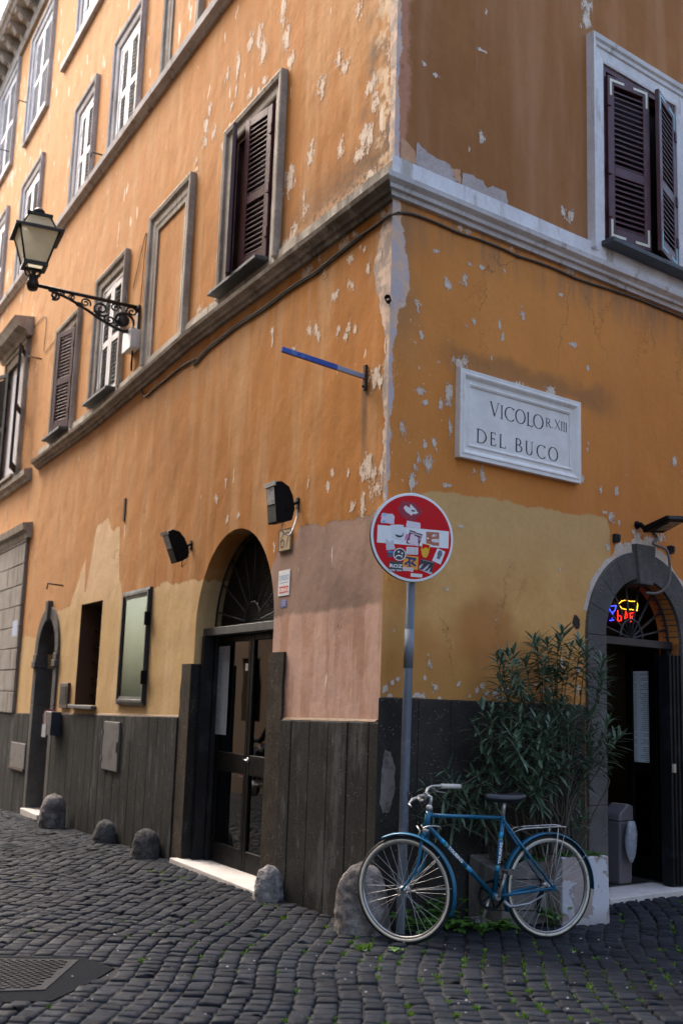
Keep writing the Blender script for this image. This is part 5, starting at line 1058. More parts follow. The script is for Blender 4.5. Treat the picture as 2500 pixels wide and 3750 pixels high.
for z in (cz0 + .3, cz1 - .35): mb = MB(); mb.box(LF, cu0 - .012, cu0 + .006, .02, .08, z - .07, z + .07); mb.build('hinge', M_BLACK, cs)
# --- floodlights
def flood(mount, bc, tilt, label, cable):
    M0 = LF(mount[0], 0, mount[1]); root = thing('floodlight', M0, label, 'floodlight', 'floodlights over the glass door')
    f0 = nL * math.cos(tilt) - Z3 * math.sin(tilt); up = np.cross(f0, -dL); up = up if up[2] > 0 else -up
    X = bc; FB = Frame(X, dL, f0, up); w_, h_, d_ = .088, .155, .06
    q = MB(); prof = [(.055, -h_), (.055, h_), (.0, h_ + .004), (-.06, h_ * .78), (-.09, h_ * .3), (-.10, -h_ * .35), (-.07, -h_ * .9), (0, -h_)]
    q.loft([[FB(x, y, z) for y, z in prof] for x in (-w_, -w_ * .9, w_ * .9, w_)], True, True); b_ = q.build('lamp_housing', M_BLACK, root, .012, seg=2)
    q = MB(); q.box(FB, -w_ * 1.04, w_ * 1.04, .055, .068, h_ * .80, h_ * 1.03); q.build('visor', simple('visor_alu', (.35, .37, .37), .35, .7), b_)
    q = MB(); q.box(FB, -w_ * .72, w_ * .72, .054, .060, -.01, h_ * .76); q.build('lamp_glass', simple('flood_reflector', (.30, .31, .32), .3, .0, .25, 30), b_)
    q = MB(); q.box(FB, -w_ * .8, w_ * .8, .054, .0575, -h_ * .94, -.03); q.build('front_plate', M_BLACKB, b_)
    q = MB(); a0 = FB(0, -.03, -h_ * .45); q.tube([M0, M0 + nL * .02, (M0 + a0) / 2 + nL * .02, FB(-w_ - .008, -.03, -h_ * .4)], .012, 8); q.tube([FB(-w_ - .012, -.03, -h_ * .4), FB(w_ + .012, -.03, -h_ * .4)], .014, 8)
    q.box(LF, mount[0] - .02, mount[0] + .02, .001, .012, mount[1] - .05, mount[1] + .04); q.build('bracket', M_BLACK, root)
    q = MB(); c0 = FB(0, -.03, -h_); q.tube(bez([c0, c0 - Z3 * .06, c0 * .5 + M0 * .5 - Z3 * (.17 if cable else .07), M0 - Z3 * (.12 if cable else .02) + nL * .01, M0 - Z3 * .01 + nL * .004]), .006 if cable else .004, 6); q.build('cable', M_CABLEL if cable else M_BLACK, root)
m1, m2 = L(1092, 1842), L(702, 1995)
u_, z_ = L(1018, 1843, .30); flood(m1, LF(u_, .30, z_), math.radians(6), 'black floodlight above house number 67, with a looped white cable', True)
u_, z_ = L(640, 2000, .24); flood(m2, LF(u_, .24, z_), math.radians(22), 'black floodlight left of the arch, tilted downwards', False)
# lamp over the bar door
hm = R(2329, 1923); M0 = RF(hm[0], 0, hm[1]); root = thing('floodlight', M0, 'flat black floodlight over the bar door on the right wall', 'floodlight')
u_, z_ = R(2430, 1915, .20); hc = RF(u_, .20, z_); ta = math.radians(20)
HF = Frame(hc, dR * .97 + Z3 * .10, nR * math.cos(ta) + Z3 * math.sin(ta), Z3 * math.cos(ta) - nR * math.sin(ta))
mb = MB(); mb.hexa([HF(-.15, -.13, -.035), HF(.13, -.13, -.035), HF(.15, .14, -.035), HF(-.13, .14, -.035), HF(-.14, -.13, .025), HF(.12, -.13, .025), HF(.13, .12, .012), HF(-.12, .12, .012)]); hh = mb.build('lamp_housing', M_BLACK, root, .012, seg=2)
mb = MB(); mb.box(HF, -.06, .11, -.06, .09, -.042, -.036); mb.build('lamp_glass', simple('flood_led', (.20, .20, .19), .3, .2), hh)
mb = MB(); mb.tube([M0, M0 + nR * .04, HF(-.10, -.12, -.005), HF(-.05, -.10, 0)], .022, 8); mb.disc(Frame(M0 + nR * .002, dR, nR), [(0, 0), (.035, 0), (.03, .02), (0, .02)], 12); mb.build('bracket', M_BLACK, root)
mb = MB(); mb.tube(bez([RF(3.0, .01, 2.97), RF(3.04, .02, 2.92), RF(2.99, .02, 2.86), RF(3.06, .10, 2.80), RF(3.08, .11, 2.62), RF(3.05, .10, 2.50), RF(2.98, .06, 2.44), RF(2.86, .02, 2.43)], 10), .012, 8); tag(mb.build('conduit', simple('conduit_grey', (.14, .13, .12), .6, 0, .2, 60)), 'grey corrugated conduit looping over the keystone of the bar door', 'conduit')
for (x, y, lab) in ((2247, 1972, 'small dark metal stud left of the floodlight over the bar door'), (2446, 2014, 'small dark metal stud right of the floodlight over the bar door')):
    u_, z_ = R(x, y); mb = MB(); mb.box(RF, u_ - .025, u_ + .025, .0, .045, z_ - .035, z_ + .035); mb.box(RF, u_ - .015, u_ + .015, .04, .06, z_ - .02, z_ + .028); tag(mb.build('wall_stud', M_BLACKB, bevel=.004), lab, 'stud', 'studs beside the bar door arch')
u_, z_ = R(2107, 2279); mb = MB(); mb.plate(RF, [(u_ + .055 * math.cos(t) * rnd.uniform(.7, 1.2), z_ + .055 * math.sin(t) * rnd.uniform(.7, 1.2)) for t in np.linspace(0, 6, 14)], [], .003); mb.build('wall_hole', simple('hole_dark', (.03, .02, .012), .95, 0, .5, 40, 1.), B)  # flat dark patch paints the shade inside a hole
# --- blue bar near the corner
u_, z_ = L(1340, 1382); M0 = LF(u_, 0, z_); root = thing('sign_arm', M0, 'thin blue painted metal arm sticking out of the wall near the corner', 'metal arm')
e_ = L(1032, 1279, .72); E_ = LF(e_[0], .72, e_[1]); d_ = (E_ - M0) / np.linalg.norm(E_ - M0); s_ = np.cross(d_, Z3); s_ /= np.linalg.norm(s_); BF = Frame(M0, d_, s_, np.cross(s_, d_)); Ln = np.linalg.norm(E_ - M0)
mb = MB(); mb.box(BF, Ln * .36, Ln, -.012, .012, -.019, .019); mb.build('blue_bar', M_BLUEP, root, .002)
mb = MB(); mb.box(BF, .015, Ln * .3605, -.011, .011, -.018, .018); mb.build('bare_bar', simple('pale_bar', (.25, .30, .42), .5, .2, .3, 30), root, .002)
mb = MB(); mb.box(LF, u_ - .02, u_ + .015, .001, .02, z_ - .10, z_ + .09); mb.disc(Frame(LF(u_, .02, z_ - .07), dL, nL), [(0, 0), (.01, 0), (.01, .012), (0, .012)], 8); mb.build('wall_bracket', M_RUST, root, .002)
mb = MB(); mb.tube([LF(.02, .0, L(1444, 1090)[1]), LF(-.035, .045, L(1444, 1090)[1])], .022, 10, False); tag(mb.build('pipe_stub', M_RUST), 'short rusty pipe stub sticking out of the corner', 'pipe')
# --- cables
CW = M_CABLE
q = MB(); pts = [(1310,1355),(1255,1372),(1165,1440),(1100,1482),(1000,1560),(900,1640),(800,1722),(720,1772),(600,1853),(500,1930),(400,1998),(300,2062),(200,2142),(100,2222),(20,2312)]
pp = [(700 + .574 * x, .574 * y + 4) for x, y in pts] + [(.574 * x, 1100 + .574 * y) for x, y in ((1240, 378), (1150, 432), (1060, 505), (1000, 552), (930, 612), (905, 575), (895, 500), (905, 430), (935, 385), (920, 335), (893, 325))]
curved(q, LF, pp, .015, .0105, 6, 8); tag(q.build('cable', CW), 'thick wavy cable clipped below the string course on the left wall', 'cable')
q = MB(); curved(q, LF, [(x, y + 7) for x, y in pp[3:16]], .014, .006, 6, 5); tag(q.build('cable', CW), 'thin cable running just under the thick one on the left wall', 'cable')
q = MB(); pp = [(1400 + .7015 * x, .7015 * y + 3) for x, y in ((78,1106),(150,1112),(270,1155),(400,1212),(500,1245),(620,1292),(700,1330),(800,1362),(900,1400),(1000,1445),(1090,1477),(1200,1512),(1330,1557),(1440,1602),(1568,1655),(1700,1710))]
curved(q, RF, pp, .015, .0095, 6, 8); tag(q.build('cable', CW), 'thick cable sagging below the string course on the right wall', 'cable')
q = MB(); curved(q, LF, [(488, 1056), (536, 852), (528, 960), (515, 1105), (510, 1200), (502, 1240)], .012, .005, 5, 5); tag(q.build('cable', CW), 'thin wire from the lamp bracket up over the white-framed window', 'cable')
q = MB(); curved(q, LF, [(125, 1198), (170, 1160), (162, 1285), (190, 1260), (222, 1222)], .012, .005, 5, 5); tag(q.build('cable', CW), 'thin zigzag wire between the hooded window and the maroon shutter', 'cable')
# --- junction box
u0, u1 = sorted((L(485, 1260)[0], L(519, 1260)[0])); z0, z1 = L(500, 1288)[1], L(500, 1238)[1]; jb = thing('junction_box', LF((u0 + u1) / 2, 0, z0), 'white plastic junction box under the lamp bracket', 'junction box')
mb = MB(); mb.box(LF, u0 + .03, u1 - .03, .001, .11, z0, z1 + .05); mb.build('box_body', M_PLASW, jb, .008); mb = MB(); mb.box(LF, u0 + .02, u1 - .02, .1105, .13, z0 - .01, z1 + .06); mb.build('lid', M_PLASW, jb, .006)
mb = MB(); um = (u0 + u1) / 2; mb.tube(bez([LF(um, .05, z0), LF(um + .02, .04, z0 - .06), LF(um + .06, .03, z0 - .12), LF(um + .08, .02, z0 - .22)]), .012, 6); mb.build('cable', M_BLACK, jb)
# --- slit, hooks and boxes on the left wall
u_, z_ = L(459, 1866); mb = MB(); mb.box(LF, u_ - .03, u_ + .03, .001, .015, z_ - .13, z_ + .13); tag(mb.build('wall_slot', simple('slot_brown', (.06, .035, .025), .9)), 'narrow dark slot in the bare left wall', 'slot')
for (x, y, lab) in ((390, 572, 'small iron hook under the white-framed windows'), (110, 378, 'small iron hook at the second top-row window'), (35, 555, 'small iron hook at the left edge, top row'), (155, 1315, 'small iron peg right of the hooded window'), (232, 2145, 'small dark iron fitting above the niche, left')):
    u_, z_ = L(x, y); q = MB(); q.tube([LF(u_, 0, z_), LF(u_ + .02, .12, z_ + .01), LF(u_ + .03, .20, z_ + .02), LF(u_ + .03, .21, z_ - .06)], .012, 6); tag(q.build('iron_hook', M_IRON), lab, 'hook', 'iron hooks in the left wall')
def panel(x0, y0, x1, y1, n, mat, name, label, cat, bars=None, fr=LF, bev=.006):
    a_, b_ = fr.hit(x0, y0, n), fr.hit(x1, y1, n); u0, u1 = sorted((a_[0], b_[0])); z0, z1 = sorted((a_[1], b_[1])); o = thing(name, fr((u0 + u1) / 2, 0, z0), label, cat)
    q = MB(); q.box(fr, u0, u1, .001, n, z0, z1); q.build('box_body', mat, o, bev); return o, u0, u1, z0, z1
M_CAB = simple('worn_grey_cabinet', (.115, .108, .112), .7, .0, .2, 8, .2, dirt=(.06, .055, .05))
o, u0, u1, z0, z1 = panel(382, 2640, 426, 2828, .05, M_CAB, 'utility_cabinet', 'grey metal utility cabinet door let into the stone base', 'cabinet')
for z in (z0 + .12, z1 - .12): q = MB(); q.box(LF, u1, u1 + .03, .03, .06, z - .03, z + .03); q.build('hinge', M_CAB, o)
q = MB(); q.box(LF, u0 + .02, u0 + .06, .0505, .056, (z0 + z1) / 2 - .06, (z0 + z1) / 2 + .05); q.build('lock', M_BLACK, o)
o, u0, u1, z0, z1 = panel(42, 2715, 86, 2818, .045, simple('rusty_white_panel', (.14, .13, .125), .8, 0, .2, 10, .3, dirt=(.08, .045, .03)), 'utility_cabinet', 'small rust-stained pale panel low on the wall at the left edge', 'cabinet')
q = MB(); q.box(LF, u0 - .01, u1 + .01, .03, .06, z0 - .03, z0); q.build('ledge', M_RUST, o)
o, u0, u1, z0, z1 = panel(221, 2500, 243, 2594, .04, simple('mailbox_rust', (.07, .045, .035), .6, .3, .3, 15), 'mailbox', 'narrow dark mailbox right of the far arched doorway', 'mailbox')
q = MB(); q.box(LF, u0 + .05, u1 - .05, .041, .045, z0 + .05, z1 - .05); q.build('inner_panel', M_BLACK, o)
u0, z0 = 7.86, .92; nb2 = thing('leaflet_holder', LF(u0 + .2, 0, z0), 'dark box with red leaflets sticking out beside the far doorway', 'leaflet holder')
mb = MB(); mb.box(LF, u0, u0 + .30, .03, .16, z0, z0 + .30); mb.build('holder', simple('navy_box', (.02, .02, .035), .5), nb2, .006)
for k in range(4): q = MB(); q.hexa([LF(u0 + .30 + k * .03, .05, z0 + .10), LF(u0 + .32 + k * .03, .05, z0 + .10), LF(u0 + .32 + k * .03, .15, z0 + .10), LF(u0 + .30 + k * .03, .15, z0 + .10), LF(u0 + .34 + k * .04, .05, z0 + .32 - k * .02), LF(u0 + .355 + k * .04, .05, z0 + .32 - k * .02), LF(u0 + .355 + k * .04, .15, z0 + .32 - k * .02), LF(u0 + .34 + k * .04, .15, z0 + .32 - k * .02)]); q.build('leaflet', K(*[('lf1', 150, 40, 50), ('lf2', 200, 195, 195), ('lf3', 60, 40, 50), ('lf4', 170, 60, 60)][k]), nb2)
mb = MB(); mb.box(LF, u0 + .22, u0 + .42, .16, .165, z0 - .03, z0 + .13); mb.build('card', K('cardg', 150, 155, 165), nb2)
o, u0, u1, z0, z1 = panel(49, 2275, 62, 2328, .056, K('bnot', 130, 150, 190), 'notice', 'small blue and white notice on the grey ashlar portal', 'notice', bev=0)
# --- street lamp on its scrolled bracket
lu, lz = L(514, 1128); ln = 1.28; root = thing('street_lamp', LF(lu, 0, lz), 'black iron lantern on a long scrolled wall bracket', 'street lamp')
mb = MB(); mb.box(LF, lu - .03, lu + .03, .001, .03, lz - .36, lz + .03); mb.build('wall_plate', M_IRON, root, .004)
ez = lz + .015; mb = MB(); mb.tube([LF(lu, 0, lz), LF(lu, ln, ez)], .022, 10); mb.tube([LF(lu, ln, ez - .07), LF(lu, ln, ez + .10)], [.045, .06], 12)
def BN(n, z): return LF(lu, n, lz + z * .5)
lower = bez([BN(.02, -.62), BN(.18, -.66), (BN(.42, -.52)), BN(.62, -.33), BN(.85, -.14), BN(1.02, -.05), BN(1.10, -.02)], 8); mb.tube(lower, .018, 8)
def scroll(q, cn, cz_, r_, turns, a0, sgn=1, t=.012, grow=.15):
    P_ = []
    for k in range(int(24 * turns) + 1): a_ = a0 + sgn * k * 2 * math.pi / 24; rr = r_ * (grow + (1 - grow) * k / (24 * turns)); P_.append(LF(lu, cn + rr * .72 * math.cos(a_), lz + cz_ * .5 + rr * .62 * math.sin(a_)))
    q.tube(P_, t, 6)
for a_ in ((.20, -.40, .21, 1.8, 0, 1, .016), (.20, -.40, .13, 1.3, 2.5, -1, .012), (.47, -.22, .15, 1.7, 1.5, -1, .013), (.36, -.44, .10, 1.5, 4, 1, .012), (.66, -.15, .09, 1.6, 0, 1, .011), (.52, -.38, .07, 1.4, 3, -1, .010), (.82, -.09, .06, 1.5, 2, -1, .010), (1.02, -.13, .085, 1.6, 1.6, 1, .014), (.10, -.14, .10, 1.5, 3, -1, .012), (.30, -.12, .09, 1.5, 0, 1, .012), (.08, -.60, .07, 1.4, 1, 1, .012), (.93, -.045, .04, 1.2, 0, 1, .009), (.74, -.23, .05, 1.4, 1, 1, .010)): scroll(mb, *a_)
for (n_, z_) in ((.02, -.05), (.02, -.66)): mb.disc(Frame(BN(n_, z_), dL, nL), [(0, 0), (.05, 0), (.03, .03), (0, .04)], 10)
mb.disc(Frame(BN(.20, -.40), nL, dL), [(0, -.03), (.055, -.025), (.07, 0), (.055, .025), (0, .03)], 14)
mb.build('bracket', M_IRON, root)
LX = Frame(LF(lu, ln, ez + .10), V(math.cos(.42), math.sin(.42), 0), V(-math.sin(.42), math.cos(.42), 0))
def ringq(w_, z, fr_=LX): return [fr_(-w_, -w_, z), fr_(w_, -w_, z), fr_(w_, w_, z), fr_(-w_, w_, z)]
zb_, zm_, zt_ = .14, .52, .70; wb_, wm_, wt_ = .125, .235, .125
mb = MB()
for sx in (-1, 1):
    for sy in (-1, 1): mb.tube([LX(sx * wb_, sy * wb_, zb_), LX(sx * wm_ * .96, sy * wm_ * .96, zm_)], .012, 6); mb.tube([LX(sx * wm_ * .8, sy * wm_ * .8, zm_ + .02), LX(sx * wt_ * .95, sy * wt_ * .95, zt_)], .011, 6)
mb.loft([ringq(wm_ + .035, zm_ - .03), ringq(wm_ + .035, zm_ + .0), ringq(wm_ - .04, zm_ + .035), ringq(wm_ - .045, zm_ - .01)], True, False, False, True)
mb.loft([ringq(wb_ + .012, zb_ - .04), ringq(wb_ + .012, zb_), ringq(wb_ - .03, zb_), ringq(wb_ - .03, zb_ - .04)], True, False, False, True)
mb.loft([ringq(wt_ + .02, zt_ - .01), ringq(wt_ + .02, zt_ + .02), ringq(.03, zt_ + .05)], True, True)
mb.disc(Frame(LX(0, 0, zt_ + .04), V(1, 0, 0), Z3, V(0, 1, 0)), [(0, 0), (.05, 0), (.07, .03), (.07, .05), (.04, .08), (.02, .095), (0, .10)], 14)
for q_ in range(4): t = q_ * math.pi / 2 + .78; mb.tube(bez([LX(.02 * math.cos(t), .02 * math.sin(t), -.02), LX(.10 * math.cos(t), .10 * math.sin(t), .03), LX(.13 * math.cos(t), .13 * math.sin(t), .09), LX(wb_ * 1.2 * math.cos(t), wb_ * 1.2 * math.sin(t), zb_ - .03)], 6), .010, 6)
mb.disc(Frame(LX(0, 0, -.10), V(1, 0, 0), Z3, V(0, 1, 0)), [(0, -.08), (.055, -.06), (.075, 0), (.055, .06), (.025, .10), (.025, .16), (0, .16)], 14)
lan = mb.build('lantern_frame', M_IRON, root)
mb = MB(); A1, A2 = ringq(wb_ - .004, zb_ + .005), ringq(wm_ * .93, zm_ - .02)
for i_ in range(4): mb.quadf([A1[i_], A1[(i_ + 1) % 4], A2[(i_ + 1) % 4], A2[i_]])
A1, A2 = ringq(wm_ * .78, zm_ + .03), ringq(wt_ * .9, zt_ - .01)
for i_ in range(4): mb.quadf([A1[i_], A1[(i_ + 1) % 4], A2[(i_ + 1) % 4], A2[i_]])
mb.build('lantern_glass', M_LAMPG, lan)
mb = MB(); mb.disc(Frame(LX(0, 0, zm_ - .02), V(1, 0, 0), Z3, V(0, 1, 0)), [(0, 0), (.12, 0), (.10, .05), (.04, .08), (0, .08)], 14); mb.build('lamp_cap', M_IRON, lan)
# --- bar interior seen through the fanlight
def RP(x, y, n): u_, z_ = R(x, y, n); return RF(u_, n, z_)
nn = -.42; root = thing('led_bar_sign', RP(2280, 2298, nn), 'lit LED sign with blue glass and red letters BAR behind the fanlight', 'LED sign')
mb = MB(); mb.quadf([RP(2205, 2190, nn - .02), RP(2345, 2190, nn - .02), RP(2345, 2300, nn - .02), RP(2205, 2300, nn - .02)]); mb.build('backing', M_BLACK, root)
def leds(pts, step, mat, name, close=False):
    q = MB(); pts = list(pts) + ([pts[0]] if close else [])
    for a_, b_ in zip(pts[:-1], pts[1:]):
        l = math.hypot(b_[0] - a_[0], b_[1] - a_[1]); m_ = max(1, int(round(l / step)))
        for k in range(m_):
            t = k / m_; c_ = RP(a_[0] + (b_[0] - a_[0]) * t, a_[1] + (b_[1] - a_[1]) * t, nn); q.disc(Frame(c_, dR, nR), [(0, -.003), (.0032, -.003), (.0032, .003), (0, .005)], 6)
    q.build(name, mat, root)
Eb, Er, Ey = emis('led_blue', (.03, .05, 1.), 1.8), emis('led_red', (1., .02, .01), 1.5), emis('led_yellow', (1., .5, .03), 1.3)
leds([(2228, 2220), (2254, 2218), (2250, 2235), (2241, 2244), (2233, 2237), (2228, 2220)], 4.6, Eb, 'glass_outline'); leds([(2241, 2246), (2240, 2268)], 4.6, Eb, 'glass_stem'); leds([(2232, 2272), (2250, 2270)], 4.6, Eb, 'glass_foot')
leds([(2260, 2236), (2260, 2274), (2272, 2272), (2274, 2256), (2262, 2254)], 4.6, Er, 'letter_b'); leds([(2284, 2274), (2290, 2240), (2300, 2272), (2296, 2262), (2286, 2262)], 4.6, Er, 'letter_a'); leds([(2308, 2276), (2306, 2246), (2316, 2244), (2320, 2254), (2310, 2260), (2322, 2274)], 4.6, Er, 'letter_r')
leds([(2262, 2212), (2270, 2206), (2276, 2200), (2290, 2198), (2308, 2202), (2330, 2202), (2333, 2216), (2330, 2236), (2310, 2232), (2290, 2232), (2276, 2228), (2262, 2212)], 4.8, Ey, 'cup_outline')
nn2 = -.9; mb = MB(); mb.quadf([RP(2200, 2281, nn2), RP(2268, 2281, nn2), RP(2264, 2298, nn2), RP(2200, 2298, nn2)]); o = mb.build('light_box', emis('yellow_box', (1., .62, .12), .3)); tag(o, 'glowing yellow strip behind the fanlight of the bar door', 'light box')
nn3 = -2.4; mb = MB(); mb.box(RF, R(2200, 2337, nn3)[0], R(2282, 2337, nn3)[0], nn3 - .3, nn3, R(2240, 2342, nn3)[1], R(2240, 2334, nn3)[1]); o = mb.build('ceiling_light', emis('warm_strip', (1., .80, .45), 2.5)); tag(o, 'bright warm ceiling light inside the bar', 'ceiling light')
u0, u1 = .135, .385
menu(IL, W_ * .22, W_ * .78, .93, 1.80, .004, 'long menu sheet on the glazed inner leaf of the bar door', False, K('menu_white', 225, 235, 240))
# bin with a bag just inside the bar door
bu, bz = R(2262, 3222, -.30); bb = RF(bu, -.30, .052); root = thing('waste_bin', bb, 'white swing-lid bin with a plastic bag tied to its side inside the bar door', 'bin'); BF2 = Frame(bb, dR, nR); M_BIN = simple('bin_plastic', (.12, .11, .12), .5, 0, .08, 8)
mb = MB(); mb.loft([[BF2(x * s_, y * s_, z) for x, y in ((-.09, -.09), (.09, -.09), (.09, .09), (-.09, .09))] for s_, z in ((.85, 0), (.88, .02), (1., .50))], True, True); mb.build('bin_body', M_BIN, root, .012, seg=2)
mb = MB(); mb.loft([[BF2(x, y * 1.02, z) for x, z in ((-.094, .50), (.094, .50), (.094, .62), (.03, .64), (-.085, .56))] for y in (-.09, .09)], True, True); mb.build('bin_lid', M_BIN, root, .01)
mb = MB(); ctr = BF2(-.02, .15, .36); rings = []
for i_ in range(9):
    t = i_ / 8; rr = .07 * math.sin(math.pi * (.12 + .86 * t)) ** .6; rings.append([ctr + dR * rr * (1 + .15 * math.sin(3 * a_ + t * 5)) * math.cos(a_) + nR * rr * .5 * math.sin(a_) + Z3 * (.15 - .33 * t) for a_ in np.arange(12) * math.pi / 6])
mb.loft(rings, True, True, True); mb.build('plastic_bag', simple('bag_film', (.26, .29, .33), .25, 0, .1, 20, .5), root)
# ================================================================ BICYCLE
Fp = G(1497, 3465); Rp = G(2006, 3438); bd = (Rp - Fp); WB = np.linalg.norm(bd); bd /= WB; bn = V(bd[1], -bd[0], 0)
BK = Frame(Fp, bd, bn); RW_ = .319
bike = thing('bicycle', Fp, 'blue touring bicycle with cream sidewall tyres leaning by the corner', 'bicycle')
M_BLUE = simple('bike_blue', (.005, .11, .21), .32, .1, .25, 10, 0, dirt=(.006, .05, .08)); M_BLUEL = simple('bike_light_blue', (.02, .30, .58), .35, .1, .12, 14)
M_CHROME = simple('worn_chrome', (.42, .41, .39), .33, .55, .25, 30, .1); M_TYRE = simple('tyre_black', (.014, .014, .015), .75, 0, .2, 60, .4); M_SIDE = simple('cream_sidewall', (.70, .64, .52), .7, 0, .12, 25, dirt=(.48, .43, .35)); M_RIM = simple('rim_metal', (.36, .36, .36), .35, .85, .2, 25)
M_SPOKE = simple('spokes', (.50, .50, .50), .35, .8, .15, 25); M_SADDLE = simple('saddle_black', (.012, .013, .018), .38, 0, .3, 15); M_GRIP = simple('cream_grip', (.60, .57, .50), .5, 0, .1, 30)
def wheel(fr, r, name, label):
    q = MB(); q.disc(fr, [(0, -.05), (.006, -.05), (.006, -.04), (.012, -.04), (.024, -.034), (.024, -.030), (.012, -.026), (.012, .026), (.024, .030), (.024, .034), (.012, .04), (.006, .04), (.006, .055), (0, .055)], 16)
    for k in range(32):
        a0 = 2 * math.pi * k / 32; s_ = 1 if k % 2 else -1; a1 = a0 + (.75 if (k // 2) % 2 else -.75)
        q.tube([fr(.022 * math.cos(a1), s_ * .030, .022 * math.sin(a1)), fr((r - .044) * math.cos(a0), 0, (r - .044) * math.sin(a0))], .00125, 4, False)
    w_ = q.build('wheel', M_SPOKE, bike, label=label)
    def torus(prof, mat, nm):
        q = MB(); q.loft([[fr((r + dr_) * math.cos(t), y, (r + dr_) * math.sin(t)) for dr_, y in prof] for t in np.arange(72) * 2 * math.pi / 72], True, False, True, True); return q.build(nm, mat, w_)
    torus([(-.034, -.0125), (-.016, -.0165), (-.004, -.012), (0, 0), (-.004, .012), (-.016, .0165), (-.034, .0125), (-.038, 0)], M_TYRE, 'tyre')
    torus([(-.0335, .0130), (-.019, .0172), (-.019, .0158), (-.0335, .0115)], M_SIDE, 'sidewall'); torus([(-.0335, -.0130), (-.019, -.0172), (-.019, -.0158), (-.0335, -.0115)], M_SIDE, 'sidewall')
    torus([(-.034, -.0120), (-.034, .0120), (-.044, .010), (-.048, 0), (-.044, -.010)], M_RIM, 'rim'); return w_
# steering: turned towards the wall
st = math.radians(-27); sx_ = V(math.cos(st), math.sin(st), 0); sy_ = V(math.sin(st), -math.cos(st), 0)
ax_at = lambda z: BK(.041 + (z - .32) * .16, 0, z)
fc_ = ax_at(RW_) - sx_ * .078; fc_[2] = RW_
WFr = Frame(fc_, sx_, sy_); wheel(WFr, RW_, 'wheel', 'front wheel turned towards the wall'); RWF = Frame(BK(WB, 0, RW_), bd, bn); wheel(RWF, RW_, 'wheel', None)
BBp = (.583, .272); STt = (.641, .758)
q = MB(); q.tube([ax_at(.685), ax_at(.795)], .019, 12)
q.tube([BK(.119, 0, .765), BK(.638, 0, .748)], .0125, 12); q.tube([BK(.108, 0, .705), BK(BBp[0], 0, BBp[1])], .0145, 12); q.tube([BK(BBp[0], 0, BBp[1]), BK(STt[0], 0, STt[1])], .0135, 12)
for s_ in (-1, 1):
    q.tube([BK(BBp[0], s_ * .022, BBp[1]), BK(.78, s_ * .034, .295), BK(WB, s_ * .062, RW_)], [.011, .010, .008], 8); q.tube([BK(.636, s_ * .016, .735), BK(.80, s_ * .036, .53), BK(WB, s_ * .062, RW_)], [.009, .009, .007], 8)
    q.box(Frame(BK(WB, s_ * .062, RW_), bd, bn), -.016, .016, -.002, .002, -.02, .02)
q.tube([BK(BBp[0], -.036, BBp[1]), BK(BBp[0], .036, BBp[1])], .022, 12)
frm = q.build('frame', M_BLUE, bike)
def band(a_, b_, t0, t1, r_, mat, nm='tube_band'):
    A_, B_ = V(*a_), V(*b_); q = MB(); q.tube([BK(*(A_ + (B_ - A_) * t)) for t in (t0, t1)], r_, 12); q.build(nm, mat, frm)
dA, dB = (.108, 0, .705), (BBp[0], 0, BBp[1]); sA, sB = (BBp[0], 0, BBp[1]), (STt[0], 0, STt[1])
M_GRN = simple('band_green', (.25, .42, .22), .5)
for t0, t1 in ((.20, .27), (.575, .65)): band(dA, dB, t0, t1, .0151, M_BLUEL)
band(dA, dB, .262, .272, .0154, M_GRN); band(dA, dB, .58, .59, .0154, M_GRN)
for t0, t1 in ((.31, .38), (.70, .80)): band(sA, sB, t0, t1, .0141, M_BLUEL)
band(sA, sB, .365, .378, .0144, M_GRN); band(sA, sB, .70, .713, .0144, M_GRN); band(sA, sB, .38, .70, .0138, simple('bike_mid_blue', (.008, .13, .30), .35, .1, .12, 14))
def ttext(a_, b_, t0, size, r_):
    A_, B_ = V(*a_), V(*b_); d_ = (B_ - A_); l = np.linalg.norm(d_); d_ /= l; o_ = A_ + d_ * l * t0; e = bd * d_[0] + Z3 * d_[2]; up = np.cross(e, -bn); up = up if up[2] > 0 or abs(up[2]) < .3 else -up
    if abs(e[2]) > .9: up = -bd * abs(e[2]) + Z3 * (e @ bd) * 1.
    TF_ = Frame(BK(*o_) + bn * (r_ + .0012), e, bn, up / np.linalg.norm(up)); q = MB(); q.text(TF_, 'TOURING', size, 0, 0, -size * .36, 'LEFT', .0012, 1.15); q.build('lettering', M_WHITEP, frm)
ttext(dA, dB, .30, .026, .0147); ttext(sA, sB, .405, .025, .0140)
# fork, mudguards
q = MB()
for s_ in (-1, 1): q.tube(bez([ax_at(.655) + sy_ * s_ * .012, ax_at(.63) + sy_ * s_ * .040, ax_at(.47) + sy_ * s_ * .048, ax_at(.39) + sy_ * s_ * .050 - sx_ * .035, WFr(.0, s_ * .05, .0)], 6), [.0125] * 8 + [.011] * 8 + [.008] * 9, 8)
q.tube([ax_at(.652) - sy_ * .045, ax_at(.652) + sy_ * .045], .014, 8); fk = q.build('fork', M_BLUE, bike)
q = MB(); q.tube([ax_at(.662), ax_at(.685)], .021, 12); q.tube([ax_at(.795), ax_at(.815), ax_at(.83)], [.021, .021, .013], 12); q.build('headset', M_CHROME, bike)
def guard(fr, a0, a1, mat, lab):
    q = MB(); rr = RW_ + .018; q.loft([[fr((rr + dr_) * math.cos(t), y, (rr + dr_) * math.sin(t)) for y, dr_ in ((-.026, -.013), (-.02, -.002), (0, .003), (.02, -.002), (.026, -.013), (.02, -.005), (0, 0.0), (-.02, -.005))] for t in np.radians(np.linspace(a0, a1, 34))], True, True, True)
    g_ = q.build('mudguard', mat, bike, label=lab); return g_
g1 = guard(WFr, 118, -22, M_BLUE, None); g2 = guard(RWF, -4, 205, M_BLUE, None)
q = MB()
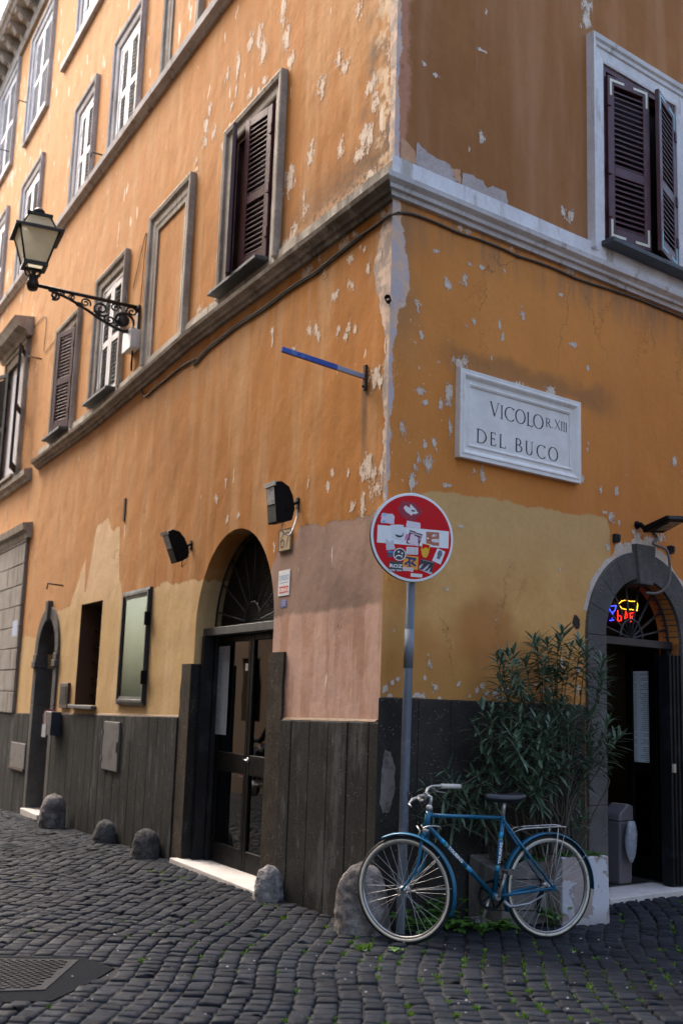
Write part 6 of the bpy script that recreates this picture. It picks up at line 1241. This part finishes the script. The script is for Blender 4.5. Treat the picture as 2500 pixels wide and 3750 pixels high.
for s_ in (-1, 1): q.tube([WFr(0, s_ * .05, 0), WFr((RW_ + .012) * math.cos(.12), s_ * .02, (RW_ + .012) * math.sin(.12))], .002, 5); q.tube([WFr(0, s_ * .05, 0), WFr((RW_ + .012) * math.cos(.75), s_ * .02, (RW_ + .012) * math.sin(.75))], .002, 5)
q.build('guard_stays', M_CHROME, g1); q = MB()
for s_ in (-1, 1):
    for a_ in (.62, 1.25): q.tube([RWF(0, s_ * .055, .01), RWF((RW_ + .014) * math.cos(a_), s_ * .024, (RW_ + .014) * math.sin(a_))], .002, 5)
q.build('guard_stays', M_CHROME, g2)
# stem and bars
S0 = ax_at(.83); HBc = ax_at(.885) - sx_ * .035
q = MB(); q.tube([S0 - Z3 * .02, ax_at(.875), HBc], [.0115, .0115, .013], 10); q.tube([HBc - sy_ * .022, HBc + sy_ * .022], .017, 10); q.build('stem', M_CHROME, bike)
def HB(x, y, z): return HBc + sx_ * x + sy_ * y + Z3 * z
q = MB(); q.tube(bez([HB(.11, -.285, .045), HB(.06, -.19, .050), HB(-.01, -.10, .045), HB(-.02, -.045, .01), HB(0, 0, 0), HB(-.02, .05, -.005), HB(-.01, .11, -.01), HB(.05, .20, -.015), HB(.10, .28, -.02)], 8), .0092, 8); hb = q.build('handlebar', M_CHROME, bike)
q = MB(); q.tube([HB(.035, -.155, .050), HB(.115, -.29, .045)], .0155, 12); q.build('grip', M_GRIP, hb, label='cream rubber grip on the far handlebar end')
q = MB(); q.tube([HB(.05, .20, -.015), HB(.11, .29, -.02)], .0155, 12); q.build('grip', M_SADDLE, hb)
for s_, c_ in ((1, -.01), (-1, .04)): q = MB(); q.tube([HB(.0, s_ * .13, c_), HB(-.03, s_ * .15, c_ - .01), HB(-.02, s_ * .22, c_ - .03), HB(.02, s_ * .28, c_ - .04)], [.012, .010, .006, .005], 8); q.build('brake_lever', M_CHROME, hb)
q = MB(); q.tube(bez([HB(-.03, .14, -.01), HB(-.09, .08, .02), HB(-.10, .02, -.06), HB(-.03, .03, -.16), ax_at(.68) + sy_ * .02 - sx_ * .03], 8), .0028, 5); q.tube(bez([HB(-.03, -.14, .04), HB(-.06, -.05, -.02), HB(.0, .03, -.09), BK(.14, .02, .74)], 8), .0028, 5); q.build('brake_cable', M_BLACK, hb)
q = MB(); q.tube([ax_at(.70) + sy_ * .03 - sx_ * .05, ax_at(.675) + sy_ * .045 - sx_ * .02, ax_at(.63) + sy_ * .035 - sx_ * .03], .006, 6); q.tube([ax_at(.70) - sy_ * .03 - sx_ * .05, ax_at(.675) - sy_ * .045 - sx_ * .02, ax_at(.63) - sy_ * .035 - sx_ * .03], .006, 6); q.tube(bez([BK(.06, .03, .69), BK(.10, .045, .705), BK(.17, .03, .70), BK(.20, 0, .68)], 6), .006, 6); q.build('brake', M_CHROME, bike)
# saddle
q = MB(); q.tube([BK(.640, 0, .75), BK(.651, 0, .862)], .0125, 10); q.build('seat_post', M_CHROME, bike)
q = MB(); rings = []
for x, hw, zt_, th in ((.505, .014, .890, .03), (.52, .026, .902, .054), (.57, .030, .900, .060), (.64, .042, .896, .062), (.70, .070, .902, .068), (.745, .082, .908, .068), (.77, .070, .908, .050), (.782, .045, .902, .026)):
    rings.append([BK(x, hw * math.cos(a_), zt_ - th / 2 + th / 2 * (math.sin(a_) if math.sin(a_) > 0 else .9 * math.sin(a_))) for a_ in np.arange(14) * 2 * math.pi / 14])
q.loft(rings, True, True, True); sdl = q.build('saddle', M_SADDLE, bike); sb = sdl.modifiers.new('s', 'SUBSURF'); sb.levels = sb.render_levels = 1
q = MB()
for s_ in (-1, 1): q.tube(bez([BK(.55, s_ * .012, .870), BK(.60, s_ * .02, .852), BK(.68, s_ * .022, .852), BK(.74, s_ * .04, .868)], 5), .0035, 5)
q.build('saddle_rails', M_CHROME, sdl)
# rack
q = MB()
for s_ in (-1, 1): q.tube(bez([BK(.70, s_ * .02, .655), BK(.76, s_ * .045, .682), BK(.90, s_ * .05, .690), BK(1.04, s_ * .05, .695), BK(1.09, s_ * .03, .690)], 5), .0045, 6); q.tube([BK(1.02, s_ * .05, .694), BK(WB, s_ * .058, .33)], .0032, 5)
for x in (.78, .88, .98, 1.07): q.tube([BK(x, -.05, .690), BK(x, .05, .690)], .0035, 5)
q.build('luggage_rack', M_CHROME, bike)
# cranks
def cr_(a_, y, up_): return BK(BBp[0] + .168 * math.cos(a_), y, BBp[1] + .168 * math.sin(a_))
a_ = math.radians(72)
for s_, an in ((1, a_), (-1, a_ + math.pi)):
    q = MB(); q.tube([BK(BBp[0], s_ * .03, BBp[1]), BK(BBp[0], s_ * .052, BBp[1])], .018, 10); q.tube([BK(BBp[0], s_ * .052, BBp[1]), cr_(an, s_ * .06, 0)], [.011, .008], 8); ck = q.build('crank', M_CHROME, bike)
    q = MB(); e = cr_(an, s_ * .06, 0); PF = Frame(e, bd, bn * s_); q.box(PF, -.038, .038, .012, .024, -.012, .012); q.box(PF, -.038, .038, .078, .090, -.012, .012); q.box(PF, -.042, -.030, .012, .090, -.010, .010); q.box(PF, .030, .042, .012, .090, -.010, .010); q.tube([PF(0, 0, 0), PF(0, .09, 0)], .007, 6); q.build('pedal', simple('pedal_metal', (.16, .15, .14), .5, .6, .3, 30), ck)
q = MB(); CFm = Frame(BK(BBp[0], -.045, BBp[1]), bd, bn); q.loft([[CFm(r_ * math.cos(t), y, r_ * math.sin(t)) for r_, y in ((.088, -.002), (.094, 0), (.088, .002), (.074, 0))] for t in np.arange(40) * math.pi / 20], True, False, True, True)
for k in range(5): t = k * 2 * math.pi / 5; q.tube([CFm(0, 0, 0), CFm(.08 * math.cos(t), 0, .08 * math.sin(t))], .006, 5)
q.build('chainring', M_BLACKB, bike)
q = MB(); q.tube([BK(BBp[0], -.045, BBp[1] + .092), BK(WB, -.045, RW_ + .038)], .004, 5); q.tube([BK(BBp[0], -.045, BBp[1] - .092), BK(WB - .04, -.045, RW_ - .155)], .004, 5); q.build('chain', M_BLACKB, bike)
q = MB(); q.disc(Frame(BK(WB, -.045, RW_), bd, bn), [(0, -.012), (.03, -.012), (.045, .01), (0, .012)], 20); q.tube([BK(WB, -.05, RW_ - .01), BK(WB - .03, -.055, RW_ - .07), BK(WB - .045, -.055, RW_ - .15)], [.012, .016, .010], 8)
for z in (-.075, -.15): q.disc(Frame(BK(WB - .035, -.05, RW_ + z), bd, bn), [(0, -.005), (.022, -.005), (.022, .005), (0, .005)], 12)
q.build('derailleur', M_BLACKB, bike)
q = MB(); q.tube([BK(.63, .03, .245), BK(.665, .045, .215), BK(.70, .05, .215), BK(.80, .055, .228), BK(.90, .06, .275)], [.014, .013, .009, .008, .007], 8); q.build('kickstand', simple('stand_alu', (.30, .31, .34), .4, .7, .2, 20), bike)
# ================================================================ PLANTERS AND PLANTS
c0 = G(2058, 3392); c1_ = G(2232, 3380); px_ = (c1_ - c0); pw = np.linalg.norm(px_); px_ /= pw; py_ = V(-px_[1], px_[0], 0); PLF = Frame(c0, px_, py_)
PH = .445; PD = .50
def peeling():
    g = Gx('peeling_white_paint'); p = g.pos(); a_ = g.noise(p, 5.5, 5, .55, .4); f = g.noise(p, 40, 4)
    under = g.mix(g.noise(p, 9, 5), (.30, .25, .23), (.45, .38, .35)); top = g.mix(f, (.50, .50, .54), (.60, .60, .64)); m_ = g.ss(a_, .505, .515)
    c = g.mix(m_, under, top); c = g.mix(g.m('MULTIPLY', g.ss(a_, .495, .505), g.ss(a_, .520, .510)), c, (.30, .27, .26)); z = g.sepz(p)[2]
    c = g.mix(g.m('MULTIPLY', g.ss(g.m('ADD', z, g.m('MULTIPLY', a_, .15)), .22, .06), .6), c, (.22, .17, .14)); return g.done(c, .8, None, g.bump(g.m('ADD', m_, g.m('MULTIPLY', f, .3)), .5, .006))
pt = thing('planter', c0 + px_ * pw / 2 + py_ * PD / 2, 'square masonry planter with peeling white paint beside the bar door', 'planter')
q = MB(); q.hexa([PLF(0, 0, -.03), PLF(pw, 0, -.03), PLF(pw, PD, -.03), PLF(0, PD, -.03), PLF(.004, .004, PH), PLF(pw - .004, .004, PH), PLF(pw - .004, PD, PH), PLF(.004, PD, PH)]); q.build('planter_box', peeling(), pt, .008, seg=2)
q = MB(); q.quadf([PLF(.04, .04, PH + .003), PLF(pw - .04, .04, PH + .003), PLF(pw - .04, PD - .04, PH + .003), PLF(.04, PD - .04, PH + .003)]); q.build('planter_soil', M_SOIL, pt)
P2_ = thing('planter', RF(.98, .22, 0), 'rough grey concrete planter with a broken corner behind the rear wheel', 'planter'); q = MB()
ring = lambda z, s_=0.: [RF(.78 + s_, .06, z), RF(1.24 - s_, .06, z - .01), RF(1.24 - s_, .38 - s_, z - .03), RF(1.00, .40 - s_, z + .0), RF(.78 + s_, .38 - s_, z - .10)]
q.loft([ring(-.03), ring(.30), ring(.44, .01)], True, True); q.build('planter_box', stone('rough_concrete', (.16, .15, .14), (.26, .24, .22), 6, 45, (.4, .4, .4), streak=(.09, .085, .08)), P2_, .012, seg=2)
tp = RF(1.30, .28, 0); q = MB(); q.disc(Frame(tp, V(1, 0, 0), Z3, V(0, 1, 0)), [(0, 0), (.06, 0), (.085, .34), (.095, .34), (.095, .40), (.07, .40), (0, .38)], 20); tag(q.build('flower_pot', M_TERRA), 'terracotta pot squeezed between the two planters', 'flower pot')
# oleander
def lanceo(q, p, d_, Ln, wd_, droop, up0=Z3):
    d_ = d_ / np.linalg.norm(d_); s_ = np.cross(d_, up0); s_ /= np.linalg.norm(s_) + 1e-9; up_ = np.cross(s_, d_); k = len(q.v)
    for i_, (t, w_) in enumerate(((0, .12), (.25, .75), (.5, 1.), (.75, .72), (1., .04))):
        c_ = p + d_ * Ln * t - Z3 * droop * Ln * t * t
        for e_, f_ in ((-1, .28), (0, 0), (1, .28)): q.v.append(tuple(c_ + s_ * e_ * w_ * wd_ / 2 + up_ * f_ * w_ * wd_ / 2))
    for i_ in range(4):
        for j in range(2): a_ = k + i_ * 3 + j; q.f.append((a_, a_ + 1, a_ + 4, a_ + 3)); q.sm.append(True)
tips = [(2061,2312,.30),(2040,2345,.2),(1950,2344,.30),(1965,2350,.2),(2000,2352,.2),(1858,2395,.35),(1815,2405,.25),(1878,2398,.4),(2088,2370,.35),(2142,2380,.4),(2120,2350,.3),(2205,2415,.42),(2228,2640,.50),(2180,2665,.4),(2165,2700,.45),(1797,2600,.4),(1760,2590,.3),(1863,2680,.5),(1840,2620,.35),(1732,2655,.3),(1900,2620,.45),(1965,2640,.45),(2010,2650,.5),(2079,2632,.45),(1940,2570,.3),(2000,2560,.35),(2060,2570,.3),(2110,2600,.4),(1890,2720,.5),(1960,2720,.55),(2030,2700,.5),(2153,2790,.45),(2170,2760,.4),(1631,2823,.25),(1560,2885,.25),(1730,2830,.3),(1697,2895,.35),(1747,2935,.3),(1930,2860,.5),(1888,2815,.45),(1850,2800,.4),(1960,2870,.5),(2145,2985,.4),(1800,2830,.35),(1770,2760,.3),(1830,2740,.4),(2100,2720,.45),(2230,2710,.48),(1750,3005,.2),(2120,2960,.4),(1650,2860,.3),(1580,2920,.2),(1905,2520,.3),(1870,2470,.3),(1830,2500,.35),(2010,2460,.25),(2060,2440,.25),(1985,2430,.3),(1920,2430,.25),(1980,2780,.5),(2060,2790,.5),(1545,2990,.18)]
ol = thing('oleander', RF(1.35, .3, .40), 'tall oleander bush growing from the planter against the wall', 'shrub')
qs, ql, qg = MB(), MB(), MB()
tips = tips + [(x + rnd.uniform(-45, 45), y + rnd.uniform(10, 90), max(.12, n + rnd.uniform(-.12, .1))) for x, y, n in tips if rnd.random() < .35 and x > 1700 and y < 2650]
def stemnorm(v_): return v_ / (np.linalg.norm(v_) + 1e-9)
for (x, y, n) in tips:
    tip = RP(x, y, n) if True else 0
    b0 = RF(rnd.uniform(1.25, 1.62), rnd.uniform(.18, .42), .42) if x > 1840 or rnd.random() < .4 else RF(rnd.uniform(.85, 1.2), rnd.uniform(.14, .3), .40)
    mid = b0 * .5 + tip * .5 + V(rnd.uniform(-.06, .06), rnd.uniform(-.05, .05), rnd.uniform(.02, .12)); m2_ = mid * .4 + tip * .6 - Z3 * .04
    path = bez([b0, b0 * .7 + mid * .3 + Z3 * .05, mid, m2_, tip], 6); m_ = len(path); thk = rnd.uniform(.0055, .0105); qs.tube(path[:-6], list(np.linspace(thk, .0045, m_ - 6)), 6); qg.tube(path[-7:], list(np.linspace(.0045, .002, 7)), 5)
    ax_ = stemnorm(path[-1] - path[-8]); L_ = rnd.uniform(.22, .36)
    a_ = rnd.uniform(0, 6); s1_ = stemnorm(np.cross(ax_, V(.3, .2, .9))); s2_ = np.cross(ax_, s1_); ks = rnd.randint(10, 15) if y < 2700 else rnd.randint(6, 9)
    for k in range(ks):
        t = k / (ks - 1); p = tip - ax_ * L_ * (1 - t)
        # follow the stem
        acc = 0; jj = m_ - 1
        need = L_ * (1 - t); sg_ = 0.
        while jj > 1:
            sg_ = np.linalg.norm(path[jj] - path[jj - 1])
            if acc + sg_ >= need: break
            acc += sg_; jj -= 1
        p = path[jj] + (path[jj - 1] - path[jj]) * min(1, (need - acc) / max(sg_, 1e-6))
        for w3 in range(3):
            b_ = a_ + k * 1.05 + w3 * 2.094 + rnd.uniform(-.25, .25); el = .0 + .95 * t ** 2 + rnd.uniform(-.25, .25)
            d_ = (s1_ * math.cos(b_) + s2_ * math.sin(b_)) * math.cos(el) + ax_ * math.sin(el); dn = p + d_ * .13
            if (dn - P0) @ nR < .02: d_ = d_ + nR * .6
            lanceo(ql, p, d_, rnd.uniform(.095, .165) * (1 - .3 * t * (t > .93)), rnd.uniform(.018, .028), rnd.uniform(.0, .3))
    # side twig now and then
    if rnd.random() < .5:
        j0 = path[m_ // 2]; tw = j0 + V(rnd.uniform(-.2, .2), rnd.uniform(-.15, .05), rnd.uniform(.08, .25)); qs.tube([j0, (j0 + tw) / 2 + Z3 * .02, tw], .0035, 5); ax2 = stemnorm(tw - j0)
        for k in range(14): b_ = rnd.uniform(0, 6.28); d_ = (V(math.cos(b_), math.sin(b_), rnd.uniform(0, .8))); lanceo(ql, tw - ax2 * rnd.uniform(0, .12), stemnorm(d_), rnd.uniform(.08, .13), .016, rnd.uniform(.1, .5))
qs.tube(bez([RF(1.6, .35, .45), RF(1.72, .38, .7), RF(1.85, .42, .92), RP(2208, 2838, .44)], 6), .006, 6)
qs.tube(bez([RF(1.0, .25, .45), RF(.75, .3, .85), RP(1790, 2822, .3), RP(1700, 2870, .3)], 6), .005, 6)
qs.build('woody_stems', M_STEM, ol); qg.build('green_shoots', M_STEMG, ol, recalc=False); ql.build('foliage', M_LEAF, ol, recalc=False)
# ferns on the planters
def fern(q, p, n_, l_):
    for k in range(n_):
        a_ = rnd.uniform(0, 6.283); d_ = V(math.cos(a_), math.sin(a_), rnd.uniform(.3, .9)); d_ = stemnorm(d_); L_ = l_ * rnd.uniform(.6, 1.2); s_ = stemnorm(np.cross(d_, Z3))
        for i_ in range(9):
            t = (i_ + 1) / 9; c_ = p + d_ * L_ * t - Z3 * .55 * L_ * t * t
            for e_ in (-1, 1): lanceo(q, c_, s_ * e_ + d_ * .5, .030 * (1.1 - t), .010, .3)
q = MB()
for _ in range(26): fern(q, PLF(rnd.uniform(.03, pw - .02), rnd.uniform(.02, PD * .7), PH + .005), 6, .09)
fern(q, PLF(pw * .8, .1, PH), 5, .20)
tag(q.build('fern', M_FERN, recalc=False), 'bright green fern fronds over the rim of the white planter', 'fern', 'ferns in the planters'); q = MB()
for _ in range(16): fern(q, RF(rnd.uniform(.85, 1.25), rnd.uniform(.2, .4), .42), 6, .08)
tag(q.build('fern', M_FERN, recalc=False), 'green fern fronds on the grey concrete planter behind the rear wheel', 'fern', 'ferns in the planters')
# broad-leaved weeds at the foot of the wall under the bicycle
def weed(q, p, h_, n_, s_):
    for k in range(n_):
        a_ = rnd.uniform(0, 6.283); r_ = h_ * rnd.uniform(.1, .9); c_ = p + V(r_ * math.cos(a_), r_ * math.sin(a_), h_ * rnd.uniform(.25, 1.)); q.tube([p, (p + c_) / 2 + Z3 * .01, c_], .0012, 3, False)
        t0_ = rnd.uniform(0, 6.28)
        for w3 in range(3):
            t = t0_ + w3 * 2.1; d_ = V(math.cos(t), math.sin(t), rnd.uniform(-.3, .3)); sl = s_ * rnd.uniform(.7, 1.3); e_ = stemnorm(d_); si = stemnorm(np.cross(e_, Z3)); k0 = len(q.v)
            pts = [c_, c_ + e_ * sl * .35 + si * sl * .45, c_ + e_ * sl * .8 + si * sl * .3, c_ + e_ * sl * 1.05 - Z3 * sl * .2, c_ + e_ * sl * .8 - si * sl * .3, c_ + e_ * sl * .35 - si * sl * .45]
            q.quadf([pts[0], pts[1], pts[2], pts[3]]); q.quadf([pts[0], pts[3], pts[4], pts[5]])
wgroups = [(1500, 3400, .12, 5), (1560, 3385, .14, 6), (1625, 3370, .15, 7), (1700, 3330, .17, 8), (1735, 3320, .20, 9), (1780, 3350, .15, 7), (1820, 3365, .13, 7), (1880, 3345, .15, 7), (1940, 3330, .17, 8), (2000, 3350, .17, 8), (2035, 3370, .12, 5), (1665, 3395, .07, 4), (1840, 3390, .07, 5), (1760, 3395, .08, 5)]
for i_, (x, y, h_, n_) in enumerate(wgroups):
    q = MB(); b0 = G(x, y + 18)
    if (b0 - P0) @ nR < .05: b0 = b0 + nR * (.06 - (b0 - P0) @ nR)
    for _ in range(4): weed(q, b0 + V(rnd.uniform(-.06, .06), rnd.uniform(-.04, .04), .0), h_ * 1.1, n_, .040)
    tag(q.build('weed', M_WEED, recalc=False, origin=b0), 'leafy green weed in the clump at the wall foot behind the bicycle wheels', 'weed', 'weeds growing under the bicycle')
q = MB(); weed(q, G(1452, 3492), .04, 9, .022); tag(q.build('weed', M_WEED, recalc=False), 'small bright weed at the foot of the front tyre', 'weed'); q = MB(); blade_tuft(q, *G(1330, 3478)[:2], 0, 120, .05, .03); tag(q.build('grass_tuft', M_MOSS, recalc=False), 'small grass tuft in front of the corner guard stone', 'grass tuft')

# ================================================================ RIDER ACROSS THE STREET (seen mirrored in the glass door)
so = LF(12.9, 4.85, gL(12.9)); SCF = Frame(so, dL, nL)
sct = thing('scooter', so, 'pale parked scooter mirrored faintly in the glass door', 'scooter')
def M2(x, y, z): return SCF(x, y, z)
q = MB(); rings = []
for x, w_, z0, z1 in ((-.95, .08, .62, .74), (-.80, .15, .50, .80), (-.50, .17, .40, .80), (-.28, .15, .34, .74), (-.20, .12, .22, .34), (.10, .14, .20, .28), (.28, .14, .22, .34)):
    rings.append([M2(x, w_ * math.cos(a_), (z0 + z1) / 2 + (z1 - z0) / 2 * math.sin(a_)) for a_ in np.arange(12) * math.pi / 6])
q.loft(rings, True, True, True); q.build('scooter_body', simple('scooter_pale', (.45, .46, .48), .3, 0, .1, 5), sct)
q = MB(); q.loft([[M2(x + .03 * abs(s_), y, z) for s_, y in ((-1, -w_), (0, 0), (1, w_), (1, w_ * .9), (0, .0), (-1, -w_ * .9))] for x, w_, z in ((.36, .16, .30), (.32, .20, .60), (.26, .17, .92))], False, False); q.tube([M2(.34, 0, .30), M2(.24, 0, 1.0)], .05, 10); q.build('leg_shield', simple('scooter_pale', (.45, .46, .48)), sct)
for x in (-.62, .52):
    q = MB(); q.loft([[M2(x + (.22 + dr_) * math.cos(t), y, .27 + (.22 + dr_) * math.sin(t)) for dr_, y in ((0, -.04), (.045, -.03), (.045, .03), (0, .04))] for t in np.arange(24) * math.pi / 12], True, False, True, True); wl = q.build('wheel', M_TYRE, sct)
    q = MB(); q.disc(Frame(M2(x, 0, .27), dL, nL), [(0, -.03), (.20, -.03), (.22, 0), (.20, .03), (0, .03)], 20); q.build('rim', M_RIM, wl)
q = MB(); q.tube(bez([M2(.12, -.32, 1.02), M2(.20, -.15, 1.05), M2(.22, 0, 1.0), M2(.20, .15, 1.05), M2(.12, .32, 1.02)], 6), .015, 8); q.build('handlebar', M_BLACK, sct)
q = MB(); q.loft([[M2(x, w_ * y, z + h_) for y, h_ in ((-1, 0), (1, 0), (.8, .07), (-.8, .07))] for x, w_, z in ((-.85, .10, .79), (-.5, .14, .80), (-.2, .11, .76))], True, True); q.build('seat', M_SADDLE, sct)
ps = Frame(M2(-.42, 0, .86), dL, nL)
J = [((0, 0, .02), .15, -1), ((-.02, 0, .22), .145, 0), ((.03, 0, .42), .165, 1), ((.06, 0, .54), .075, 2), ((.08, 0, .62), .062, 3), ((.09, 0, .70), .092, 4), ((.085, 0, .78), .085, 5), ((.03, .19, .45), .06, 2), ((.14, .26, .22), .048, 7), ((.42, .27, .20), .038, 8), ((.52, .26, .20), .035, 9), ((.03, -.19, .45), .06, 2), ((.14, -.26, .22), .048, 11), ((.42, -.27, .20), .038, 12), ((.52, -.26, .20), .035, 13), ((.06, .11, -.01), .095, 0), ((.44, .17, .02), .07, 15), ((.42, .20, -.40), .05, 16), ((.52, .21, -.52), .042, 17), ((.06, -.11, -.01), .095, 0), ((.44, -.17, .02), .07, 19), ((.42, -.20, -.40), .05, 20), ((.52, -.21, -.52), .042, 21)]
me = bpy.data.meshes.new('person'); po_ = ps(0, 0, -.86); me.from_pydata([tuple(ps(*j[0]) - po_) for j in J], [(j[2], i_) for i_, j in enumerate(J) if j[2] >= 0], [])
o = bpy.data.objects.new('person', me); COL.objects.link(o); o.location = tuple(po_); o.modifiers.new('skin', 'SKIN')
if not me.skin_vertices: bpy.context.view_layer.objects.active = o
for i_, sv_ in enumerate(me.skin_vertices[0].data): sv_.radius = (J[i_][1] * .9, J[i_][1] * .9); sv_.use_root = i_ == 0
sb_ = o.modifiers.new('sub', 'SUBSURF'); sb_.levels = sb_.render_levels = 2; me.materials.append(simple('dark_clothes', (.012, .012, .016), .8)); tag(o, 'person in dark clothes sitting on the scooter, mirrored in the glass door', 'person')
q = MB(); q.disc(Frame(ps(.10, 0, .62), dL, Z3, nL), [(0, 0), (.05, .005), (.074, .05), (.082, .10), (.078, .16), (.05, .20), (0, .215)], 16); h_ = q.build('face', simple('skin', (.35, .20, .14), .6), o)
q = MB(); q.disc(Frame(ps(.08, 0, .70), dL, Z3, nL), [(0, .0), (.088, .0), (.096, .06), (.085, .12), (.05, .155), (0, .165)], 16); q.build('hair', simple('dark_hair', (.012, .009, .007), .6), o)
